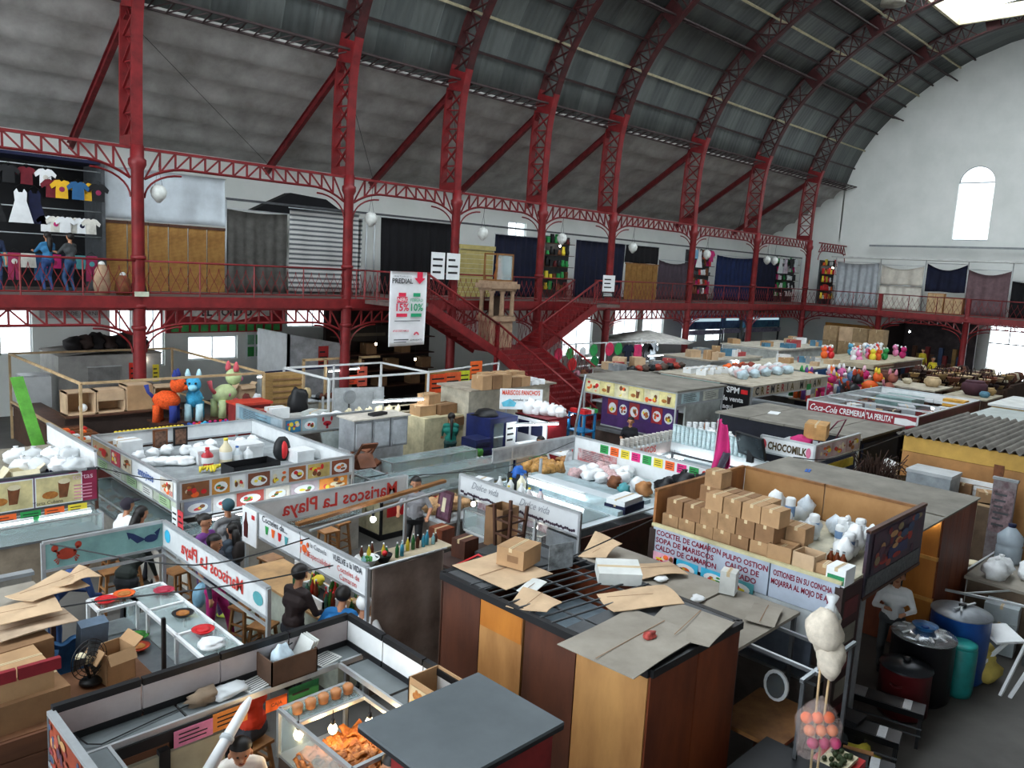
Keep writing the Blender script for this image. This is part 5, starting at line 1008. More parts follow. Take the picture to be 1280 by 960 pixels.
# denim jackets on a chair
o = T('denim_jacket','blue denim jacket draped over a chair back by the fan','jacket',(2.75,9.75,0)); DN = M('3f72a5',.85,0,.2,8); MB().sheet(lambda u,v: (2.5+.55*u,9.72+.12*math.sin(v*3.1),.55+.85*v+.03*math.sin(u*14)),14,10,DN,.06).build('body',o); MB().tube([(2.55,9.7,1.35),(2.48,9.62,1.0),(2.5,9.6,.7)],[.09,.08,.06],DN,8).build('sleeve',o); MB().tube([(3.0,9.7,1.35),(3.08,9.62,1.0),(3.05,9.6,.7)],[.09,.08,.06],DN,8).build('sleeve',o)
o = T('vinyl_cushion','grey blue vinyl backrest of the chair under the jacket','cushion',(2.95,9.62,0)); MB().obox((2.95,9.55,1.45),(.3,.16,.42),M('5d6e80',.5),rx=.2).build('pad',o); MB().beam((2.95,9.6,0),(2.95,9.6,1.3),.04,.04,BLACK).build('support',o)
# fan
f = T('desk_fan','dark round desk fan standing on the brown crates','fan',(2.75,8.95,1.2)); fc = Vector((2.72,8.92,1.5)); dr = Vector((.35,-.93,.1)).normalized(); ax = dr.cross(Vector((0,0,1))).normalized(); ay = ax.cross(dr)
for k in range(5): MB().tube([fc+(ax*math.cos(t)+ay*math.sin(t))*(.05+.042*k)+dr*(.05-.012*k) for t in [2*math.pi*j/24 for j in range(25)]],.005,BLACK,4).build('grille_ring',f)
for k in range(12): t = 2*math.pi*k/12; MB().tube([fc+dr*.06,fc+(ax*math.cos(t)+ay*math.sin(t))*.22],.004,BLACK,3).build('grille_wire',f)
for k in range(3):
    t = 2*math.pi*k/3; u = ax*math.cos(t)+ay*math.sin(t); v = -ax*math.sin(t)+ay*math.cos(t); MB().sheet(lambda a,b_: fc+u*(.04+.15*a)+v*((b_-.5)*.13*(.6+a*.5))+dr*(.03*(b_-.5)),4,4,DGREY,.006).build('blade',f)
MB().tube([fc-dr*.02,fc-dr*.16],[.06,.05],CREAM,12).build('motor',f); MB().tube([fc-dr*.1,(2.75,8.98,1.22)],.02,BLACK,8).build('stem',f); MB().lathe([(.12,0),(.11,.03),(.03,.05)],BLACK,14,(2.75,8.98,1.2)).build('base',f)
# brown crates and planks stacked in the left foreground
pk = T('plank_counter','counter front of horizontal brown planks in the left foreground','counter',(2.4,8.2,0))
for i in range(5): MB().box(1.1,3.35,8.36-.012*(i % 2),8.4,.12+i*.21,.32+i*.21,M('6f4730',.7,0,.2,3,col2='4a2e20',stretch=(.2,1,1))).build('plank',pk)
MB().box(1.1,3.35,8.4,9.4,1.12,1.17,M('7b5236',.7,0,.2,3)).build('top',pk); MB().box(3.3,3.36,8.38,9.4,0,1.15,WOODD).build('end_panel',pk); MB().box(1.1,3.35,8.42,8.46,0,1.1,WOODD).build('backing',pk)
for i,(x,y,z,sx,sy,sz,rz,m_,lb) in enumerate([(1.75,8.9,1.17,1.3,.8,.3,.05,CARDD,'long low brown carton on the plank counter'),(1.7,8.95,1.47,1.15,.75,.22,.03,CARD,'flat brown carton on top of the long carton'),(2.05,9.5,1.2,.8,.55,.5,.1,CARDD,'brown carton standing behind the stacked cartons'),(3.0,9.0,1.17,.32,.34,.36,.15,CARD,'open brown carton beside the fan')]):
    carton((x,y,z),(sx,sy,sz),rz,lb,opened=i == 3,m=m_)
for i,x in enumerate((1.55,1.95)): tag(MB().box(x,x+.38,8.5,8.56,1.7,1.82,M('8a1f2a',.6)).build('red_tray'),'dark red tray lying on the carton stack','tray','red trays on the cartons')
card_sheet(60,735,1.9,.7,.55,.3,CARDL,'large pale cardboard sheet draped over the stall corner',.06,1); card_sheet(35,762,1.86,.6,.5,-.1,CARDL,'tan cardboard sheet lying on the carton stack',.03,2); card_sheet(95,722,1.95,.45,.35,.5,CARDL,'bent cardboard piece over the denim jacket',.08,4); card_sheet(40,780,1.75,.8,.5,.05,M('b79f86',.85),'wide tan cardboard lid on the brown cartons',.02,3)
sr = T('frame_roof','low board roof of the stall behind the cardboard sheets','roof',(1.9,10.2,0)); MB().box(1.4,2.7,9.9,10.9,1.72,1.76,DUST).build('board',sr); frame4(sr,1.45,2.65,9.95,10.85,1.72,WOODD)
tag(MB().beam((3.36,8.5,0),(3.36,8.5,1.95),.04,.04,BLACK).build('thin_post'),'thin dark post at the end of the plank counter','post')
# low wall / counter left of the crab band with tube light (dessert stall front)
s7 = T('dessert_stall','dessert stall with purple framed cake pictures along its band','stall',(3.6,16.7,0)); X0,X1,Y0,Y1,ZT = 1.3,4.92,15.5,18.4,1.92
frame4(s7,X0,X1,Y0,Y1,ZT-.05,WOODD); band(s7,'S',Y0,X0,X1,ZT-.62,ZT-.02,M('6a3d70',.5,0,.15),strip=DGREY); band(s7,'E',X1,Y0,Y1,ZT-.1,ZT+.3,WHITE)
for i in range(4):
    x = 1.55+i*.79; picture(s7,'S',(x,Y0-.03,ZT-.58),.73,.5,M('dccf9a',.5),80+i,'drink',frame=WHITE,name='cake_picture')
band(s7,'S',Y0-.01,4.45,4.92,ZT-.62,ZT-.02,M('93294a',.5),strip=None,name='torta_panel'); text(s7,'Torta Cubana','S',(4.1,Y0-.045,ZT-.56),.06,BLACK,maxw=.5); text(s7,'tortas','S',(4.68,Y0-.04,ZT-.18),.1,M('f0c8d8',.6),maxw=.36)
for k in range(5): MB().box(4.53,4.83,Y0-.04,Y0-.035,ZT-.3-.06*k,ZT-.28-.06*k,M('d08aa0',.6)).build('price_line',s7)
for i,m_ in enumerate([ORANGE,ORANGE,GREEN,ORANGE,YELLOW]): note('S',(2.9+.38*i,Y0-.04,ZT-.84),.32,.2,m_,['orange price card under the cake pictures','orange price card under the cake pictures','green price card under the cake pictures','orange price card under the cake pictures','yellow price card under the cake pictures'][i],seed=i,group='price cards of the dessert stall')
counter(s7,X0,X1,Y0-.3,Y0+.3,.8,M('9a8c7a',.6),STEEL,.3)
tube_light((2.0,Y0-.05,1.1),(3.85,Y0-.05,1.1),'lit tube under the cake pictures of the dessert stall'); tube_light((3.95,Y0-.05,1.1),(4.8,Y0-.05,1.1),'short lit tube at the right end of the dessert stall case')
MB().box(X0,X1,Y0+.1,Y1-.2,ZT-.14,ZT-.1,M('8d8576',.8)).build('top_board',s7)
for i in range(8):
    p = G(20+22*(i % 4)+8*(i//4),566+12*(i//4),ZT+.1); bagblob((p.x,p.y,ZT-.1),(.2,.18,.16),'cloudy white plastic bag heaped on the dessert stall',BAG if i % 2 else BAGW,i,group='plastic bags on the dessert stall')
carton((3.0,16.0,ZT-.1),(.4,.4,.3),0,'white box on the dessert stall top',m=WHITE); carton((4.4,15.9,ZT-.1),(.5,.35,.1),.3,'dark blue flat parcel on the dessert stall top',m=NAVY); carton((3.8,15.8,ZT-.1),(.45,.3,.15),.1,'open pale box on the dessert stall top',opened=True,m=CREAM)
low = T('low_partition','low grey partition between the dessert stall and the crab stall','partition',(2.2,12.4,0)); MB().box(1.0,3.0,12.2,12.28,0,1.35,M('a39e94',.7)).build('panel',low); MB().box(1.0,3.03,12.17,12.31,1.35,1.4,ALU).build('cap',low); MB().box(1.0,3.0,12.1,12.3,.95,1.0,STEEL).build('shelf',low)
# ---------------------------------------------------------------- antojitos stall with food picture bands
s8 = T('antojitos_stall','long white stall with two rows of food pictures and lit trays','stall',(7.5,16,0)); X0,X1,Y0,Y1,ZT = 5.69,9.35,13.72,18.1,1.92
frame4(s8,X0,X1,Y0,Y1,ZT,ALU); band(s8,'W',X0,Y0,Y1,ZT-.36,ZT,WB); band(s8,'S',Y0,X0,X1,ZT-.36,ZT,WB); band(s8,'S',Y0+.12,X0+.1,X1,ZT-.7,ZT-.4,M('b9b4ad',.5)); band(s8,'N',Y1,X0,X1,ZT-.3,ZT,WHITE); band(s8,'E',X1,Y0,Y1,ZT-.34,ZT,WHITE)
band(s8,'W',X0+.05,Y0+.1,Y1,ZT-.62,ZT-.4,M('c2cbb8',.5))
k = 0
for i,(w,m_) in enumerate([(.5,M('8a5a3a',.5)),(.35,M('c8893a',.5)),(.28,WHITE),(.45,M('7a4a36',.5)),(.32,OFFW),(.38,M('a8663c',.5)),(.5,M('c9b06a',.5)),(.42,M('8a4a30',.5))]):
    picture(s8,'S',(X0+.06+k,Y0-.03,ZT-.33),w*1.08-.04,.29,m_,100+i,'plate' if i % 2 else 'food',name='food_print'); k += w*1.08+.01
k = 0
for i,(w,m_) in enumerate([(.5,M('8f96a8',.5)),(.42,M('d6d6d6',.5)),(.55,M('b0453a',.5)),(.5,M('d9d2c6',.5)),(.6,M('b5a5ad',.5)),(.65,M('e08a2e',.5))]):
    picture(s8,'S',(X0+.15+k,Y0+.09,ZT-.68),w*1.08-.04,.26,m_,120+i,'plate' if i < 5 else 'food',name='food_print'); k += w*1.08
for i,(y,w,m_) in enumerate([(18.0,1.05,M('b9a07c',.5)),(16.9,.5,M('c0485a',.5)),(16.35,.55,M('d8cdb8',.5)),(14.4,.55,M('d8d2c6',.5))]): picture(s8,'W',(X0-.03,y,ZT-.33),w,.29,m_,140+i,'food',name='food_print')
text(s8,'antojitos','W',(X0-.035,15.1,ZT-.24),.15,M('3a5a9a',.5,0,0),bold=.02); text(s8,'20.00','W',(X0-.035,14.0,ZT-.3),.09,RL_,bold=.02)
for i,m_ in enumerate([GREEN,WHITE,GREEN,WHITE,GREEN]): note('W',(X0+.02,17.8-.8*i,ZT-.6),.5,.17,M('a9c79a',.6) if i % 2 == 0 else OFFW,'small menu card under the antojitos band',seed=i,group='menu cards of the antojitos stall')
counter(s8,X0-.35,X0+.3,Y0,Y1-.2,.75,M('b5b0a6',.6),STEEL,.25); counter(s8,X0,X1,Y0-.35,Y0+.3,.75,M('b5b0a6',.6),STEEL,.25)
trays(X0-.3,X0+.25,Y0+.2,Y1-.3,.76,8,'y',[FOODM,M('c9582a',.6),M('d8c08a',.6),BROWN],'tray of cooked food in the side case of the antojitos stall',3); trays(X0+.3,X1-.1,Y0-.3,Y0+.22,.76,8,'x',[FOODM,M('e0d2a8',.6),BROWN,M('d88a3a',.6)],'tray of cooked food in the lit front case of the antojitos stall',5)
tube_light((X0+.5,Y0-.3,1.22),(X0+1.95,Y0-.3,1.22),'long lit tube over the front trays of the antojitos stall',hang=.3); tube_light((X0+2.05,Y0-.3,1.22),(X1-.2,Y0-.3,1.22),'second lit tube over the front trays of the antojitos stall',hang=.3)
MB().box(X0+.05,X1-.05,Y0+.25,Y1-.05,ZT-.4,ZT-.36,M('9aa0a2',.6)).build('top_board',s8)
ZS = ZT-.36
carton((6.2,17.5,ZS),(.45,.4,.34),.1,'white polystyrene box at the back corner of the antojitos stall',m=WHITE); carton((5.95,17.7,ZS),(.35,.35,.25),.3,'open brown carton behind the white box',opened=True)
for i in range(4): bagblob((6.25+.2*i,16.4-.1*i,ZS),(.2,.16,.1),'white plastic bag of napkins on the antojitos stall top',BAGW,i,group='white bags on the antojitos stall',knot=False)
for i,(x,lb,m_) in enumerate(((7.0,'framed saint picture on the antojitos stall top',BROWN),(7.45,'dark framed portrait on the antojitos stall top',BLACK))):
    o = T('framed_picture',lb,'picture',(x,17.8,ZS)); MB().box(x-.16,x+.16,17.78,17.82,ZS,ZS+.42,m_).build('frame',o); MB().box(x-.12,x+.12,17.77,17.78,ZS+.04,ZS+.38,M('7a5a48',.5,0,.4,12)).build('print',o)
for i in range(9): o = tag(MB().tube([(6.75+.05*i,15.2+.1*math.sin(i),ZS+.06),(6.8+.05*i,15.3,ZS+.12),(6.9+.05*i,15.35,ZS+.06)],[.02,.03,.015],YELLOW,6).build('banana'),'banana in the heap on the antojitos stall top','fruit','bananas on the antojitos stall')
o = open_bin((7.4,14.35,ZS),(1.0,.5,.36),.05,BLACK,'black plastic crate on the antojitos stall top','black_crate')
for i,(x,h,r_,m_,mc,lb) in enumerate([(7.15,.4,.12,M('c0303a',.4),REDP,'red canister on the antojitos stall top'),(7.55,.55,.13,CREAM,YELLOW,'tall cream jar with label on the antojitos stall top'),(7.8,.35,.1,M('dfe8ef',.4),BLUE,'short white jar with blue lid on the antojitos stall top'),(7.1,.32,.07,M('b8c8b0',.3),WHITE,'small green bottle on the antojitos stall top'),(8.05,.3,.1,WHITE,WHITE,'white jug near the foam cooler')]): bottle((x,15.75,ZS),h,r_,m_,lb,mc,name='jar',ml=WHITE)
for x,y,sz,lb in ((8.2,16.1,(.55,.45,.32),'large white foam cooler on the antojitos stall top'),(7.25,16.1,(.45,.4,.3),'white box beside the cream jar'),(8.95,15.1,(.4,.4,.28),'small white foam cooler at the stall corner')):
    o = T('foam_cooler',lb,'cooler',(x,y,ZS)); MB().box(-sz[0]/2,sz[0]/2,-sz[1]/2,sz[1]/2,0,sz[2]*.8,WHITE).build('body',o,w=False); MB().box(-sz[0]/2-.02,sz[0]/2+.02,-sz[1]/2-.02,sz[1]/2+.02,sz[2]*.8,sz[2],WHITE).build('lid',o,w=False)
o = T('backpack','black and red backpack next to the foam cooler','bag',(8.65,15.4,ZS)); MB().ball((0,0,.25),(.2,.15,.28),BLACK,12,9,.15,2).build('body',o,w=False); MB().ball((0,-.1,.25),(.08,.08,.2),REDP,10,7).build('pocket',o,w=False)
person('person with dark hair bent behind the lit trays of the antojitos stall',(8.95,14.4,0),2.9,WHITE,NAVY,lean=.5,hands=((-.2,.4,.9),(.2,.4,.9)),vox=.016)
# walkway people
def pack(m): 
    def f(o,H,nk,hd,fw,bk): b = MB().ball(H+fw*.33-bk*.2,(.15,.11,.22),m,12,9,.1,3); b.build('backpack',o,w=False)
    return f
def shopbag(m):
    def f(o,H,nk,hd,fw,bk): MB().ball((.3,.12,.52),(.13,.1,.19),m,12,9,.4,5).build('carrier_bag',o,w=False)
    return f
person('person in purple top walking with a pale blue carrier bag and patterned leggings',(5.5,12.2,0),-2.6,M('7a3f8f',.8),M('5a3a6a',.8,0,.3,20),shoes=M('b8c24a',.6),feet=((-.1,.22,.06),(.1,-.2,.08)),hands=((-.26,.1,.8),(.3,.12,.78)),hair='bun',sleeves=False,extra=shopbag(M('8fc2dc',.4)),vox=.012)
person('person in grey hooded sweatshirt with a black backpack facing the trays',(6.15,12.75,0),.1,M('8c8d8f',.85),M('2a2c34',.8),hands=((-.2,.3,1.0),(.2,.3,1.0)),haircol=M('30505a',.8),extra=pack(BLACK),vox=.012)
person('shorter person in grey blue jacket with long dark hair behind the grey sweatshirt',(5.98,12.25,0),.3,M('5d6a78',.85),M('2c2e36',.8),hair='long',scale=.85,extra=pack(M('2d2624',.8)),vox=.013)
person('person in magenta leggings walking beside the mirrored band',(5.2,11.2,0),-2.5,M('3d4250',.8),M('a81d6a',.8),shoes=M('9fd0b0',.6),feet=((-.1,.25,.06),(.1,-.25,.1)),hair='short',vox=.012)
person('person in white shirt and dark cap seated at the side trays of the antojitos stall',(5.0,14.75,0),-1.4,WHITE,M('5a6470',.8),hip=(0,0,.6),lean=.35,feet=sit_feet(.3),hands=((-.15,.35,.85),(.15,.35,.85)),cap=M('2a2430',.8),vox=.012)
person('person with curly dark hair seated beside the white shirt at the side trays',(5.05,14.15,0),-1.4,M('4a3a36',.8),M('2a2c34',.8),hip=(0,0,.6),lean=.3,feet=sit_feet(.3),hands=((-.15,.35,.85),(.15,.35,.85)),hair='long',vox=.012)
stool((4.95,14.75,0),0,.48,'low stool under the person in white shirt'); stool((5.0,14.15,0),0,.48,'low stool under the person with curly hair')
for i in range(2): note('W',(5.63,13.82-.25*i,1.05),.22,.42,[WHITE,M('d8404a',.6)][i],['white leaflet hung at the stall corner','red and white leaflet hung at the stall corner'][i],seed=i)
# ---------------------------------------------------------------- cooking pots, griddles and goods at the lower right
def pot(p,r,h,mb,ml,label,lidknob=BLACK,name='stock_pot'):
    o = T(name,label,'pot',(p[0],p[1],p[2] if len(p) > 2 else 0)); MB().lathe([(r*.9,0),(r,.05),(r,h-.02),(r*1.04,h)],mb,24).build('body',o,w=False)
    MB().lathe([(r*1.05,h),(r*1.03,h+.02),(r*.6,h+.07),(r*.15,h+.09)],ml,24).build('lid',o,w=False); MB().lathe([(.05,h+.09),(.06,h+.13),(.03,h+.14)],lidknob,10).build('knob',o,w=False)
    for s_ in (-1,1): MB().tube([(s_*r,-.08,h*.75),(s_*(r+.07),0,h*.75),(s_*r,.08,h*.75)],.015,mb,6).build('handle',o,w=False)
    return o
g = lambda px,py,z: G(px,py,z)
pot((11.72,3.36),.34,.7,M('5a1a1e',.35,.1),M('3a3d42',.3,.5),'dark red enamel pot with a grey lid beside the griddles')
o = pot((12.42,3.38),.43,.95,M('17161a',.35),M('b9bec2',.25,.8),'tall black pot with an aluminium lid and a blue basin on top',BLUE); MB().lathe([(.12,1.04),(.17,1.1),(.18,1.11),(.13,1.07)],M('2e7ac0',.4),16).build('blue_basin',o,w=False)
for k in range(10): t = 2*math.pi*k/10; MB().obox((.3*math.cos(t),.3*math.sin(t),1.015),(.12,.035,.008),WHITE,rz=t,ry=.2).build('lid_stripe',o,w=False)
o = pot((13.55,3.2),.42,1.05,M('1f4f9a',.4),M('8a9096',.4,.4),'blue plastic barrel with a grey lid and tongs on top',BLACK,'barrel')
for k in (-1,1): MB().beam((-.25,.05*k,1.16),(.28,-.1*k,1.16),.03,.02,ALU).build('tongs',o,w=False)
o = T('plastic_drum','teal plastic drum in front of the blue barrel','drum',(12.98,3.0,0)); MB().lathe([(.2,0),(.22,.1),(.22,.72),(.2,.78)],M('1f7f7c',.4),18).build('body',o,w=False); MB().lathe([(.21,.75),(.21,.8),(.15,.81)],M('2fa09a',.4),18).build('lid',o,w=False)
p = g(1218,830,.2); bagblob((p.x,p.y,0),(.34,.34,.3),'bulging yellow cream sack beside the teal drum',M('c9b45c',.8,0,.15),3,'grain_sack',knot=False)
person('person in white top standing behind the big pots',(12.85,3.98,0),1.9,WHITE,DGREY,hip=(0,0,.88),lean=.2,hands=((-.15,.35,1.1),(.12,.35,1.15)),hair='long',vox=.014)
# griddle tables
def griddle(px,py,rz,label):
    p = g(px,py,.5); o = T('griddle_stove',label,'stove',(p.x,p.y,0),rz); MB().box(-.5,.5,-.16,.16,.42,.5,M('1c1d20',.35,.5)).build('body',o,w=False); MB().box(-.48,-.22,-.14,.14,.5,.51,M('9a9ea2',.35,.5)).build('plate',o,w=False); MB().box(.24,.34,-.14,.14,.5,.51,M('c9cdd0',.35,.3)).build('plate',o,w=False); MB().box(-.2,.22,-.14,.14,.5,.505,BLACK).build('grill_bed',o,w=False)
    for x in (-.46,.46):
        for y in (-.13,.13): MB().box(x-.02,x+.02,y-.02,y+.02,0,.42,BLACK).build('leg',o,w=False)
    for k in range(2): MB().beam((-.5,-.18,.3-.1*k),(.5,-.18,.3-.1*k),.02,.02,DGREY).build('rail',o,w=False)
    return o
griddle(1105,872,-1.35,'black griddle stove beside the dark red pot'); griddle(1072,905,-1.35,'black griddle stove in front of the menu board'); griddle(1060,945,-1.3,'black low griddle stove at the aisle edge')
p = g(1062,893,.55); o = T('gas_burner','small black gas burner box next to the griddles','burner',(p.x,p.y,0)); MB().box(-.16,.16,-.16,.16,0,.55,BLACK).build('body',o,w=False); MB().slab(ellipse(0,.3,.08,.08,8),lambda a,c,d: Vector((-.161-d,a,c)),.01,DGREY).build('dial',o,w=False)
# white folding chair lying tilted
o = T('folding_chair','white folding chair tilted on the aisle floor','chair',(14.6,2.75,0)); a = g(1235,800,.75); b_ = g(1290,795,.8); MB().obox((a.x+.3,a.y-.1,.8),(.5,.42,.04),WHITE,rz=-.6,rx=.25).build('seat',o)
for (u,v) in (((1225,795,.7),(1168,850,.0)),((1262,800,.7),(1190,862,.0)),((1285,800,.75),(1250,870,0)),((1290,830,.6),(1262,872,0))): MB().beam(g(*u),g(*v),.04,.05,WHITE).build('leg',o)
# cotton candy stand
cs = T('cotton_candy_stand','sticks with bagged white cotton candy and candied fruit standing on a white bucket','candy stand',(7.2,2.62,0)); B0 = Vector((7.2,2.62,0))
MB().lathe([(.16,0),(.2,1.15),(.21,1.2),(.17,1.2)],WHITE,18,B0).build('bucket',cs)
t1 = g(1040,778,2.3); t2 = g(1046,815,2.2)
def at_depth(px,py,ref): d = _f*FPX+_r*(px-640)-_u*(py-480); k = (ref-CP).dot(_f)/d.dot(_f); return CP+d*k
ref = Vector((7.2,2.62,1.6)); A = lambda x,y: at_depth(x,y,ref)
for (q0,q1) in (((1031,775),(1012,975)),((1040,820),(1020,975))): MB().tube([A(*q0),A(*q1)],.012,WOODP,6).build('stick',cs)
CCW = M('cfc4b4',.9,0,.1,12,.4,30); u_ = (A(1031,760)-A(1031,815)).length/2
MB().ball(A(1031,788),(.16,.16,u_*1.05),CCW,16,12,.25,3).build('cotton_candy',cs); MB().ball(A(1038,822),(.13,.13,.2),CCW,16,12,.25,5).build('cotton_candy',cs); MB().lathe([(.1,0),(.03,.12),(.06,.2)],BAG,10,A(1038,770)).build('bag_knot',cs)
for k in range(9): MB().ball(A(1008+14*(k % 3)+4*(k//3),897+16*(k//3)),.055,[ORANGE,M('f08a5a',.5),M('d0487a',.5)][k//3 % 3],10,8).build('candied_fruit',cs)
MB().ball(A(1022,912),(.24,.2,.3),M('e8d5cf',.2,0,.05,alpha=.18),16,12,.3,8).build('clear_bag',cs)
bagblob((*g(1075,958,.1).xy,0),(.2,.2,.2),'yellow green bag on the floor by the candy stand',M('b8a83a',.6),2,knot=False)
# right edge stall with stacked goods and steel frame
rs = T('steel_frame_rack','thin steel frame rack at the aisle edge with a board top','rack',(15.5,2.9,0)); a = g(1172,735,1.1)
fr_ = [g(1172,735,1.0),g(1245,690,1.0),g(1300,735,1.0),g(1300,750,1.0)]
MB().beam(fr_[0],fr_[1],.04,.04,ALU).build('bar',rs); MB().beam(fr_[0],g(1290,760,1.0),.04,.04,ALU).build('bar',rs); MB().beam(g(1200,742,1.0),g(1270,738,1.0),.025,.025,ALU).build('bar',rs)
for q in (fr_[0],fr_[1],g(1290,760,1.0)): MB().beam((q.x,q.y,0),(q.x,q.y,1.0),.04,.04,DGREY).build('post',rs)
tb = T('board_table','dusty board table loaded at the right edge of the aisle','table',(17,3.3,0)); q = g(1255,722,1.05); MB().box(q.x-.5,q.x+1.0,q.y-.7,q.y+.5,1.0,1.05,DUST).build('top',tb); MB().box(q.x-.45,q.x-.4,q.y-.7,q.y+.45,.1,1.0,M('6a5a4a',.8)).build('side',tb); MB().box(q.x+.85,q.x+.9,q.y-.7,q.y+.45,0,1.0,M('6a5a4a',.8)).build('side',tb)
for i in range(4): bagblob((q.x-.3+.25*i,q.y-.35,1.05) if i > 1 else (q.x-.2+.3*i,q.y+.1,1.05),(.2,.2,.18),'clear bag of goods on the board table',BAGW,i,group='bags on the board table')
for i in range(3):
    z = .25+.25*i; carton((q.x-.75,q.y-.2,.02+.28*i),(.4,.5,.27),.1,'clear plastic storage box stacked beside the board table',m=M('b9c4c8',.3,0,.1,alpha=.8),group='storage boxes by the board table',name='storage_box')
o = T('water_bottle','large upturned clear water bottle with blue cap at the right edge','bottle',(*g(1262,680,1.4).xy,1.05)); MB().lathe([(.2,0),(.22,.05),(.22,.3),(.2,.33),(.22,.36),(.22,.5),(.06,.68)],M('b8c6d0',.15,0,.05,alpha=.7),18).build('body',o,w=False); MB().lathe([(.06,.66),(.07,.74)],NAVY,12).build('cap',o,w=False)
tall = T('standing_partition','tall narrow poster covered partition at the right of the wooden store','partition',(15.4,3.55,0)); a = g(1243,597,2.3); MB().box(a.x-.03,a.x+.03,a.y-.42,a.y,0,2.3,M('8d8a8a',.6,0,.35,5,col2='5f4a4e')).build('panel',tall); MB().box(a.x-.05,a.x+.05,a.y-.44,a.y+.02,2.28,2.33,GREY).build('cap',tall); picture(tall,'W',(a.x-.04,a.y-.02,1.2),.38,.9,M('8a7478',.6,0,.4,8),9,'lines')
curtain('hanging_sheet','pale cream cloth hanging beside the wooden store','S',16.0,16.9,.02,2.1,4.0,M('b9b29c',.9,0,.15),.04,3,.05,41)
o = T('round_stool','round cream stool beside the rack','stool',(*g(1220,688,1.0).xy,0)); MB().lathe([(.16,.7),(.17,.74),(.15,.76)],CREAM,16).build('seat',o,w=False)
for k in range(3): t = 2*math.pi*k/3; MB().beam((.1*math.cos(t),.1*math.sin(t),.7),(.17*math.cos(t),.17*math.sin(t),0),.03,.03,CREAM).build('leg',o,w=False)
tag(MB().ball((*g(1232,735,.5).xy,.35),(.3,.25,.35),M('2c4a8a',.6),14,10,.4,2).build('blue_bundle'),'dark blue plastic bundle under the steel rack','bundle')
# goods between the grey store roof and the corrugated booth
o = T('metal_cabinet','pale blue grey metal cabinet behind the store roof','cabinet',(*g(1160,600,1.8).xy,0)); q = g(1160,592,2.0); MB().box(-.35,.35,-.55,.35,0,2.0,M('9aa3a8',.5)).build('body',o,w=False); MB().box(-.37,.37,-.57,.37,1.98,2.05,LGREY).build('top',o,w=False)
o = T('slatted_bench_back','white slatted panel leaning behind the store','panel',(*g(1215,610,1.8).xy,0)); q = g(1215,605,1.8)
for i in range(6): MB().box(q.x-.02,q.x+.02,q.y-.8,q.y+.7,1.2+.12*i,1.3+.12*i,WHITE).build('slat',o)
MB().box(q.x,q.x+.04,q.y-.78,q.y-.72,0,1.9,LGREY).build('leg',o); MB().box(q.x,q.x+.04,q.y+.62,q.y+.68,0,1.9,LGREY).build('leg',o)
for i,(px,py,d,m_,lb) in enumerate([(1208,605,(.5,.35,.25),CARDD,'brown carton in front of the slatted panel'),(1252,598,(.5,.5,.3),WHITE,'white bin with a lid at the right behind the store'),(1232,615,(.35,.3,.22),CARD,'small carton beside the white bin')]):
    q = g(px,py,1.75); carton((q.x,q.y,1.55),d,.2*i,lb,m=m_); tag(MB().box(q.x-.3,q.x+.3,q.y-.3,q.y+.3,0,1.55,M('6d5a48',.8)).box(q.x-.32,q.x+.32,q.y-.32,q.y+.32,1.5,1.55,WOODP).build('stand'),['brown stand under the carton by the slatted panel','brown stand under the white bin','brown stand under the small carton'][i],'stand')
bagblob((*g(1262,600,1.8).xy,1.85),(.3,.3,.22),'white cloth bundle on the bin behind the store',BAGW,4,knot=False)
# ---------------------------------------------------------------- corrugated booth with yellow walls
cb = T('corrugated_booth','ochre walled booth under a grey corrugated roof','booth',(22.5,5.4,0)); X0,X1,Y0,Y1,ZT = 20.0,24.9,3.6,6.5,2.6; YW = M('c9a04e',.7,0,.15,1.2); YW2 = M('b5834f',.7,0,.2,1.2)
MB().sheet(lambda u,v: (X0-.1+(X1-X0+.2)*u,Y0-.1+(Y1-Y0+.2)*v,ZT+.05*math.sin(v*2*math.pi*16)),4,128,M('77736c',.8,0,.2,2),.02).build('roof_sheet',cb)
MB().box(X0,X0+.05,Y0,Y1,2.18,ZT-.06,YW).build('upper_board',cb); MB().box(X0,X0+.05,Y0,Y1,0,2.17,YW2).build('lower_board',cb); MB().box(X0,X1,Y0,Y0+.05,0,ZT-.06,YW).build('side_wall',cb); MB().box(X0,X1,Y1-.05,Y1,0,ZT-.06,YW).build('side_wall',cb); MB().box(X0-.02,X0,4.3,4.5,1.95,2.25,BROWN).build('patch',cb)
ob_ = T('ochre_booth','small ochre booth with a flat pale roof behind the corrugated one','booth',(*g(1265,505,2.2).xy,0)); q = g(1240,505,2.4); MB().box(q.x,q.x+3,q.y-2.2,q.y,0,2.35,YW).build('wall',ob_); MB().box(q.x-.1,q.x+3.1,q.y-2.3,q.y+.1,2.35,2.42,OFFW).build('roof',ob_)
pr_ = T('pale_roof','flat pale roof between the corrugated booth and the cream shop sign','booth',(26,5,0)); MB().box(25.2,28.4,4.6,6.7,2.4,2.46,M('a9b0ac',.7,0,.1)).build('roof',pr_); MB().box(25.3,28.3,4.7,6.6,0,2.4,M('6d6256',.8)).build('wall',pr_)
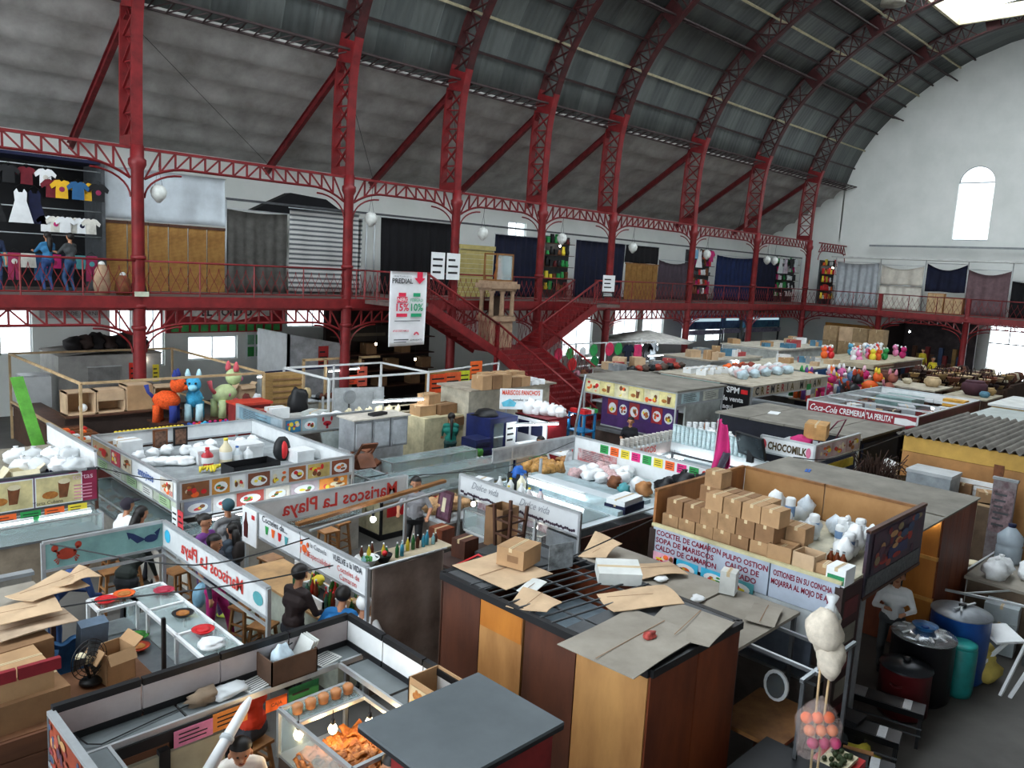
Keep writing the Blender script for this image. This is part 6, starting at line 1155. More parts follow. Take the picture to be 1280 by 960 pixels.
# ---------------------------------------------------------------- red lettered dairy stall
s18 = T('dairy_stall','dairy stall with red lettered band and white bottle emblem','stall',(27,9.1,0)); X0,X1,Y0,Y1,ZT = 24.2,30.2,7.5,10.75,2.4; CR_ = M('8e1a2b',.5,0,.08)
frame4(s18,X0,X1,Y0,Y1,ZT,ALU); band(s18,'W',X0,Y0,Y1,ZT-.42,ZT,CR_); band(s18,'S',Y0,X0,X1,ZT-.42,ZT,M('5a2030',.5,0,.2)); band(s18,'E',X1,Y0,Y1,ZT-.3,ZT,WHITE); band(s18,'N',Y1,X0,X1,ZT-.3,ZT,WHITE)
text(s18,'Coca-Cola','W',(X0-.03,10.25,ZT-.29),.2,WHITE,slant=.4,maxw=.85,bold=.01); text(s18,'CREMERIA','W',(X0-.03,9.35,ZT-.27),.17,WHITE,maxw=.78,bold=.02); text(s18,'"LA PERLITA"','W',(X0-.03,8.55,ZT-.27),.17,WHITE,maxw=.75,bold=.02)
MB().slab([(-8.12,ZT-.3),(-7.8,ZT-.31),(-7.6,ZT-.26),(-7.53,ZT-.26),(-7.53,ZT-.16),(-7.6,ZT-.16),(-7.8,ZT-.11),(-8.12,ZT-.12)],lambda a,c,d: Vector((X0-.026-d,-a,c)),.004,WHITE).build('bottle_emblem',s18); MB().box(X0-.03,X0-.022,8.97,8.98,ZT-.4,ZT-.02,ALU).build('divider',s18)
MB().box(X0+.1,X1-.1,Y0+.1,Y1-.1,ZT-.5,ZT-.46,M('3a3436',.8)).build('top_board',s18); MB().box(X0,X1,Y0,Y1,0,1.1,M('4a4046',.7)).build('base',s18)
for x in (25.6,27,28.5): MB().beam((x,Y0,ZT-.02),(x,Y1,ZT-.02),.05,.05,ALU).build('cross_bar',s18)
MB().box(28.8,30.1,9.2,10.4,ZT-.46,ZT-.15,M('7d9a98',.5)).build('white_bin',s18); tag(MB().box(29.7,30.1,7.8,8.5,ZT-.3,ZT-.05,M('d8a23a',.6)).build('yellow_box'),'yellow box at the corner of the dairy stall top','box'); bulb((28.4,8.4,ZT-.25),'small bright bulb over the dairy stall',BULB,.2)
r = rnd(52)
for i in range(18): x,y = r.uniform(24.6,28.4),r.uniform(7.9,10.4); carton((x,y,ZT-.46),(r.uniform(.3,.6),r.uniform(.3,.5),r.uniform(.12,.3)),r.uniform(-.5,.5),'carton or tub lying on the dairy stall top between the cross bars','goods on the dairy stall top',m=r.choice([CARD,WHITE,M('7a2a2a',.6),M('4a3a34',.7),LGREY]))
# ---------------------------------------------------------------- chocomilk stall and the big grey roofs
s17 = T('milkshake_stall','small stall with a painted CHOCOMILK band and yellow stripe','stall',(18.5,8,0)); X0,X1,Y0,Y1,ZT = 17.4,19.9,7.45,8.75,2.4
frame4(s17,X0,X1,Y0,Y1,ZT,ALU); band(s17,'W',X0,Y0,Y1,ZT-.38,ZT,WHITE); band(s17,'S',Y0,X0,X1,ZT-.38,ZT,M('b99a9a',.5,0,.2)); text(s17,'CHOCOMILK','W',(X0-.03,8.1,ZT-.28),.17,M('4a3a1a',.6,0,0),maxw=.95,bold=.04); MB().slab(ellipse(-8.68,ZT-.2,.08,.13),lambda a,c,d: Vector((X0-.026-d,-a,c)),.004,M('c0404a',.5)).build('painted_glass',s17); MB().slab(ellipse(-7.58,ZT-.2,.06,.12),lambda a,c,d: Vector((X0-.026-d,-a,c)),.004,M('d87a9a',.5)).build('painted_glass',s17)
for i in range(3): picture(s17,'S',(X0+.12+.8*i,Y0-.03,ZT-.34),.7,.3,M('c0aeb0',.5),160+i,'food')
band(s17,'W',X0+.1,Y0,Y1,1.5,1.75,M('d8c23a',.5),strip=None,name='yellow_band'); band(s17,'S',Y0+.1,X0,X1,1.6,1.8,M('d8c23a',.5),strip=None,name='yellow_band'); MB().box(X0+.2,X1,Y0+.2,Y1,0,1.5,M('2a2224',.8)).build('base',s17); MB().box(X0+.05,X1-.05,Y0+.05,Y1-.05,ZT-.42,ZT-.38,GREY).build('top_board',s17)
carton((18.9,8.1,ZT-.1),(.75,.5,.36),.3,'pale wooden crate box tipped on the milkshake stall top',m=M('c0935a',.7),name='wooden_box')
bagblob((18.3,8.2,ZT-.38),(.35,.3,.2),'heap of magenta toys and bags on the milkshake stall top',MAG,4,'toy_bag',knot=False); bagblob((17.8,8.5,ZT-.38),(.3,.25,.12),'dark pink bag on the milkshake stall top',M('6a2a48',.6),6,knot=False); carton((18.6,8.55,ZT-.38),(.4,.3,.2),.1,'grey box at the back of the milkshake stall top',m=LGREY)
tag(MB().tube([(19.3,8.2,ZT-.3),(19.35,7.8,ZT+.3),(19.6,7.7,ZT+.35),(19.75,8.0,ZT-.3)],.02,M('7a3a4a',.5),6).build('trolley_handle_frame'),'thin bent metal trolley frame on the milkshake stall top','trolley')
gr_ = T('grey_roof_booth','dark booth under a wide dusty grey board roof','booth',(21.3,9.1,0))
for i in range(4): MB().box(20.9,24.0,7.75+i*1.08,8.81+i*1.08,2.04+.006*(i % 2),2.1+.006*(i % 2),ROOFG).build('roof_board',gr_)
MB().box(21.0,23.9,7.85,11.95,0,2.04,M('20222e',.7)).build('wall',gr_); MB().box(21.2,23.7,7.8,7.85,.3,1.9,M('1c2744',.6)).build('shutter',gr_)
tag(MB().obox((22.3,10.9,2.12),(.5,.3,.02),WHITE,rz=.3).build('paper_sheet'),'white paper sheet on the grey roof','paper')
pls = T('grass_bundle','bushy dark brown dried grass bundle beside the milkshake stall','dried grass',(18.9,6.6,0)); b = MB(); r = rnd(3)
for k in range(160):
    a,q = r.uniform(0,6.28),r.uniform(0,.45); b.tube([(18.9+q*.5*math.cos(a),6.6+q*.5*math.sin(a),.9),(18.9+q*math.cos(a),6.6+q*math.sin(a),1.6+r.uniform(0,.5)),(18.9+q*1.6*math.cos(a),6.6+q*1.6*math.sin(a),1.8+r.uniform(-.2,.4))],.012,M('3d2a22',.9),3)
o = b.build('blades',pls); o['kind'] = 'stuff'; MB().lathe([(.25,0),(.28,.9),(.2,.95)],BROWN,12,(18.9,6.6,0)).build('bucket',pls)
cy_ = T('drum_tin','red and yellow printed tin drum beside the milkshake stall','drum',(17.9,6.9,0)); MB().lathe([(.2,0),(.2,1.7),(.18,1.72)],M('b83a2a',.5,0,.3,8,col2='c9a030'),16).build('body',cy_,w=False); MB().lathe([(.205,.6),(.205,.9)],YELLOW,16,cap=False).build('label_band',cy_,w=False)
bx_ = T('round_basket','wide round basket with folded papers behind the store roof','basket',(*g(1115,585,1.7).xy,1.3)); MB().lathe([(.4,0),(.55,.35),(.57,.37),(.5,.3),(.35,.05)],M('a89070',.8),20).build('bowl',bx_,w=False)
for k in range(3): MB().obox((-.1+.12*k,.1,.35),(.06,.3,.4),WHITE,rx=.3).build('paper',bx_,w=False)
MB().lathe([(.3,-1.3),(.3,0)],WOODD,12).build('stand',bx_,w=False)
# ---------------------------------------------------------------- juice stall with stacked cups, screen and flag
s16 = T('juice_stall','bright juice stall with rows of stacked cups and lit shelves','stall',(16,10,0)); X0,X1,Y0,Y1,ZT = 15.12,17.35,8.3,11.2,1.8
frame4(s16,X0,X1,Y0,Y1,ZT,ALU); band(s16,'S',Y0,X0,X1,ZT-.42,ZT,M('8b8f8c',.5,0,.15)); band(s16,'W',X0,Y0,Y1,ZT-.36,ZT-.05,M('b9bfc2',.5,0,.1)); band(s16,'N',Y1,X0,X1,ZT-.3,ZT+.02,M('cbb9b4',.5,0,.15)); band(s16,'E',X1,Y0,Y1,ZT-.25,ZT,WHITE)
counter(s16,X0+.05,X0+.6,Y0,Y1,.95,M('a8b4b8',.6),STEEL); counter(s16,X0+.6,X1,Y1-.5,Y1,.95,M('c0c8ca',.6),STEEL); MB().box(X0+.4,X1-.2,Y0+.3,Y1-.4,1.2,1.25,M('c9dde2',.4)).build('ice_shelf',s16); MB().box(X0+.8,X0+1.5,9.3,10.3,1.25,1.6,M('7d8a8f',.5)).build('ice_bin',s16)
text(s16,'JUGOS','S',(X0+1.2,Y1-.03,ZT-.2),.16,RL_,bold=.02)
for i in range(17): cup_stack((X1-.1,11.05-.125*i,ZT),.45,.055,'stack of clear white cups along the rear rim of the juice stall',M('cfe3e6',.35),'rear cup stacks of the juice stall')
for i in range(12): cup_stack((X0+.15+.185*i,Y1,ZT),.26,.06,'short stack of cloudy cups along the side rim of the juice stall',M('d8d2ca',.4),'side cup stacks of the juice stall')
tube_light((X0+.3,Y1-.2,1.45),(X0+1.2,Y1-.2,1.45),'lit tube along the side rim of the juice stall',hang=.2); tube_light((X1-.25,10.9,1.45),(X1-.25,8.8,1.45),'lit tube below the rear cups of the juice stall',hang=.2); tube_light((X0+1.3,Y1-.2,1.45),(X1-.3,Y1-.2,1.45),'lit tube at the rear corner of the juice stall',hang=.2)
tvs = T('flat_screen','black flat screen tilted on the corner of the juice stall','screen',(17.0,8.6,ZT)); q = at_depth(935,570,Vector((16.6,8.5,2.3))); MB().obox((16.9,8.75,2.2),(.06,.9,.55),BLACK,rz=-.35,ry=-.3).build('panel',tvs); MB().box(16.9,17.0,8.68,8.83,1.8,2.1,BLACK).build('foot',tvs); MB().obox((16.86,8.74,2.2),(.02,.84,.48),M('23282c',.15),rz=-.35,ry=-.3).build('glass',tvs)
for i in range(6): cup_stack((18.8+.15*i,11.6-.1*i,1.6),.45,.07,'tall white cup stack behind the juice stall',WHITE,'tall cup stacks behind the juice stall')
cs2 = T('low_counter','grey counter behind the juice stall carrying cups and bags','counter',(19.5,11.8,0)); MB().box(18.4,19.8,9.8,12.4,0,1.55,M('6a6d72',.7)).build('body',cs2); MB().box(18.35,19.85,9.75,12.45,1.55,1.6,M('8a8d90',.6)).build('top',cs2)
for i in range(7): bagblob((18.7+.2*(i % 3),11.2-.2*i,1.6),(.2,.18,.2),'clear bag of mixed goods on the grey counter',[BAG,BAGW,M('8a5a52',.5)][i % 3],i,group='bags on the grey counter behind the juice stall')
fl = T('magenta_flag','magenta and grey flag hanging on a thin pole at the juice stall','flag',(14.3,8.6,0)); pt,pbm = Vector((14.55,8.3,3.15)),Vector((13.35,8.55,1.2)); MB().tube([(14.35,8.3,0),pt],.015,ALU,6).build('pole',fl)
MB().sheet(lambda u,v: (14.53+.1*math.sin(v*5+u*7)*.6-.05*v,8.31-.4*u*(1-abs(v-.55)*.9)-.0*v,3.1-1.4*v+.05*math.sin(u*5)),12,16,MAG,.02).build('cloth',fl); MB().sheet(lambda u,v: (14.47+.06*math.sin(v*5+u*7)-.05*v,8.15-.2*u,2.5-.45*v*(1-.4*u)),6,6,M('4a4552',.8),.02).build('grey_patch',fl)
# ---------------------------------------------------------------- sweet shop pair (white glass island) behind the plywood booth
s13 = T('sweet_stall','white glass sweet stall with script lettering and a berry border','stall',(11.5,9.8,0)); X0,X1,Y0,Y1,ZT = 10.32,12.65,8.33,11.42,1.9
frame4(s13,X0,X1,Y0,Y1,ZT,ALU); band(s13,'W',X0,Y0,Y1,ZT-.4,ZT,M('d5d9dc',.5,0,.05))
for y in (10.7,9.4): text(s13,'Dulce vida','W',(X0-.03,y,ZT-.2),.14,M('8f959c',.6,0,0),slant=.5,maxw=.75)
pr = MB(); r = rnd(2); BER = M('3a2a3e',.6)
for k in range(60): pr.slab(ellipse(-11.35+.0495*k,ZT-.34+r.uniform(-.02,.02),.029,.029,6),lambda a,c,d: Vector((X0-.026-d,-a,c)),.002+.0004*(k % 4),BER)
pr.build('berry_border',s13)
MB().box(X0+.05,X1-.05,Y0+.05,Y1-.05,ZT-.34,ZT-.31,M('cfd8dc',.3,0,.05)).build('top_board',s13); MB().box(X0+.1,X0+1.1,Y0+.2,Y1-.2,ZT-.3,ZT-.28,GLASSD).build('glass_top',s13); MB().box(X0+1.2,X0+1.7,Y0+.1,Y1-.1,ZT-.32,ZT-.22,M('b9cfd4',.3)).build('tray',s13)
counter(s13,X0+.05,X0+.6,Y0+.9,Y1-.1,.8,M('c2c8cc',.5),WHITE,.4); MB().box(X0,X0+.04,Y0,Y0+.75,0,1.42,M('8d9499',.4,.2)).build('side_door',s13); MB().box(X0,X1,Y0-.02,Y0+.02,0,1.45,M('4a2a22',.6,0,.2)).build('end_panel',s13)
MB().box(X0+.3,X0+.34,Y0+1.0,Y1-.2,.8,1.42,M('c9ccd8',.5,0,.3,6,col2='7a4a52')).build('goods_panel',s13)
bulb((X0-.06,9.3,1.4),'bright bulb under the sweet stall band',BULB,.1); bulb((X0-.06,10.95,1.42),'small bulb at the left end of the sweet stall band',M('fff4e6',.4,0,0,emit=20),.1)
tube_light((11.6,11.0,ZT-.15),(11.6,9.3,ZT-.15),'long lit tube on the glass top of the sweet stall')
for i,(x,y,h,r_,m_) in enumerate([(10.75,10.75,.34,.07,WHITE),(10.9,10.6,.32,.07,WHITE),(11.05,10.45,.42,.09,M('e8e4c8',.4)),(10.85,10.25,.3,.08,WHITE),(10.75,9.95,.3,.07,M('f0e6e6',.4)),(10.9,9.8,.28,.07,M('f3dcdc',.4)),(10.75,9.65,.22,.05,WHITE),(10.65,10.4,.25,.07,WHITE)]): bottle((x,y,ZT-.3),h,r_,m_,'white jar or bottle on the sweet stall top',[WHITE,YELLOW,BLUE][i % 3],'jars on the sweet stall','jar')
carton((10.7,11.2,ZT-.3),(.35,.35,.2),.3,'white bag box at the corner of the sweet stall top',m=WHITE); open_bin((11.25,10.75,ZT-.3),(.3,.3,.35),.2,BLACK,'black bin with a blue bag on the sweet stall top','black_bin'); bagblob((11.25,10.75,ZT-.1),(.15,.15,.15),'bright blue bag in the black bin',BLUE,2,knot=False)
carton((12.0,8.65,ZT-.3),(.7,.45,.14),.1,'flat navy box at the end of the sweet stall',m=NAVY); carton((12.0,8.65,ZT-.16),(.66,.4,.1),.1,'white flat box on the navy box at the end of the sweet stall',m=WHITE)
o = T('stacked_stool','dark wooden stool upturned on the dark table beside the seafood bar','stool',(9.55,9.25,1.1)); SX,SY = 9.55,9.25
for sx in (-1,1):
    for sy in (-1,1): MB().beam((SX+sx*.16,SY+sy*.16,1.14),(SX+sx*.2,SY+sy*.2,1.95),.05,.05,WOODD).build('leg',o)
for k in (1.45,1.7):
    for s_ in (-1,1): MB().beam((SX-.18,SY+s_*.18,k),(SX+.18,SY+s_*.18,k),.03,.03,WOODD).build('stretcher',o); MB().beam((SX+s_*.18,SY-.18,k),(SX+s_*.18,SY+.18,k),.03,.03,WOODD).build('stretcher',o)
MB().box(SX-.18,SX+.18,SY-.18,SY+.18,1.1,1.15,WOODD).build('seat',o)
o = T('dark_board_table','dark wooden table with boards and a red cable beside the seafood bar','table',(9.3,9.0,0)); MB().box(8.3,10.05,8.0,9.9,1.05,1.1,M('3a2822',.7)).build('top',o)
for x in (8.4,9.95):
    for y in (8.1,9.8): MB().box(x-.04,x+.04,y-.04,y+.04,0,1.05,WOODD).build('leg',o)
open_bin((9.75,9.65,1.1),(.45,.4,.7),.1,CARDD,'tall open brown carton behind the upturned stool','cardboard_box')
carton((8.85,9.6,1.1),(.35,.3,.32),.1,'small dark wooden box on the dark table',m=PLYD,name='wooden_box'); tag(MB().obox((9.2,9.1,1.17),(.5,.7,.12),M('3c3f3f',.6),rz=.2).build('flat_case'),'flat dark grey case on the dark table','case'); tag(MB().obox((8.8,8.5,1.12),(.8,.5,.03),M('5a4436',.7),rz=.4).build('loose_board'),'loose brown board on the dark table','board')
tag(MB().tube([(8.35,9.3,1.12),(8.6,9.0,1.35),(8.8,8.6,1.15),(9.4,8.3,1.12)],.02,REDP,6).build('red_cable'),'red cable looped over the dark table','cable')
# second half: bags, bins and coloured price tags
s14 = T('bakery_counter_stall','white counter stall with a band of bright price tags','stall',(13.9,10.4,0)); X0,X1,Y0,Y1,ZT = 12.78,15.0,8.4,12.45,1.95
for x,y in ((X0,Y1),(X1,Y0),(X1,Y1)): MB().box(x-.025,x+.025,y-.025,y+.025,0,ZT,ALU).build('post',s14)
band(s14,'E',X1,Y0+.1,Y1,ZT-.6,ZT,WHITE,name='tag_panel'); band(s14,'N',Y1,X0-.6,X1,ZT-.3,ZT,M('a9adb0',.5)); MB().box(X0,X1-.05,Y0+.1,Y1-.1,ZT-.6,ZT-.57,M('b9c6ca',.4)).build('shelf',s14); MB().box(X0,X1,Y0,Y1,0,.95,M('9aa0a6',.6)).build('base',s14)
for i,m_ in enumerate([GREEN,ORANGE,YELLOW,PINK,GREEN,YELLOW,ORANGE,PINK,GREEN]): note('W',(X1-.03,11.62-.31*i,ZT-.25),.24,.2,m_,['green','orange','yellow','pink','green','yellow','orange','pink','green'][i]+' price tag on the white tag panel',seed=i,group='bright price tags on the tag panel')
text(s14,'.05','W',(X1-.04,8.72,ZT-.25),.18,RL_,bold=.03); ZS = ZT-.57
MB().box(X0+.05,X0+.6,Y0+.6,Y1-.6,ZS,ZS+.08,M('9fb4ba',.3)).build('glass_tray',s14)
for i in range(12): bagblob((X0+.3+.16*(i % 4),12.2-.26*(i//4),ZS),(.16,.14,.15),'bag of golden rolls on the counter shelf',M('b98a4a',.5,0,.25,12),i,group='rolls on the counter shelf',knot=False)
for i in range(14): bagblob((X0+.8+.3*(i % 4)+.1*(i//4),11.2-.3*(i//4),ZS),(.19,.15,.13),'white wrapped packet on the counter shelf',BAGW if i % 3 else M('d8b4b4',.5,0,.2,20),i+20,group='white packets on the counter',knot=False)
picture(s14,'W',(X1-.03,12.3,ZT-.57),1.2,.3,M('b8484a',.5,0,.4,8,col2='d0c8c8'),77,'lines')
for i,(x,y,r_,m_,lb) in enumerate([(14.1,9.15,.22,BLACK,'shiny black rubbish bag'),(14.5,8.95,.27,BLACK,'large black rubbish bag'),(14.75,8.6,.28,BLACK,'rounded black rubbish bag by the flag'),(13.7,9.4,.17,M('b07a4a',.6),'tan round bundle'),(13.4,9.7,.14,TEAL,'teal pot'),(13.9,9.7,.16,WHITE,'white round bundle'),(13.6,10.1,.16,BROWN,'brown basket bundle')]): bagblob((x,y,ZS),(r_,r_,r_),lb+' on the end of the counter shelf',m_,i,knot=i in (1,),name='rubbish_bag' if i < 3 else 'bundle')
cr_ = T('counter_end_shelf','brown shelf at the counter end holding a red bucket','shelf',(13.4,8.1,0)); MB().box(12.85,14.2,7.75,8.35,1.4,1.45,BROWN).build('board',cr_); MB().box(12.95,14.1,7.85,7.9,0,1.4,M('23392c',.6)).build('cooler_door',cr_); MB().box(12.95,13.0,7.85,8.3,0,1.4,DGREY).build('side',cr_)
for k in range(4): MB().box(12.93,12.95,7.95,8.28,.2+.3*k,.42+.3*k,[TEAL,GREEN,M('2a4a5a',.5),GREEN][k]).build('bottle_row',cr_)
o = T('red_bucket','red bucket filled with cutlery at the counter end','bucket',(13.35,8.1,1.45)); MB().lathe([(.14,0),(.17,.28),(.18,.29),(.15,.27)],REDP,16).build('bucket',o,w=False)
for k in range(6): MB().beam((.05*math.cos(k),.05*math.sin(k),.15),(.1*math.cos(k),.1*math.sin(k),.42),.015,.015,ORANGE).build('utensil',o,w=False)
bottle((13.05,8.15,1.45),.58,.085,ALU,'tall silver canister with blue top beside the red bucket',BLUE,name='canister',ml=M('3a5a9a',.4))
# ---------------------------------------------------------------- hamburger kiosk with flat roof and menu pictures
s15 = T('burger_kiosk','kiosk with a flat grey roof, yellow food menu strip and purple posters','kiosk',(21.3,14.7,0)); X0,X1,Y0,Y1,ZT = 20.1,22.7,12.9,16.4,2.6
MB().box(X0-.15,X1+.1,Y0-.1,Y1+.15,ZT,ZT+.06,ROOFG).build('roof',s15); frame4(s15,X0,X1,Y0,Y1,ZT,ALU); band(s15,'W',X0,Y0,Y1,ZT-.5,ZT-.03,M('e4dc9a',.5)); band(s15,'S',Y0,X0,X1,ZT-.4,ZT-.03,M('9aa2a4',.5))
for i in range(6): picture(s15,'W',(X0-.03,Y1-.08-.57*i,ZT-.47),.54,.41,M('efe3a0',.5) if i % 2 else M('e9e2b8',.5),200+i,'drink' if i % 2 else 'food',name='menu_picture')
band(s15,'W',X0+.45,Y0+.2,Y1-.4,1.05,2.02,M('4a2a66',.5,0,.15),name='poster_wall')
for i in range(6): picture(s15,'W',(X0+.42,Y1-.65-.43*(i % 6),1.45),.4,.5,[M('a8262c',.5),M('4b2a72',.5)][i % 2],220+i,'plate',name='burger_poster')
MB().box(X0+.5,X1,Y0,Y1,0,1.05,M('5a4a44',.7)).build('base',s15); MB().box(X0+.2,X0+.5,Y0+.2,Y1-.4,.9,1.0,STEEL).build('counter_top',s15); picture(s15,'S',(X0+.2,Y0-.03,ZT-.36),1.0,.3,M('bcd6da',.4),33,'lines'); picture(s15,'S',(X0+1.4,Y0-.03,ZT-.36),.9,.3,M('d8dcd0',.4),34,'lines')
MB().box(X0+.6,X1,Y0+.05,Y0+.1,1.05,2.2,M('c2c8c4',.4)).build('side_panel',s15)
person('person in black t-shirt sitting in front of the burger posters',(19.7,14.2,0),2.0,M('15161c',.8),M('22242c',.8),hip=(0,0,.8),feet=sit_feet(.3),hands=((-.15,.3,1.0),(.15,.3,.98)),sleeves=False,vox=.016)
person('person in navy leaning on the side of the burger kiosk',(21.2,12.3,0),.5,M('1c2440',.8),NAVY,lean=.3,hands=((-.15,.4,1.1),(.2,.4,1.1)),vox=.018); person('person with long dark hair at the side of the burger kiosk',(22.0,12.2,0),.8,M('8a6a62',.8),NAVY,lean=.3,hands=((-.15,.4,1.1),(.2,.4,1.1)),hair='long',vox=.018)
person('person with glasses whose head rises behind the white counter',(15.6,12.9,0),2.3,M('c2c6ca',.8),DGREY,hip=(0,0,.8),vox=.018)
o = T('blue_shelf_unit','bright blue open shelf with red packs on top','shelf',(18.7,15.3,0))
for x in (18.45,18.95):
    for y in (15.0,15.6): MB().box(x-.03,x+.03,y-.03,y+.03,0,1.7,M('1f7ab0',.5)).build('post',o)
for z in (.6,1.15,1.68): MB().box(18.42,18.98,14.97,15.63,z,z+.04,M('1f7ab0',.5)).build('board',o)
for i in range(9): tag(MB().obox((18.5+.14*(i % 4),15.05+.2*(i//4),1.79),(.22,.16,.12),[REDP,M('c8303a',.5),WHITE,GREEN][i % 4],rz=i).build('snack_pack'),'bright snack pack on top of the blue shelf','packet','snack packs on the blue shelf')
rc_ = T('red_cabinet','white and red cabinet with bags heaped on top near the leaning pole','cabinet',(17.6,15.9,0)); MB().box(17.1,18.0,15.3,16.5,0,1.6,M('a02a32',.5)).build('body',rc_); MB().box(17.05,17.1,15.25,16.55,0,1.65,WHITE).build('side',rc_); MB().box(17.05,18.05,15.25,16.55,1.6,1.66,M('7a1f28',.5)).build('top',rc_)
for k in range(2): MB().box(17.04,17.06,15.4+.55*k,15.85+.55*k,1.1,1.5,NAVY).build('window',rc_)
for i in range(5): bagblob((17.3+.12*i,16.2-.2*i,1.66),(.2,.2,.25-.02*i),'white plastic bag on the red cabinet',BAGW,i,group='bags on the red cabinet')
o = T('potted_plant','small leafy plant on the red cabinet','plant',(17.3,16.6,1.66)); MB().lathe([(.08,0),(.1,.12)],TERRA,10).build('pot',o,w=False); b = MB(); r = rnd(8)
for k in range(30): a,q = r.uniform(0,6.28),r.uniform(.05,.2); b.obox((q*math.cos(a),q*math.sin(a),.15+r.uniform(0,.2)),(.1,.05,.01),LEAF,rz=a,ry=-.5)
b.build('leaves',o,w=False)
lp = T('leaning_pole','dark grey steel pole leaning up from the counter','pole',(15.7,13.4,0)); MB().tube([(15.6,13.3,0),(15.62,13.32,.9)],.06,DGREY,8).build('foot',lp); MB().tube([at_depth(716,555,Vector((15.7,13.4,1.2))),at_depth(732,468,Vector((15.7,13.4,1.2)))],.035,STEEL,8).build('shaft',lp); MB().tube([(15.62,13.32,.85),at_depth(716,555,Vector((15.7,13.4,1.2)))],.035,STEEL,8).build('shaft',lp)
rw = T('red_counter','long white counter with a dark red front before the burger kiosk','counter',(16.6,13.6,0)); MB().box(16.3,16.9,12.2,15.6,0,.95,M('8e1c24',.5)).build('front',rw); MB().box(16.2,17.0,12.1,15.7,.95,1.0,WHITE).build('top',rw)
for i in range(14): bottle((16.5+.1*(i % 3),12.4+.2*i,1.0),.2,.05,[WHITE,M('d8b45a',.5),M('b8c8c0',.4),REDP][i % 4],'condiment jar on the red counter',[WHITE,YELLOW][i % 2],'jars on the red counter')
# ---------------------------------------------------------------- glass counters, greens, prep people
s12 = T('glass_counter','L shaped glass topped counter with cream panelled base and pale trays','counter',(12,14,0)); CRM = M('d3c9a4',.7)
counter(s12,9.95,13.9,13.5,14.1,.85,CRM,M('b8c2c4',.4),.4); counter(s12,9.95,10.5,14.1,14.7,.85,CRM,M('b8c2c4',.4),.4); counter(s12,11.2,13.9,14.8,15.3,.85,CRM,M('b8c2c4',.4),.4)
MB().box(9.94,13.9,13.49,13.52,0,.12,BLACK).build('plinth',s12); MB().box(9.93,9.96,13.5,14.7,0,.12,BLACK).build('plinth',s12)
for x in (9.96,11.3,12.6): MB().box(x-.03,x+.03,13.48,13.52,0,.85,BLACK).build('panel_post',s12)
for x in (10.1,11.4): MB().box(x,x+.5,13.46,13.49,.5,.75,REDP).build('red_board',s12)
for i,(x,y,m_) in enumerate([(10.2,14.4,BLUE),(11.5,15.05,REDP),(12.2,15.05,WHITE),(12.9,15.05,M('d8b45a',.5)),(12.2,13.8,WHITE),(12.9,13.8,M('c98a5a',.5)),(11.2,13.8,M('dfe8ea',.4))]): tag(MB().box(x-.2,x+.2,y-.16,y+.16,.85,.93,m_).box(x-.16,x+.16,y-.12,y+.12,.93,.95,OFFW).build('food_tub'),['blue','red','white','yellow','pale','tan','clear'][i]+' tub inside the long glass counter','tub')
gb = T('green_herb_bunch','bushy bunch of green herbs in a terracotta jar','herbs',(14.15,12.9,.95)); b = MB(); r = rnd(12)
for k in range(160): a,q,z = r.uniform(0,6.28),r.uniform(0,.3),r.uniform(.15,.6); b.obox((q*math.cos(a),q*math.sin(a),z),(.09,.06,.008),LEAF,rz=a,ry=r.uniform(-.8,.8),rx=r.uniform(-.5,.5))
o = b.build('leaves',gb,w=False); o['kind'] = 'stuff'; MB().lathe([(.08,0),(.12,.15),(.1,.25)],TERRA,12).build('jar',gb,w=False)
pt_ = T('prep_table','white prep table with jars and herbs','table',(14.7,13.0,0)); MB().box(13.95,15.4,12.6,13.4,.9,.95,WHITE).build('top',pt_); MB().box(14.0,15.35,12.65,13.35,0,.9,M('8d8a84',.6)).build('body',pt_)
for i in range(12): bottle((14.2+.09*i,12.8-.04*(i % 4),.95),.22,.055,[ORANGE,M('d8603a',.4),WHITE,M('e0c8a0',.4)][i % 4],'small jar of fruit on the prep table',[WHITE,REDP][i % 2],'jars on the prep table','jar')
person('person in white apron leaning over the prep table',(15.0,13.75,0),2.9,M('dcdcdc',.8),NAVY,lean=.35,hands=((-.2,.45,1.0),(.2,.45,1.0)),sleeves=False,vox=.015)
tag(MB().obox((14.0,12.95,1.22),(.04,.75,.58),M('7d6650',.7),rz=.5,ry=.3).build('cutting_board'),'large wooden board leaning on the prep table','board')
for i in range(16): bagblob((15.65+.14*(i % 4),13.5-.16*(i//4),.98),(.09,.09,.07),'roll in the bread heap behind the sweet stall',M('b9824a',.5,0,.2,10),i,'bread_roll','bread rolls heaped behind the sweet stall',False)
tag(MB().box(15.5,16.15,12.85,13.65,0,.98,M('6a5a4c',.7)).box(15.48,16.17,12.83,13.67,.94,.98,WHITE).build('bread_stand'),'brown stand under the bread rolls','stand')
# vegetables and woman in green apron
person('person with a long braid in a teal apron beside the vegetable crates',(14.9,17.0,0),-.6,M('1f7a6c',.8),M('2a4a4a',.8),hands=((-.2,.4,1.0),(.2,.4,1.0)),hair='braid',vox=.015)
for i in range(5): o = tag(MB().box(14.6,15.2,15.6,16.2,.12+.23*i,.34+.23*i,M('1a2450',.5)).box(14.66,15.14,15.58,15.6,.18+.23*i,.26+.23*i,NAVY).build('plastic_crate'),'dark blue plastic crate in the stack beside the vegetables','crate','dark blue stacked crates')
tag(MB().box(14.6,15.2,15.6,16.2,0,.12,REDP).build('crate_base'),'red crate under the dark blue crates','crate')
bf = T('blue_cooler_cabinet','dark blue glass door cooler cabinet','cooler',(15.9,16.2,0)); MB().box(15.3,16.4,15.8,16.8,0,1.75,M('18235a',.5)).build('body',bf); MB().box(15.45,15.8,15.77,15.8,.2,1.6,GLASSD).build('door',bf)
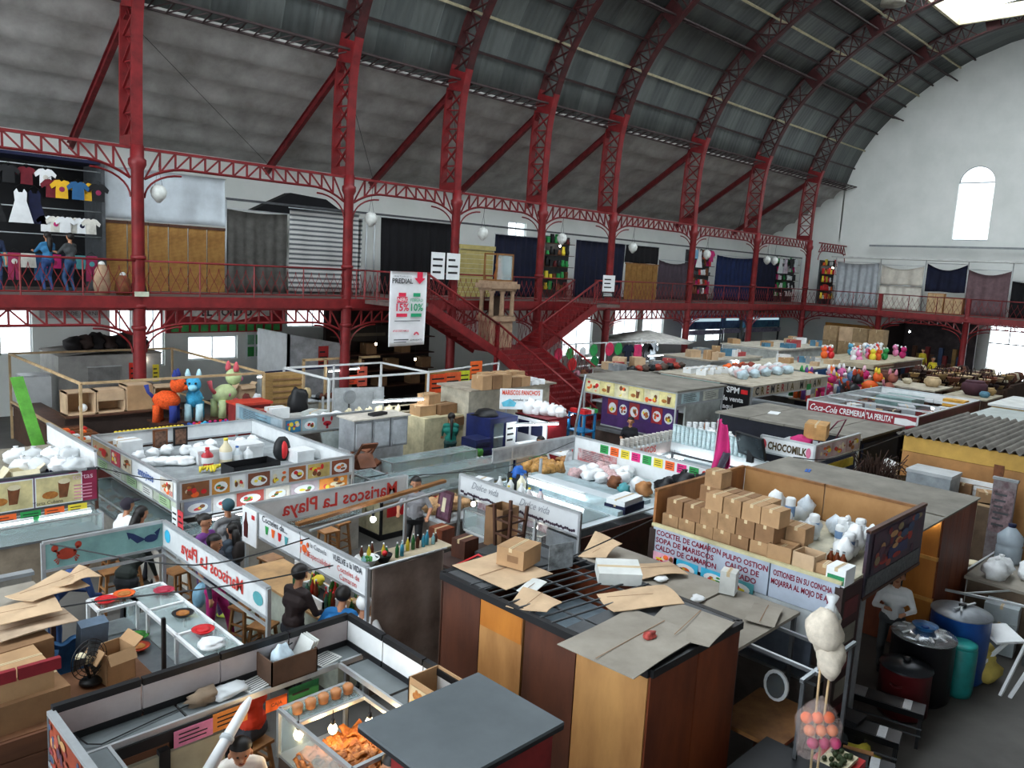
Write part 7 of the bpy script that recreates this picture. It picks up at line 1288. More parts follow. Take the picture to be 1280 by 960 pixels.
for k in range(3): MB().box(15.45,15.8,15.75,15.79,.5+.35*k,.53+.35*k,WHITE).build('shelf',bf)
note('S',(15.9,15.76,.9),.4,.7,WHITE,'white notice taped to the blue cooler cabinet',seed=3)
o = T('wok','black wok upturned on the blue cooler','pan',(15.6,16.3,1.75)); MB().lathe([(.36,0),(.35,.04),(.25,.16),(.1,.2)],BLACK,18).build('bowl',o,w=False); MB().beam((-.35,0,.05),(-.7,-.1,.1),.05,.03,BLACK).build('handle',o,w=False)
for i in range(10):
    o = T('greens_bundle','bundle of leafy greens and radish on the vegetable crates','vegetable',(14.2+.15*(i % 4),15.5+.18*(i//4),.8),0,'greens on the vegetable crates'); MB().ball((0,0,.1),(.12,.1,.14),LEAF,8,6,.7,i).build('leaves',o,w=False); MB().ball((0,-.1,.02),.05,WHITE,8,6).build('root',o,w=False)
vg = T('vegetable_crate','red crate heaped with carrots and tomatoes','crate',(14.4,15.4,0)); MB().box(14.0,15.0,14.9,15.55,0,.75,DRED).build('body',vg)
for i in range(26): tag(MB().ball((14.05+.09*(i % 10),15.0+.15*(i//10),.79),.05,[ORANGE,REDP,M('d8702a',.5)][i % 3],7,5).build('tomato'),'small red or orange vegetable on the red crate','vegetable','vegetables on the red crate')
# grey cabinets over a white wall, stacked chairs
gcab = T('grey_wall_cabinet','row of three grey cabinets above a white partition','cabinet',(11.5,15.9,0)); MB().box(10.75,12.35,15.9,16.4,0,1.4,M('c9ccd0',.6)).build('partition',gcab)
for i in range(3): MB().box(10.75+.54*i,11.27+.54*i,15.75,16.4,1.4,2.15,M('9b9fa3',.5)).build('unit',gcab); MB().box(10.8+.54*i,11.22+.54*i,15.72,15.75,1.46,2.08,M('b4b9be',.5)).build('door',gcab)
MB().box(10.7,12.4,15.7,16.45,2.15,2.18,M('cbc4b8',.6)).build('top',gcab); tag(MB().obox((11.6,16.0,2.22),(.5,.2,.06),BLACK,rz=.2).build('flat_tool'),'flat black tool on the grey cabinets','tool')
def chair(loc,rz,rx,label):
    o = T('folded_chair',label,'chair',loc,rz,'stacked wooden chairs'); o.rotation_euler.x = rx; CW_ = M('7a4a32',.6,0,.2,5)
    MB().box(-.2,.2,-.2,.2,.43,.46,CW_).build('seat',o,w=False); MB().box(-.2,.2,.17,.2,.7,.9,CW_).build('backrest',o,w=False)
    for sx in (-1,1):
        for sy in (-1,1): MB().box(sx*.18-.02,sx*.18+.02,sy*.18-.02,sy*.18+.02,0,.9 if sy > 0 else .43,CW_).build('leg',o,w=False)
    for s_ in (-1,1): MB().beam((-.18,s_*.18,.2),(.18,s_*.18,.2),.025,.025,CW_).build('stretcher',o,w=False)
    return o
r = rnd(14)
for i in range(9): chair((9.75+.45*(i % 3)+.1*(i//6),15.45+.1*(i % 2),.02+.5*(i//3)),r.uniform(-.5,.5)+(1.5 if i % 2 else 0),0 if i < 3 else [1.3,1.1,.9,1.6,1.2,.8][i-3],'brown wooden chair in the tangled stack beside the glass counter')
# ---------------------------------------------------------------- fish stall with painted bands, white shelves
s10 = T('fish_stall','grey banded fish stall with a red crab emblem and sea pictures','stall',(10.7,18,0)); X0,X1,Y0,Y1,ZT = 9.55,12.1,16.95,19.3,2.1
frame4(s10,X0,X1,Y0,Y1,ZT,ALU); band(s10,'S',Y0,X0,X1,ZT-.36,ZT,M('b0b2b0',.5,0,.1)); band(s10,'W',X0,Y0,Y1,ZT-.36,ZT,M('9fb0ba',.5,0,.15)); MB().box(X0,X1,Y0,Y1,ZT-.42,ZT-.38,M('b9b9b4',.6)).build('top_board',s10); MB().box(X0+.2,X1-.1,Y0+.2,Y1,0,1.1,M('6d665e',.7)).build('base',s10)
picture(s10,'S',(X0+.05,Y0-.03,ZT-.33),.4,.3,M('3f7fa8',.5),300,'food'); picture(s10,'S',(X0+.5,Y0-.03,ZT-.33),.4,.3,M('a8c4cc',.5),301,'plate'); picture(s10,'S',(X0+1.6,Y0-.03,ZT-.33),.5,.3,M('c07a3a',.5),302,'food'); picture(s10,'W',(X0-.03,Y1-.2,ZT-.33),1.6,.3,M('7fa0b0',.5),303,'lines')
pr = MB(); sp = lambda poly: pr.slab(poly,lambda a,c,d: Vector((a,Y0-.026-d*.003,c)),1,M('c02a3a',.5))
sp(ellipse(X0+1.2,ZT-.2,.12,.06)); sp(ellipse(X0+1.08,ZT-.09,.03,.06)); sp(ellipse(X0+1.32,ZT-.09,.03,.06)); sp(rect(X0+1.17,ZT-.33,X0+1.23,ZT-.2)); pr.build('crab_emblem',s10)
for i,(x,y,d,m_,lb) in enumerate([(10.3,18.6,(.5,.4,.35),WHITE,'white box with floral print on the fish stall top'),(10.1,17.9,(.5,.3,.12),WHITE,'white folded paper box on the fish stall top'),(9.9,18.9,(.6,.5,.25),M('a8322e',.5),'red plastic tray box on the fish stall top'),(11.3,18.4,(.6,.5,.2),M('c2c8c4',.5),'grey tub on the fish stall top')]): carton((x,y,ZT-.38),d,.2*i,lb,m=m_)
for i in range(6): bagblob((10.8+.18*i,17.8+.15*(i % 2),ZT-.38),(.2,.18,.12),'clear plastic bag on the fish stall top',[BAG,BAGW][i % 2],i,group='bags on the fish stall',knot=False)
o = T('open_lid','grey open lid standing below the fish stall band','lid',(10.9,16.6,1.0)); MB().obox((10.9,16.6,1.4),(.9,.06,.7),M('8d9694',.5),rx=-.4).build('panel',o); MB().box(10.78,11.4,16.5,16.85,0,1.05,M('8a7a6a',.7)).build('chest',o)
for i in range(10): bagblob((9.55+.115*i,16.35+.12*(i % 2),.95),(.12,.1,.1),'bread or bagged food on the low counter by the chairs',[M('c0905a',.6),BAGW,M('6a2a2a',.6)][i % 3],i,group='bagged food on the low counter',knot=False)
lc = T('low_food_counter','low counter loaded with bags in front of the fish stall','counter',(10.6,15.9,0)); MB().box(9.45,10.7,16.1,16.7,0,.9,M('8a8580',.7)).build('body',lc); MB().box(9.42,10.73,16.05,16.75,.9,.95,LGREY).build('top',lc)
# ---------------------------------------------------------------- pinata and toy stall at the left
s9 = T('toy_stall','open wooden framed toy stall with cubby boxes and a top rail','stall',(8.6,22,0)); X0,X1,Y0,Y1,ZL,ZT = 6.35,11.2,21.0,27.4,1.15,2.6
for x in (X0,X1):
    for y in (Y0,Y1): MB().box(x-.03,x+.03,y-.03,y+.03,0,ZT,WOODP).build('post',s9)
for z in (ZL,ZT):
    MB().beam((X0,Y0,z),(X1,Y0,z),.06,.06,WOODP).build('rail',s9); MB().beam((X0,Y0,z),(X0,Y1,z),.06,.06,WOODP).build('rail',s9); MB().beam((X1,Y0,z),(X1,Y1,z),.06,.06,WOODP).build('rail',s9)
MB().beam((X0,Y1,ZT),(X1,Y1,ZT),.06,.06,WOODP).build('rail',s9)
MB().box(X0,X1,Y0+.05,Y0+1.0,1.0,1.05,WOODD).build('counter_top',s9); MB().box(X0,X1,Y0+.1,Y0+.9,0,1.0,M('4a3428',.8)).build('counter_body',s9); MB().box(X0,X0+.8,Y0+1.0,Y1,1.0,1.05,WOODD).build('side_counter',s9); MB().box(X0+.05,X0+.75,Y0+1.0,Y1,0,1.0,M('4a3428',.8)).build('side_body',s9)
for i in range(4):
    x = 7.15+.78*i; o = T('cubby_box',['open tan cubby box holding a white ball on the toy stall','open tan cubby box with a dark gap on the toy stall','closed tan cubby box on the toy stall','open tan cubby box behind the orange pinata'][i],'box',(x,23.8,1.3)); h = 1.95 if i != 2 else 2.05; MB().box(x-.38,x+.38,24.1,24.15,1.3,h,CARD).build('back',o)
    for q in ((x-.38,x-.34,23.6,24.1,1.3,h),(x+.34,x+.38,23.6,24.1,1.3,h),(x-.38,x+.38,23.6,24.1,h-.04,h),(x-.38,x+.38,23.6,24.1,1.3,1.34)): MB().box(*q,CARDL).build('board',o)
    if i == 2: MB().box(x-.34,x+.34,23.58,23.6,1.32,h-.02,CARD).build('front',o)
    if i == 1: MB().box(x-.34,x+.34,23.58,23.6,1.65,h-.04,CARDL).build('flap',o)
    if i == 0: MB().ball((x+.1,23.8,1.46),.12,WHITE,10,8).build('ball',o)
MB().box(6.7,9.9,23.4,24.2,1.26,1.3,WOODD).build('cubby_shelf',s9); MB().box(6.7,9.9,23.5,23.55,0,1.26,M('3a2c26',.8)).build('cubby_base',s9)
def pinata(loc,rz,m1,m2,m3,label,s=1.0,group=None):
    o = T('pinata',label,'pinata',loc,rz,group); o.scale = (s,)*3
    MB().ball((0,0,.45),(.17,.28,.2),m1,12,9,.1,1).build('body',o,w=False); MB().ball((0,-.24,.78),(.16,.17,.17),m1,12,9).build('head',o,w=False); MB().ball((0,-.38,.73),(.09,.09,.07),m3,10,7).build('muzzle',o,w=False)
    for sx in (-1,1):
        MB().lathe([(.05,0),(.06,.08),(.02,.2)],m2,8,(sx*.11,-.2,.9)).build('ear',o,w=False); MB().ball((sx*.06,-.39,.82),.025,BLACK,8,6).build('eye',o,w=False)
        for y in (-.16,.17): MB().lathe([(.08,0),(.07,.2),(.075,.35)],m2 if y < 0 else m1,10,(sx*.11,y,0)).build('leg',o,w=False)
    MB().tube([(0,.26,.5),(0,.36,.6),(0,.4,.75)],[.04,.035,.05],m2,8).build('tail',o,w=False); MB().lathe([(.18,-.03),(.19,0),(.18,.03)],m3,12,(0,.02,.45),1,.3).build('saddle',o,w=False); return o
OP = M('e8581e',.85,0,.2,30,.5,60); BP_ = M('3fa6d2',.85,0,.15,30,.5,60)
pinata((8.95,22.3,1.18),.9,OP,M('2a3a8a',.8),OP,'orange and navy animal pinata on the toy stall',1.35); pinata((9.72,22.25,1.18),-.5,BP_,M('bfe4ee',.8),M('8fd0e4',.8),'light blue pinata with pale ears on the toy stall',1.35); pinata((10.65,22.3,1.18),1.9,M('c8d8a0',.8),M('d8606a',.8),M('d8709a',.8),'pale green and pink pinata at the end of the toy stall',1.45)
MB().box(8.6,11.1,21.9,22.8,1.13,1.18,WOODD).build('pinata_shelf',s9); MB().box(8.65,11.05,21.95,22.75,0,1.13,M('3a2c26',.8)).build('pinata_base',s9)
r = rnd(15)
for i in range(44):
    yl = i < 18; x = 7.2+.1*i if yl else 9.0+.15*((i-18) % 13); y = 21.15+.15*((i-18)//13 if not yl else 0)
    m_ = YELLOW if yl else r.choice([BLUE,NAVY,MAG,REDP,ORANGE,CYAN]); o = T('small_toy','small yellow toy figure on the toy counter' if yl else 'small coloured toy figure on the toy counter','toy',(x,y,1.05),0,'yellow toys on the counter' if yl else 'coloured toys on the counter'); MB().ball((0,0,.08),(.06,.06,.085),LEAF if yl else m_,8,6).build('body',o,w=False); MB().ball((0,-.01,.2),.055,m_,8,6).build('head',o,w=False)
for i in range(16): tag(MB().obox((6.5+.14*(i % 4),21.5+.4*(i//4),1.1),(.12,.2,.1),r.choice([REDP,WHITE,ORANGE,BROWN])).build('toy_packet'),'small packet on the side counter of the toy stall','packet','packets on the side counter')
tag(MB().beam((6.15,23.3,0),(5.85,24.6,2.3),.32,.05,M('5fae3c',.6)).build('green_mat'),'bright green mat leaning at the side of the toy stall','mat')
for i in range(9): tag(MB().lathe([(.28,0),(.34,.1),(.34,.12),(.26,.1)],M('8a7040',.8) if i % 3 else M('c9a83a',.8),14,(5.2,21.2+.75*(i % 3),.12*(i//3))).build('basket'),'shallow woven basket in the stacks beside the toy stall','basket','stacked baskets beside the toy stall')
for i in range(10): tag(MB().box(5.3+.75*(i//5),5.95+.75*(i//5),19.6,20.3,.02+.25*(i % 5),.25+.25*(i % 5),[M('23402e',.6),M('5a2a24',.6)][i % 2]).build('slatted_crate'),'dark plastic crate in the stacks beside the toy stall','crate','dark crates beside the toy stall')
# ---------------------------------------------------------------- Pancho seafood stall, boxes, frame stall with orange sheets
s24 = T('pancho_stall','white seafood stall with a lettered board and foam packs on top','stall',(17.6,16.8,0)); X0,X1,Y0,Y1,ZT = 16.0,19.6,16.9,18.8,2.25
MB().box(X0,X1,Y0+.6,Y1,0,ZT,M('c2bba8',.7)).build('wall',s24); MB().box(X0-.1,X1+.1,Y0+.4,Y1+.1,ZT,ZT+.05,M('a49a8a',.8)).build('roof',s24); MB().box(X0,X1,Y0-.4,Y0+.5,.9,.95,STEEL).build('counter_top',s24); MB().box(X0+.05,X1,Y0-.35,Y0+.45,0,.9,M('5a5650',.7)).build('counter_body',s24)
lb_ = T('lettered_board','white MARISCOS PANCHOS board with a small boat picture','sign',(17.2,16.0,1.3)); a = Vector((16.75,16.5,1.55)); W_ = at_depth(675,500,a)-at_depth(624,490,a)
bx0 = at_depth(624,511,a); wd_ = 1.28; MB().slab(rect(0,0,wd_,.62),lambda u,v,d: Vector((bx0.x+u*.82,bx0.y-u*.57-d,bx0.z+v)),.03,WHITE).build('panel',lb_)
_FN = {}
def board_text(body,u,v,h,m,w):
    t = text(lb_,body,'S',(0,0,0),h,m,maxw=w,bold=.02); me = t.data; off = Vector(WL[lb_.name])
    for vv in me.vertices: q = vv.co+off; vv.co = Vector((bx0.x+(u+q.x)*.82-.03,bx0.y-(u+q.x)*.57-.035,bx0.z+v+q.z))-off
board_text("MARISCOS PANCHO'S",.64,.44,.14,M('d84a2a',.5,0,0),1.15); board_text('cocteles  ceviches',.75,.26,.07,DGREY,.8)
MB().slab([(.1,.08),(.45,.08),(.5,.2),(.3,.32),(.05,.2)],lambda u,v,d: Vector((bx0.x+u*.82-.02,bx0.y-u*.57-.034-d,bx0.z+v)),.003,M('5fb8d0',.5)).build('boat_picture',lb_); MB().beam((bx0.x+.2,bx0.y-.1,0),(bx0.x+.2,bx0.y-.1,bx0.z),.04,.04,ALU).build('post',lb_); MB().beam((bx0.x+.9,bx0.y-.6,0),(bx0.x+.9,bx0.y-.6,bx0.z),.04,.04,ALU).build('post',lb_)
tube_light((16.0,15.5,1.55),(17.5,15.2,1.5),'lit tube hanging in front of the blue cooler',hang=.3); tube_light((18.2,15.6,1.5),(19.2,16.1,1.5),'lit tube on the near rail of the lettered board counter',hang=.2); tube_light((18.5,16.3,1.5),(19.3,16.5,1.5),'short lit tube on the far rail of the lettered board counter',hang=.2)
for i in range(5): carton((16.4+.42*i,17.4,ZT+.05),(.38,.5,.42 if i < 3 else .3),0,'brown carton in the row on the white seafood stall','cartons on the white seafood stall',m=[CARD,CARDD][i % 2])
for i in range(3): carton((17.3+.6*i,18.1,ZT+.05),(.5,.5,.35),.1*i,'brown carton at the back of the white seafood stall','rear cartons on the white seafood stall')
for i in range(14): tag(MB().obox((18.0+.25*(i % 5),17.4+.4*(i//5),ZT+.12),(.3,.3,.14),WHITE,rz=.2*i).build('foam_pack'),'white foam pack heaped on the white seafood stall','packaging','foam packs on the white seafood stall')
for i,(x,y,z,d,lb) in enumerate([(14.9,18.3,1.5,(.6,.5,.3),'brown carton on the low wall, lower row'),(15.6,18.2,1.5,(.7,.5,.3),'second brown carton on the low wall, lower row'),(15.2,18.4,1.8,(.55,.45,.3),'brown carton topping the low wall stack'),(15.9,17.9,1.2,(1.1,.5,.25),'long brown carton under the lettered board')]): carton((x,y,z),d,.1*i,lb,m=[CARD,CARDD][i % 2])
tag(MB().box(14.5,16.5,17.7,18.7,0,1.5,M('c9bf9c',.7)).build('low_wall_block'),'cream low wall behind the blue cooler','wall')
s25 = T('white_frame_stall','white painted pipe frame stall hung with neon price sheets','stall',(18,22,0)); X0,X1,Y0,Y1,ZT = 13.3,17.2,20.9,23.6,2.3
for x in (X0,15.2,X1):
    for y in (Y0,Y1): MB().box(x-.03,x+.03,y-.03,y+.03,0,ZT,WHITE).build('post',s25)
for (a,b_) in (((X0,Y0),(X1,Y0)),((X0,Y1),(X1,Y1)),((X1,Y0),(X1,Y1)),((X0,Y0),(X0,Y1))): MB().beam((*a,ZT),(*b_,ZT),.06,.06,WHITE).build('rail',s25)
MB().beam((X1,Y0,ZT),(21.5,Y0+1.0,ZT),.05,.05,WHITE).build('rail',s25); MB().box(21.45,21.5,Y0+.97,Y0+1.03,0,ZT,WHITE).build('post',s25); MB().box(X0,X1,Y0+.3,Y0+1.0,0,1.0,M('c9bd94',.7)).build('counter_body',s25); MB().box(X1,20.5,Y0+.3,Y0+1.2,0,.95,M('c9bd94',.7)).build('counter_body',s25); MB().box(X0,20.5,Y0+.2,Y0+1.2,.95,1.0,CREAM).build('counter_top',s25)
for i,(x,w,m_,lb) in enumerate([(17.35,.75,M('f0562a',.5),'large neon orange'),(18.15,.75,M('f06a3a',.5),'second neon orange'),(18.95,.5,M('d8e03a',.5),'neon yellow'),(19.6,.6,ORANGE,'upper orange')]): note('W' if 0 else 'S',(x,Y0+.1+.15*i,1.55+(.3 if i == 3 else 0)),w,.65,m_,lb+' price sheet hung on the white pipe frame',seed=i)
for i in range(14): bagblob((17.6+.2*i,21.6+.12*(i % 2),1.0),(.16,.14,.12),'orange fried snack heap on the cream counter',M('c8763a',.6,0,.2,10),i,'fried_snack','fried snacks on the cream counter',False)
for i in range(16): bagblob((12.6+.12*i,18.9+.1*(i % 3),1.35),(.1,.1,.2),'pale yellow plucked chicken or sponge on the rack',CREAM,i,'plucked_chicken','pale poultry hung on the rack',False)
rk = T('poultry_rack','dark metal rack with pale poultry','rack',(13.5,18.9,0)); MB().box(12.4,14.6,18.7,19.3,1.28,1.33,STEEL).build('board',rk); 
for x in (12.45,14.55):
    for y in (18.75,19.25): MB().box(x-.03,x+.03,y-.03,y+.03,0,1.3,DGREY).build('post',rk)
tube_light((13.3,18.6,1.95),(14.9,18.3,1.95),'lit tube above the poultry rack',hang=.3); o = T('hanging_scale','round grey dial scale above the poultry rack','scale',(12.9,19.2,1.33)); MB().slab(ellipse(0,0,.2,.2,16),lambda a,c,d: Vector((12.9+a,19.2-d,2.05+c)),.06,M('8a8f92',.4)).build('dial',o); MB().beam((12.9,19.2,1.33),(12.9,19.2,1.9),.04,.04,DGREY).build('stem',o)
tag(MB().obox((14.2,20.6,1.65),(1.6,.08,.75),M('b4b9bb',.5),rz=-.3).build('leaning_board'),'white slanted board behind the poultry rack','board'); tag(MB().ball((11.9,20.3,1.75),(.3,.25,.45),BLACK,12,9,.4,3).beam((11.9,20.3,0),(11.9,20.3,1.5),.08,.08,BLACK).build('black_sack'),'tall black sack hung beside the iron column','sack')
for i in range(12): tag(MB().box(12.2,13.2,22.3,23.0,.0+.19*i,.18+.19*i,M('a5834f',.8)).box(12.2,13.2,22.28,22.3,.04+.19*i,.08+.19*i,CARDD).build('egg_tray_box'),'flat tan crate in the tall stack by the iron column','crate','tan crates stacked by the iron column')
# dark stalls beneath the gallery behind the frame
us = T('dark_shop','dark shop under the staircase gallery with cartons and shelves','shop',(20,27,0)); MB().box(18.0,23.5,28.6,28.8,0,4.2,M('2a1c1a',.8)).build('back_wall',us)
for k in range(4): MB().box(18.2,23.0,27.6,28.6,.6+.7*k,.64+.7*k,WOODD).build('shelf_board',us)
for x0_,x1_,z0_ in ((17.3,19.6,2.75),(19.8,21.5,2.85)): o = T('shop_sign','black board sign under the gallery %s' % ('beside the iron column' if x0_ < 18 else 'next to the larger black board'),'sign',(x0_,26.5,z0_)); MB().box(x0_,x1_,26.5,26.6,z0_,z0_+.6,M('14110f',.7)).build('panel',o); MB().box(x0_+.15,x1_-.15,26.48,26.5,z0_+.2,z0_+.32,M('4a4438',.7)).build('faded_lettering',o); MB().tube([(x0_+.3,26.55,z0_+.6),(x0_+.3,26.55,4.36)],.015,BLACK,4).build('hanger',o); MB().tube([(x1_-.3,26.55,z0_+.6),(x1_-.3,26.55,4.36)],.015,BLACK,4).build('hanger',o)
for i in range(8): carton((18.5+.6*i,28.0,.64+.7*(i % 3)),(.5,.5,.45),0,'brown carton on the shelves of the dark shop under the gallery','cartons in the dark shop',m=CARDD)
o = T('wooden_cart','tan wooden cart under the staircase','cart',(20.5,24,0)); MB().box(18.7,20.0,22.2,22.9,1.0,2.0,M('8a6a3c',.7)).build('box',o); MB().box(18.75,19.95,22.25,22.85,0,1.0,M('4a3828',.8)).build('base',o)
for i in range(7): carton((20.6+.55*(i % 4),22.5,.02+.5*(i//4)),(.5,.5,.48),0,'brown carton stacked under the staircase','cartons under the staircase',m=[CARD,M('a89068',.8)][i % 2])
for px,py in ((470,430),(519,449)): p = at_depth(px,py,Vector((18.5,25.5,2.3))); bulb(tuple(p),'warm bulb glowing in the dark shop under the gallery',WARM,4.25-p.z,'warm bulbs in the dark shop')
# ================================================================ under the gallery and the far end
# red butcher sign with green price cards on the outer wall
et = T('butcher_sign','red EL TORITO board with a white centre and green price cards','sign',(14.8,30.9,2.46)); MB().box(12.4,17.3,30.9,30.98,2.75,3.9,M('a3262c',.6)).build('board',et)
MB().slab([(13.1,3.4),(16.7,3.4),(16.7,3.75),(13.1,3.75)],lambda a,c,d: Vector((a,30.9-d,c)),.01,M('f2efe6',.6)).build('white_field',et); MB().slab([(13.6,3.4),(14.9,3.15),(16.2,3.4)],lambda a,c,d: Vector((a,30.9-d,c)),.01,M('f2efe6',.6)).build('white_point',et)
text(et,'EL TORITO','S',(14.85,30.88,3.42),.3,M('2a2426',.6,0,0),bold=.03,maxw=3.3)
for i in range(12): MB().box(12.6+.39*i,12.88+.39*i,30.87,30.9,2.8,3.12,M('4aa85a',.6)).build('price_card',et)
pp = T('price_poster','white poster with a grid of green price cards beside the low window','poster',(16.5,30.9,1.7)); MB().box(15.7,17.2,30.92,30.98,1.6,2.7,WHITE).build('sheet',pp)
for i in range(4):
    for k in range(2): MB().box(15.75+.36*i,16.03+.36*i,30.9,30.92,1.72+.5*k,2.12+.5*k,[M('3fa052',.6),M('8fc0a0',.6)][(i+k) % 2]).build('price_card',pp)
cp = T('meat_sign','white panel lettered in red and black on the wall behind the column','sign',(9.2,30.9,3.3)); MB().box(8.1,10.3,30.9,30.97,3.35,3.95,M('b9b4b4',.6)).build('panel',cp); text(cp,'EXQUISITOS','S',(9.2,30.88,3.68),.16,M('8a2a2a',.6,0,0),maxw=1.6); text(cp,'CORTES DE CARNES','S',(9.2,30.88,3.45),.14,M('3a3436',.6,0,0),maxw=1.9)
# grey shed with dark sacks on its roof
sd = T('grey_shed','plain grey shed with a domed top under the gallery','shed',(9.6,29.3,0)); MB().box(8.0,11.3,28.6,30.6,0,2.3,M('a8a6a2',.8,0,.1)).build('wall',sd); MB().sheet(lambda u,v: (8.0+3.3*u,28.5+2.2*v,2.32+.12*math.sin(math.pi*u)),12,4,M('8d8882',.8),.04).build('roof',sd); MB().box(8.9,9.9,28.56,28.6,.9,1.9,M('8f8d8b',.7)).build('hatch',sd); MB().box(8.85,9.95,28.5,28.58,1.9,1.94,M('c9cccc',.5)).build('ledge',sd)
for i in range(7): tag(MB().ball((8.7+.36*i,29.4,2.62),(.3,.5,.25+.05*(i % 3)),[M('1f1a1c',.8),M('3a2a26',.8)][i % 2],10,8,.5,i).build('dark_sack'),'dark sack lying on the grey shed roof','sack','dark sacks on the grey shed')
note('S',(10.2,28.59,1.25),.5,.75,M('e0301e',.5),'bright red poster on the grey shed',seed=2); note('S',(11.0,28.59,1.3),.22,.6,YELLOW,'narrow yellow poster on the grey shed',seed=3); bulb((10.7,28.52,2.1),'bulb glowing at the edge of the grey shed roof',BULB,.2)
o = T('white_fridge','white upright fridge beside the grey shed','fridge',(7.3,28.8,0)); MB().box(6.9,7.7,28.4,29.1,0,1.75,M('c9cdd0',.4)).build('body',o); MB().box(6.88,7.72,28.36,28.4,.7,1.7,WHITE).build('door',o); MB().box(6.95,6.98,28.32,28.36,1.0,1.4,GREY).build('handle',o)
tag(MB().ball((8.4,27.6,.75),(.6,.4,.4),NAVY,12,9,.3,2).box(7.9,8.9,27.3,27.9,0,.5,BLACK).build('dark_bundle'),'navy bundle on a low box in front of the grey shed','bundle')
# white sided stall and pale counters left of the second column
wsd = T('white_side_stall','white sided stall with a sloping top under the gallery','stall',(16.8,27.3,0)); MB().slab([(15.6,0),(18.4,0),(18.4,2.5),(15.6,3.0)],lambda a,c,d: Vector((a,27.4+d,c)),.1,M('b9bcc0',.6)).build('side_wall',wsd); MB().box(15.6,15.7,27.4,29.8,0,3.0,WHITE).build('end_wall',wsd)
for x in (15.0,15.9,17.4): tag(MB().box(x-.04,x+.04,25.2,25.28,0,2.3,WOODP).box(x-.04,x+.9,25.2,25.28,2.25,2.33,WOODP).build('timber_trestle'),'pale timber trestle by the counters '+{15.0: 'under the white price poster',15.9: 'beside the orange red card',17.4: 'beside the salmon card'}[x],'trestle')
note('S',(16.6,25.1,1.3),.6,.35,M('e8502e',.5),'orange red price card on the timber frame',seed=6); note('S',(17.2,25.1,1.2),.45,.75,M('f0705a',.5),'tall salmon price card on the timber frame',seed=7); note('S',(16.9,27.35,1.6),.45,.9,M('b02a2a',.5),'red menu card on the white sided stall',seed=8)
tube_light((13.3,25.4,1.75),(14.7,25.4,1.78),'lit tube on the dark rail behind the fish stall',hang=.1); tube_light((15.9,25.0,1.85),(17.2,25.0,1.9),'lit tube on the dark rail near the salmon card',hang=.1); tag(MB().beam((12.3,25.5,1.86),(17.5,25.2,2.02),.05,.05,NAVY).beam((12.4,25.5,0),(12.4,25.5,1.86),.05,.05,NAVY).beam((17.4,25.2,0),(17.4,25.2,2.0),.05,.05,NAVY).build('lamp_rail'),'dark rail carrying the tube lamps behind the fish stall','rail')
for i,(x0,x1,y0,y1,h,m_,lb) in enumerate([(11.6,15.4,24.2,25.2,1.0,M('a8aaa6',.6),'long pale counter behind the toy stall'),(15.0,17.6,24.0,24.7,1.0,M('b9ac8e',.7),'tan counter beside the second column')]):
    o = T('market_counter',lb,'counter',((x0+x1)/2,y0,0)); MB().box(x0,x1,y0,y1,0,h-.05,m_).build('body',o); MB().box(x0-.05,x1+.05,y0-.05,y1+.05,h-.05,h,LGREY).build('top',o)
r = rnd(31)
for i in range(12): bagblob((11.9+.3*i,24.6+r.uniform(-.2,.2),1.0),(.14,.14,r.uniform(.1,.22)),'small bundle of produce on the long pale counter',r.choice([BAGW,M('6a2a22',.7),M('c9b48a',.7),DGREY]),i,'produce_bundle','bundles on the long pale counter',False)
o = carton((12.6,24.9,1.0),(.6,.3,.6),.2,'tan open board box on the long pale counter',opened=True,m=CARDL); o = T('monitor','white back of a monitor on the pale counter','monitor',(11.9,24.7,1.0)); MB().box(11.6,12.15,24.65,24.72,1.1,1.55,WHITE).build('panel',o); MB().box(11.8,11.95,24.6,24.8,1.0,1.12,GREY).build('foot',o)
for i in range(9): tag(MB().lathe([(.07,0),(.1,.1),(.05,.2)],M('6a3a28',.7),8,(15.2+.22*i,24.35,1.0)).build('clay_jar'),'small brown clay jar on the tan counter','jar','clay jars on the tan counter')
rc2 = T('red_meat_cabinet','small red cabinet on the fish stall roof line','cabinet',(10.1,19.8,0)); MB().box(9.7,10.6,19.5,20.1,0,2.0,M('8a2a2a',.6)).build('body',rc2); MB().box(9.65,10.65,19.45,20.15,2.0,2.06,M('c8402e',.5)).build('top',rc2)
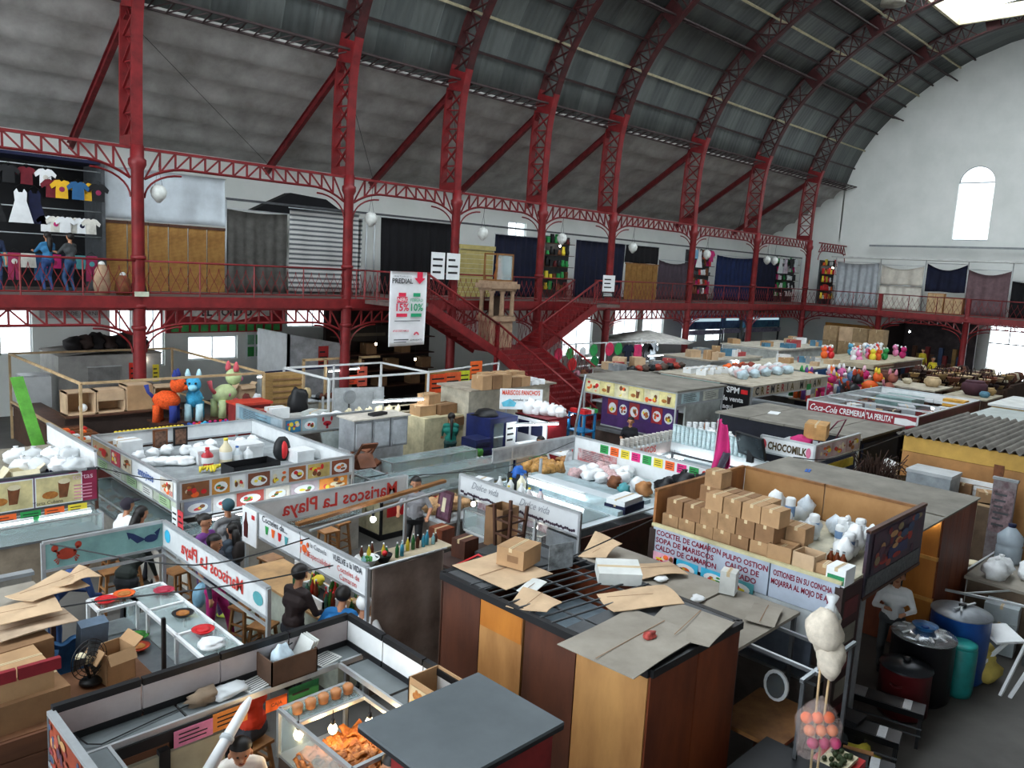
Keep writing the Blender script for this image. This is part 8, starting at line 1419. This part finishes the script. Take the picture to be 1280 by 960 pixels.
# right of the stairs: toy and clothes stall with white frame
ts = T('accessory_stall','white framed accessory stall hung with red and green round fans','stall',(30.5,24,0)); X0,X1,Y0,Y1,ZT = 27.0,34.5,23.7,24.6,2.65
for x in (X0,28.2,30.4,X1):
    for y in (Y0,Y1): MB().box(x-.03,x+.03,y-.03,y+.03,0,ZT,WHITE).build('post',s25 if 0 else ts)
for z in (1.6,ZT): MB().beam((X0,Y0,z),(X1,Y0,z),.05,.05,WHITE).build('rail',ts); MB().beam((X0,Y0,z),(X0,Y1,z),.05,.05,WHITE).build('rail',ts)
MB().box(X0,X1,Y0+.2,Y1,0,.9,M('6d625c',.7)).build('counter_body',ts); MB().box(X0,X1,Y0+.1,Y1,.9,.95,LGREY).build('counter_top',ts)
for i,(x,z,m_,k) in enumerate([(26.9,1.95,M('d8305a',.6),.28),(27.7,1.95,GREEN,.26),(28.6,2.0,WHITE,.22),(29.4,2.05,GREEN,.28),(30.6,2.05,M('d8305a',.6),.32),(31.3,2.05,GREEN,.3),(27.9,1.45,REDP,.3),(29.5,1.5,M('1f8a4a',.6),.28)]):
    o = T('round_fan',['crimson','green','white','bright green','large crimson','green','red','dark green'][i]+' round fan hanging on the accessory stall'+[' by the stair foot',' next to the crimson fan','',' in the middle','',' at the end',' on the lower rail',' on the lower rail'][i],'fan',(x,Y0-.1,z+.28)); z += .28; MB().slab(ellipse(0,0,k,k,18),lambda a,c,d: Vector((x+a,Y0-.06-d,z+c)),.03,m_).build('disc',o); MB().tube([(x,Y0-.07,z+k),(x,Y0-.03,min(ZT,z+k+.2))],.01,BLACK,3).build('string',o)
for i,(x,z,m_,k) in enumerate([(32.2,2.2,M('141c34',.8),'shirt'),(33.0,2.3,M('d8306a',.7),'drape'),(33.8,2.2,BLACK,'shirt'),(34.3,2.2,M('b8c0c8',.8),'shirt'),(28.0,1.1,TEAL,'drape'),(34.0,1.6,M('e02a5a',.7),'drape'),(31.0,1.2,M('5a3a2a',.8),'drape')]): garment('hanging_garment',['navy jacket','pink bag','black top','pale grey top','teal cloth','bright red bag','brown cloth'][i]+' hung at the accessory stall',(x,Y0+.03,2.47 if i < 4 else 1.42),'S',m_,k,1.3)
for i in range(14): bagblob((27.2+.45*i,23.1,1.2),(.2,.15,.18),'handbag or shoe in the row before the accessory stall',[BLACK,M('c98a9a',.6),BROWN,M('3a2a2a',.7)][i % 4],i,'handbag','handbags before the accessory stall',False)
tag(MB().box(26.9,33.6,22.9,23.4,0,1.2,M('4a3a34',.8)).build('goods_bench'),'low bench of handbags before the accessory stall','bench')
for a,b_,z,lb in (((33,23.9),(35,23.9),2.4,'lit tube in the accessory stall above the jacket'),((33.5,23.4),(35.8,23.4),1.9,'long lit tube right of the navy jacket'),((29,24),(30.2,24),1.9,'short lit tube behind the green fans')): tube_light((*a,z),(*b_,z),lb,hang=.25)
um = T('market_parasol','flat white market parasol behind the accessory stall','parasol',(36.5,25.5,0)); MB().lathe([(2.6,2.45),(1.5,2.7),(.1,2.95)],M('cfcdc6',.8),8,(36.5,25.6,0)).build('canopy',um); MB().tube([(36.5,25.6,0),(36.5,25.6,2.9)],.04,ALU,8).build('pole',um)
# flat grey roofs in the middle distance
def flat_stall(x0,x1,y0,y1,zt,label,roof=ROOFG,wall=None,h=.3,frame=ALU,goods=None,name='flat_roof_stall',rail=None):
    o = T(name,label,'stall',((x0+x1)/2,(y0+y1)/2,0)); MB().box(x0-.1,x1+.1,y0-.1,y1+.1,zt-.05,zt,roof).build('roof',o); w = wall or M('6f7270',.6,0,.15)
    for f,p,a,b_ in (('W',x0,y0,y1),('S',y0,x0,x1)): band(o,f,p,a,b_,zt-.06-h,zt-.06,w,strip=frame)
    frame4(o,x0,x1,y0,y1,zt-.05,frame); MB().box(x0+.2,x1-.1,y0+.2,y1-.1,0,1.0,M('4f4a46',.7)).build('counter_body',o); MB().box(x0,x1,y0,y1,1.0,1.05,LGREY).build('counter_top',o); return o
flat_stall(24.2,28.4,17.6,19.4,2.3,'long low stall with a grey top behind the burger kiosk',wall=M('7a7468',.7))
for i in range(9): bagblob((24.5+.42*i,17.8,2.3),(.2,.16,.14),'dark or red bundle on the long grey topped stall',[BLACK,M('a83a2a',.6),M('5a4a40',.7)][i % 3],i,'bundle','bundles on the long grey topped stall',False)
mi = flat_stall(25.2,31.2,13.2,16.9,2.42,'dairy kiosk with a pale flat top and spaced coloured letters',roof=M('b3aa98',.8),wall=M('c2b7a4',.6,0,.1),h=.36)
for i,c_ in enumerate('CREMERIA MILAN'):
    if c_ != ' ': text(mi,c_,'S',(25.5+.38*i,13.165,2.08),.26,[BLACK,M('6a5a20',.6,0,0),M('a82a2a',.6,0,0)][i % 3],bold=.03)
band(mi,'W',25.15,14.4,16.9,2.05,2.36,M('4f9a86',.5,0,.2),strip=WHITE,name='teal_band'); bs_ = T('black_sign','black board with white lettering on the corner of the dairy kiosk','sign',(25.05,13.8,1.5)); MB().box(25.0,25.06,13.2,14.35,1.35,2.36,M('15161a',.5)).build('panel',bs_); text(bs_,'SPM','W',(24.985,13.8,2.1),.2,WHITE,bold=.03,maxw=.9); text(bs_,'de venta','W',(24.985,13.8,1.8),.17,WHITE,bold=.03,maxw=.95); text(bs_,'aqui','W',(24.985,13.95,1.52),.17,WHITE,bold=.03,maxw=.6); MB().box(24.985,25.0,13.25,13.5,2.1,2.25,REDP).build('red_mark',bs_)
for i in range(20): bagblob((26.5+.22*i,14.3+.25*(i % 4),2.42),(.22,.2,.18),'pale pink or blue bag heaped on the dairy kiosk',[M('c3d8e0',.4),M('d8bcbc',.5),BAG,BAGW][i % 4],i,group='pastel bags on the dairy kiosk',knot=False)
for i in range(8): carton((26.0+.5*(i % 4),16.2-.5*(i//4),2.42),(.45,.35,.2),.1*i,'white foam box on the dairy kiosk top','foam boxes on the dairy kiosk',m=WHITE)
for i in range(6): bagblob((28.2+.3*i,15.9-.2*(i % 2),2.42),(.18,.18,.16),'orange red bundle on the dairy kiosk top',[ORANGE,M('8a3a2a',.6)][i % 2],i,'bundle','red bundles on the dairy kiosk',False)
bulb((32.4,17.8,2.35),'dazzling bulb between the pale roofs',M('f4faff',.4,0,0,emit=140),.5)
flat_stall(30.2,34.6,17.9,20.2,2.5,'grey banded stall with a pale flat roof before the iron columns',roof=M('b0a898',.8),wall=M('9a9c98',.6,0,.1),h=.45); flat_stall(38.6,45.0,19.0,22.2,2.55,'white framed display stall with pale roof near the corner columns',roof=M('c9c4b4',.8),wall=M('b4b8b2',.6),h=.5,frame=WHITE)
flat_stall(33.2,38.2,15.2,18.2,2.3,'stall with a bright blue band and pale top',roof=M('c2bca8',.8),wall=M('1f6fb4',.5),h=.42); flat_stall(38.6,46.5,14.6,17.6,2.3,'stall with a cream top behind the pinatas',roof=M('b9ae94',.8),wall=M('6a4a3c',.7),h=.3)
for a,b_,z,lb in (((30.6,19.95),(34.2,19.95),2.12,'long lit tube under the pale roofs'),((35.2,17.6),(37.9,17.6),1.95,'lit tube beside the blue banded stall')): tube_light((*a,z),(*b_,z),lb,hang=.25)
fg_ = T('mexican_pennant','small green white and red pennant on the dairy kiosk corner','flag',(29.5,13.0,1.6)); 
for k,m_ in enumerate((GREEN,WHITE,REDP)): MB().box(29.4,29.7,13.14,13.17,2.2-.22*(k+1),2.2-.22*k,m_).build('stripe',fg_)
# lit blue shop signs at the back under the gallery
for i,(x0,x1,z0,m_) in enumerate([(46.5,50.8,2.45,M('20305f',.4,0,.3,2,col2='5f7fae')),(51.0,53.3,2.5,M('23407a',.4,0,.3,2,col2='6a8fc0')),(54.0,59.5,2.5,M('1f3f80',.4,0,.35,2,col2='4f9fc0'))]):
    o = T('shop_lightbox',['dark blue lit shop sign near the tall windows','narrow blue lit shop sign between columns','wide teal blue lit shop sign in the gallery corner'][i],'sign',((x0+x1)/2,29.4,z0)); MB().box(x0,x1,29.4,29.6,z0,z0+.95,m_).build('box',o); MB().box(x0+.3,x1-.3,29.36,29.4,z0+.55,z0+.75,M('bfe0ea',.4,0,0,emit=.8)).build('lit_strip',o); MB().box(x0,x1,29.3,29.4,z0-.35,z0-.05,M('6a6f9a',.5,0,.5,3,col2='c7b9d0')).build('shoe_rack',o); MB().box(x0,x0+.1,29.4,29.5,0,z0,DGREY).build('leg',o); MB().box(x1-.1,x1,29.4,29.5,0,z0,DGREY).build('leg',o)
wk = T('wooden_shopfront','ochre timber shopfront in the corner under the gallery','shop',(57,22,0)); MB().box(56.8,57.0,19.9,24.6,2.4,3.3,M('a8742e',.7)).build('fascia_board',wk); MB().box(57.0,57.1,19.9,24.6,0,2.4,M('5a3a1e',.8)).build('wall',wk); MB().box(56.78,56.8,21.5,23.2,2.5,2.95,M('2a1c16',.8)).build('opening',wk)
dk = T('dark_shop','dark shop interior under the end gallery','shop',(58,17,0)); MB().box(58.4,58.6,15.2,19.8,0,4.2,M('3a3234',.8,0,.3,2)).build('back_wall',dk); MB().box(54.5,58.4,19.7,19.8,0,3.6,M('2c2220',.8)).build('side_wall',dk)
r = rnd(44)
for i in range(16):
    w_ = .85; carton((49.5+.2*(i % 2),20.9-.9*(i % 4),.02+.86*(i//4)),(.8,w_,.85),r.uniform(-.05,.05),'large tan carton in the tall stack near the end gallery','tall carton stack near the end gallery',m=[M('a88c68',.85),CARDL,M('98805f',.85)][i % 3])
for i in range(6): carton((47.5+.1*i,22.8-.5*i,.02),(.6,.5,2.0-.2*(i % 2)),0,'white packing case beside the tall carton stack','white cases beside the tall cartons',m=OFFW)
bulb((54.0,17.9,3.3),'bright bulb under the end gallery near the carton stack',M('eef6ff',.4,0,0,emit=90),.98); bulb((54.2,14.9,3.1),'bright bulb under the end gallery beside the second column',M('eef6ff',.4,0,0,emit=90),1.18)
person('far person in bright yellow clothes among the baskets',(52.0,15.7,0),2.4,M('d8c42a',.8),M('b8a41e',.8),vox=.03,scale=1.15); person('far person in a yellow hood behind the red counter',(54.8,17.2,.5),2.4,M('c8b426',.8),M('8a7a1e',.8),vox=.03)
tag(MB().box(54.2,55.4,16.5,18.2,0,.5,M('6a4a3a',.8)).build('low_platform'),'low platform under the end gallery','platform')
# second pinata display
pd = T('display_table','table crowded with pinatas beside the red lettered dairy stall','table',(34,14,0)); MB().box(31.8,35.8,11.9,15.0,1.15,1.2,M('7a6a5a',.8)).build('top',pd); MB().box(32.0,35.6,12.1,14.8,0,1.15,M('2a2430',.8)).build('base',pd)
PC_ = [(ORANGE,PURPLE,'orange and purple'),(M('c8306a',.8),M('d8b0c0',.8),'crimson and pink'),(YELLOW,ORANGE,'yellow and orange'),(M('b03a3a',.8),WHITE,'red and white'),(M('2a8a4a',.8),GREEN,'green'),(M('e070a8',.8),WHITE,'pink and white'),(BLACK,M('a83a24',.8),'black and rust'),(M('3a2a2a',.8),M('c8502a',.8),'brown and orange'),(ORANGE,YELLOW,'bright orange'),(M('9a5a4a',.8),M('d88a9a',.8),'clay and pink'),(M('5a7aa0',.8),WHITE,'slate blue'),(MAG,M('f0c0d0',.8),'magenta')]
spots = [(32.2,14.6),(32.3,13.7),(33.4,14.2),(34.3,14.6),(32.6,15.0),(35.4,14.6),(33.2,12.9),(33.8,13.3),(35.2,13.0),(35.4,12.3),(34.6,13.8),(35.5,13.7)]
for i,(x,y) in enumerate(spots): pinata((x,y,1.2),r.uniform(-.5,1.5),PC_[i][0],PC_[i][1],PC_[i][1],PC_[i][2]+' pinata on the display table',1.25)
for i in range(16): bagblob((31.9+.18*i,11.6+.2*(i % 3),.75+.25*(i % 2)),(.24,.2,.26),'dark stuffed toy heaped before the pinata table',[BLACK,M('4a2a2a',.8),M('b8b4bc',.7),M('2a3a5a',.8)][i % 4],i,'stuffed_toy','stuffed toys before the pinata table',False)
tag(MB().box(31.7,34.8,11.3,11.9,0,.7,M('2a2226',.8)).build('toy_bench'),'dark bench of stuffed toys before the pinata table','bench'); tag(MB().obox((35.3,11.4,.8),(.8,.8,1.6),M('1f3a9a',.6)).build('blue_canvas'),'deep blue canvas screen beside the stuffed toys','screen')
# basket and pottery displays
for i,(x0,x1,y0,y1,z,lb) in enumerate([(35.9,38.2,10.6,13.2,1.85,'pale board table of pottery behind the dairy stall'),(35.6,38.0,8.6,10.2,1.8,'second pale board table holding a tall basket'),(39.0,44.0,9.6,13.4,1.6,'wide dark table heaped with baskets')]):
    o = T('display_table',lb,'table',((x0+x1)/2,(y0+y1)/2,0)); MB().box(x0,x1,y0,y1,z-.06,z,[M('b9b09c',.8),M('b0a690',.8),M('5a4030',.8)][i]).build('top',o); MB().box(x0+.3,x1-.3,y0+.3,y1-.3,0,z-.06,M('6a4a38',.8,0,.3,3)).build('base',o)
BK = [M('5a3428',.8),M('7a4a34',.8),M('3a2622',.8),M('c9b08a',.8),M('a88a5a',.8),M('d8ccb0',.8)]
for i in range(72):
    q = i % 36; x = 39.3+.52*(q % 9)+r.uniform(-.1,.1); y = 9.9+.9*(q//9)+r.uniform(-.15,.15); z = 1.6 if i < 36 else 1.98; k = r.uniform(.22,.34)
    o = T('woven_basket','woven basket heaped on the wide dark table','basket',(x,y,z),0,'baskets on the wide dark table'); MB().lathe([(k*.7,0),(k,k*.7),(k*1.03,k*.75),(k*.9,k*.65)],BK[r.randrange(5)],12).build('bowl',o,w=False); MB().tube([(-k,0,k*.7),(-k*.6,0,k*1.3),(0,0,k*1.5),(k*.6,0,k*1.3),(k,0,k*.7)],.02,BK[2],5).build('handle',o,w=False)
for i in range(26): x,y = 45.2+.45*(i % 8),10.4+1.3*(i//8); tag(MB().lathe([(.15,0),(.3,.2),(.22,.42),(.18,.5)],BK[i % 3 if i % 5 else 5],10,(x,y,1.5)).build('clay_pot'),'dark clay pot on the rear basket bench','pot','clay pots on the rear bench')
tag(MB().box(44.9,49.0,10,15,0,1.5,M('4a342a',.8)).build('rear_bench'),'long rear bench behind the basket table','bench')
for i in range(5): tag(MB().box(37.0+.0,39.5,13.6,15.0,.1+.3*i+1.0,.32+.3*i+1.0,M('b3a88e',.8)).box(37.0,39.5,13.58,13.6,.18+.3*i+1.0,.24+.3*i+1.0,BROWN).build('slatted_crate'),'pale slatted crate in the stack beside the basket table','crate','pale slatted crates'); 
tag(MB().box(37.0,39.5,13.6,15.0,0,1.1,M('6a5a48',.8)).build('crate_base'),'brown base under the pale slatted crates','stand')
for i,(x,y,k,m_) in enumerate([(36.6,12.9,.45,BK[0]),(37.4,11.2,.35,BK[3]),(36.8,9.4,.5,M('4a2a34',.8)),(37.5,9.0,.25,BK[4]),(36.4,8.9,.2,M('5a8aa0',.6)),(37.3,12.2,.2,BK[5])]): o = T('round_pot',['large brown','shallow straw','tall plum','small tan','small blue','cream'][i]+' rounded vessel on a pale board table','pot',(x,y,1.85 if i in (0,1,5) else 1.8)); MB().lathe([(k*.6,0),(k,k*.5),(k*.95,k*.9),(k*.7,k*1.1)],m_,16).build('body',o,w=False); MB().lathe([(k*.75,k*1.05),(k*.72,k*1.2),(k*.65,k*1.2)],m_,16).build('rim',o,w=False)
# loose wires strung over the stalls
for i,pts in enumerate([[(1.2,9.5,1.9),(2.8,9.9,1.75),(4.4,9.0,1.9),(5.6,8.6,2.0)],[(2.9,10.9,2.2),(4.2,9.6,2.02),(5.6,9.2,2.2)],[(.9,8.9,.9),(2.2,8.3,.75),(3.4,8.3,.9),(4.2,7.2,1.9)],[(7.9,6.9,1.95),(9.6,6.4,2.45),(12.9,8.3,1.5)],[(8.7,11.0,2.2),(11,10.8,2.1),(13.6,11.3,2.2)],[(13.6,6.2,2.9),(15,6.0,2.75),(20,6.4,2.6)],[(4.9,15.55,1.92),(5.4,14.6,1.85),(5.69,13.8,1.92)]]):
    P_ = cat(pts,6); tag(MB().tube(P_,.01,BLACK,4).build('overhead_wire'),'loose black wire sagging between the %s' % ['plank counter and the seafood bar','crab stall and the seafood bar','plank counter and the foreground stall','lean-to roof and the bakery counter','seafood bar and the tag panel','wooden store and the corrugated booth','dessert stall and the antojitos stall'][i],'wire')
dl = T('dome_lamp','pale dome lamp hanging high under the vault','lamp',at_depth(1116,6,Vector((44,17.3,20.4)))); MB().lathe([(.62,0),(.55,.35),(.3,.62),(.1,.72)],M('9a978a',.6),18).build('shade',dl,w=False); MB().tube([(0,0,.7),(0,0,1.0)],.02,BLACK,5).build('rod',dl,w=False)
for i in range(14):
    x,y = 58.0,15.6+.28*i; tag(MB().box(x,x+.3,y,y+.24,.0,1.2+.5*(i % 3),[M('7a2a2a',.7),M('3a4a6a',.7),M('8a6a3a',.7),M('5a3a2a',.7)][i % 4]).build('stacked_bale'),'tall coloured cloth bale in the dark shop under the end gallery','bale','cloth bales in the dark shop')
r = rnd(63)
for x0,x1,y0,y1,z,n,lb in ((30.4,34.4,18.1,20.0,2.5,9,'grey banded stall roof'),(38.8,44.8,19.2,22.0,2.55,12,'white framed display stall roof'),(33.4,38.0,15.4,18.0,2.3,10,'blue banded stall roof'),(24.4,28.2,18.2,19.2,2.3,7,'long grey topped stall')):
    for i in range(n): carton((r.uniform(x0,x1),r.uniform(y0,y1),z),(r.uniform(.3,.7),r.uniform(.3,.6),r.uniform(.15,.4)),r.uniform(-.6,.6),'box or crate stored on the '+lb,'boxes on the '+lb,m=r.choice([CARDL,WHITE,M('8a9094',.6),M('b5484a',.6),CARD,M('4f7f9a',.6)]))
for i in range(26):
    x,y = 38.9+.29*i,14.9+r.uniform(0,2.4); m_ = r.choice([MAG,M('e88ab8',.7),WHITE,YELLOW,M('58a8c8',.7),ORANGE,GREEN,REDP]); o = T('stuffed_toy','bright small stuffed toy on the cream topped stall','toy',(x,y,2.3),r.uniform(0,6),'bright toys on the cream topped stall')
    MB().ball((0,0,.2),(.18,.16,.2),m_,9,7).build('body',o,w=False); MB().ball((0,-.05,.48),.15,m_,9,7).build('head',o,w=False)
    for sx in (-1,1): MB().ball((sx*.12,0,.6),.06,WHITE,6,5).build('ear',o,w=False)
for i in range(9): bagblob((6.2+.33*i,16.9+.1*(i % 3),1.56),(.14,.12,.12),'small white packet along the rear of the antojitos stall top',BAGW,i,'paper_packet','packets at the rear of the antojitos stall',False)
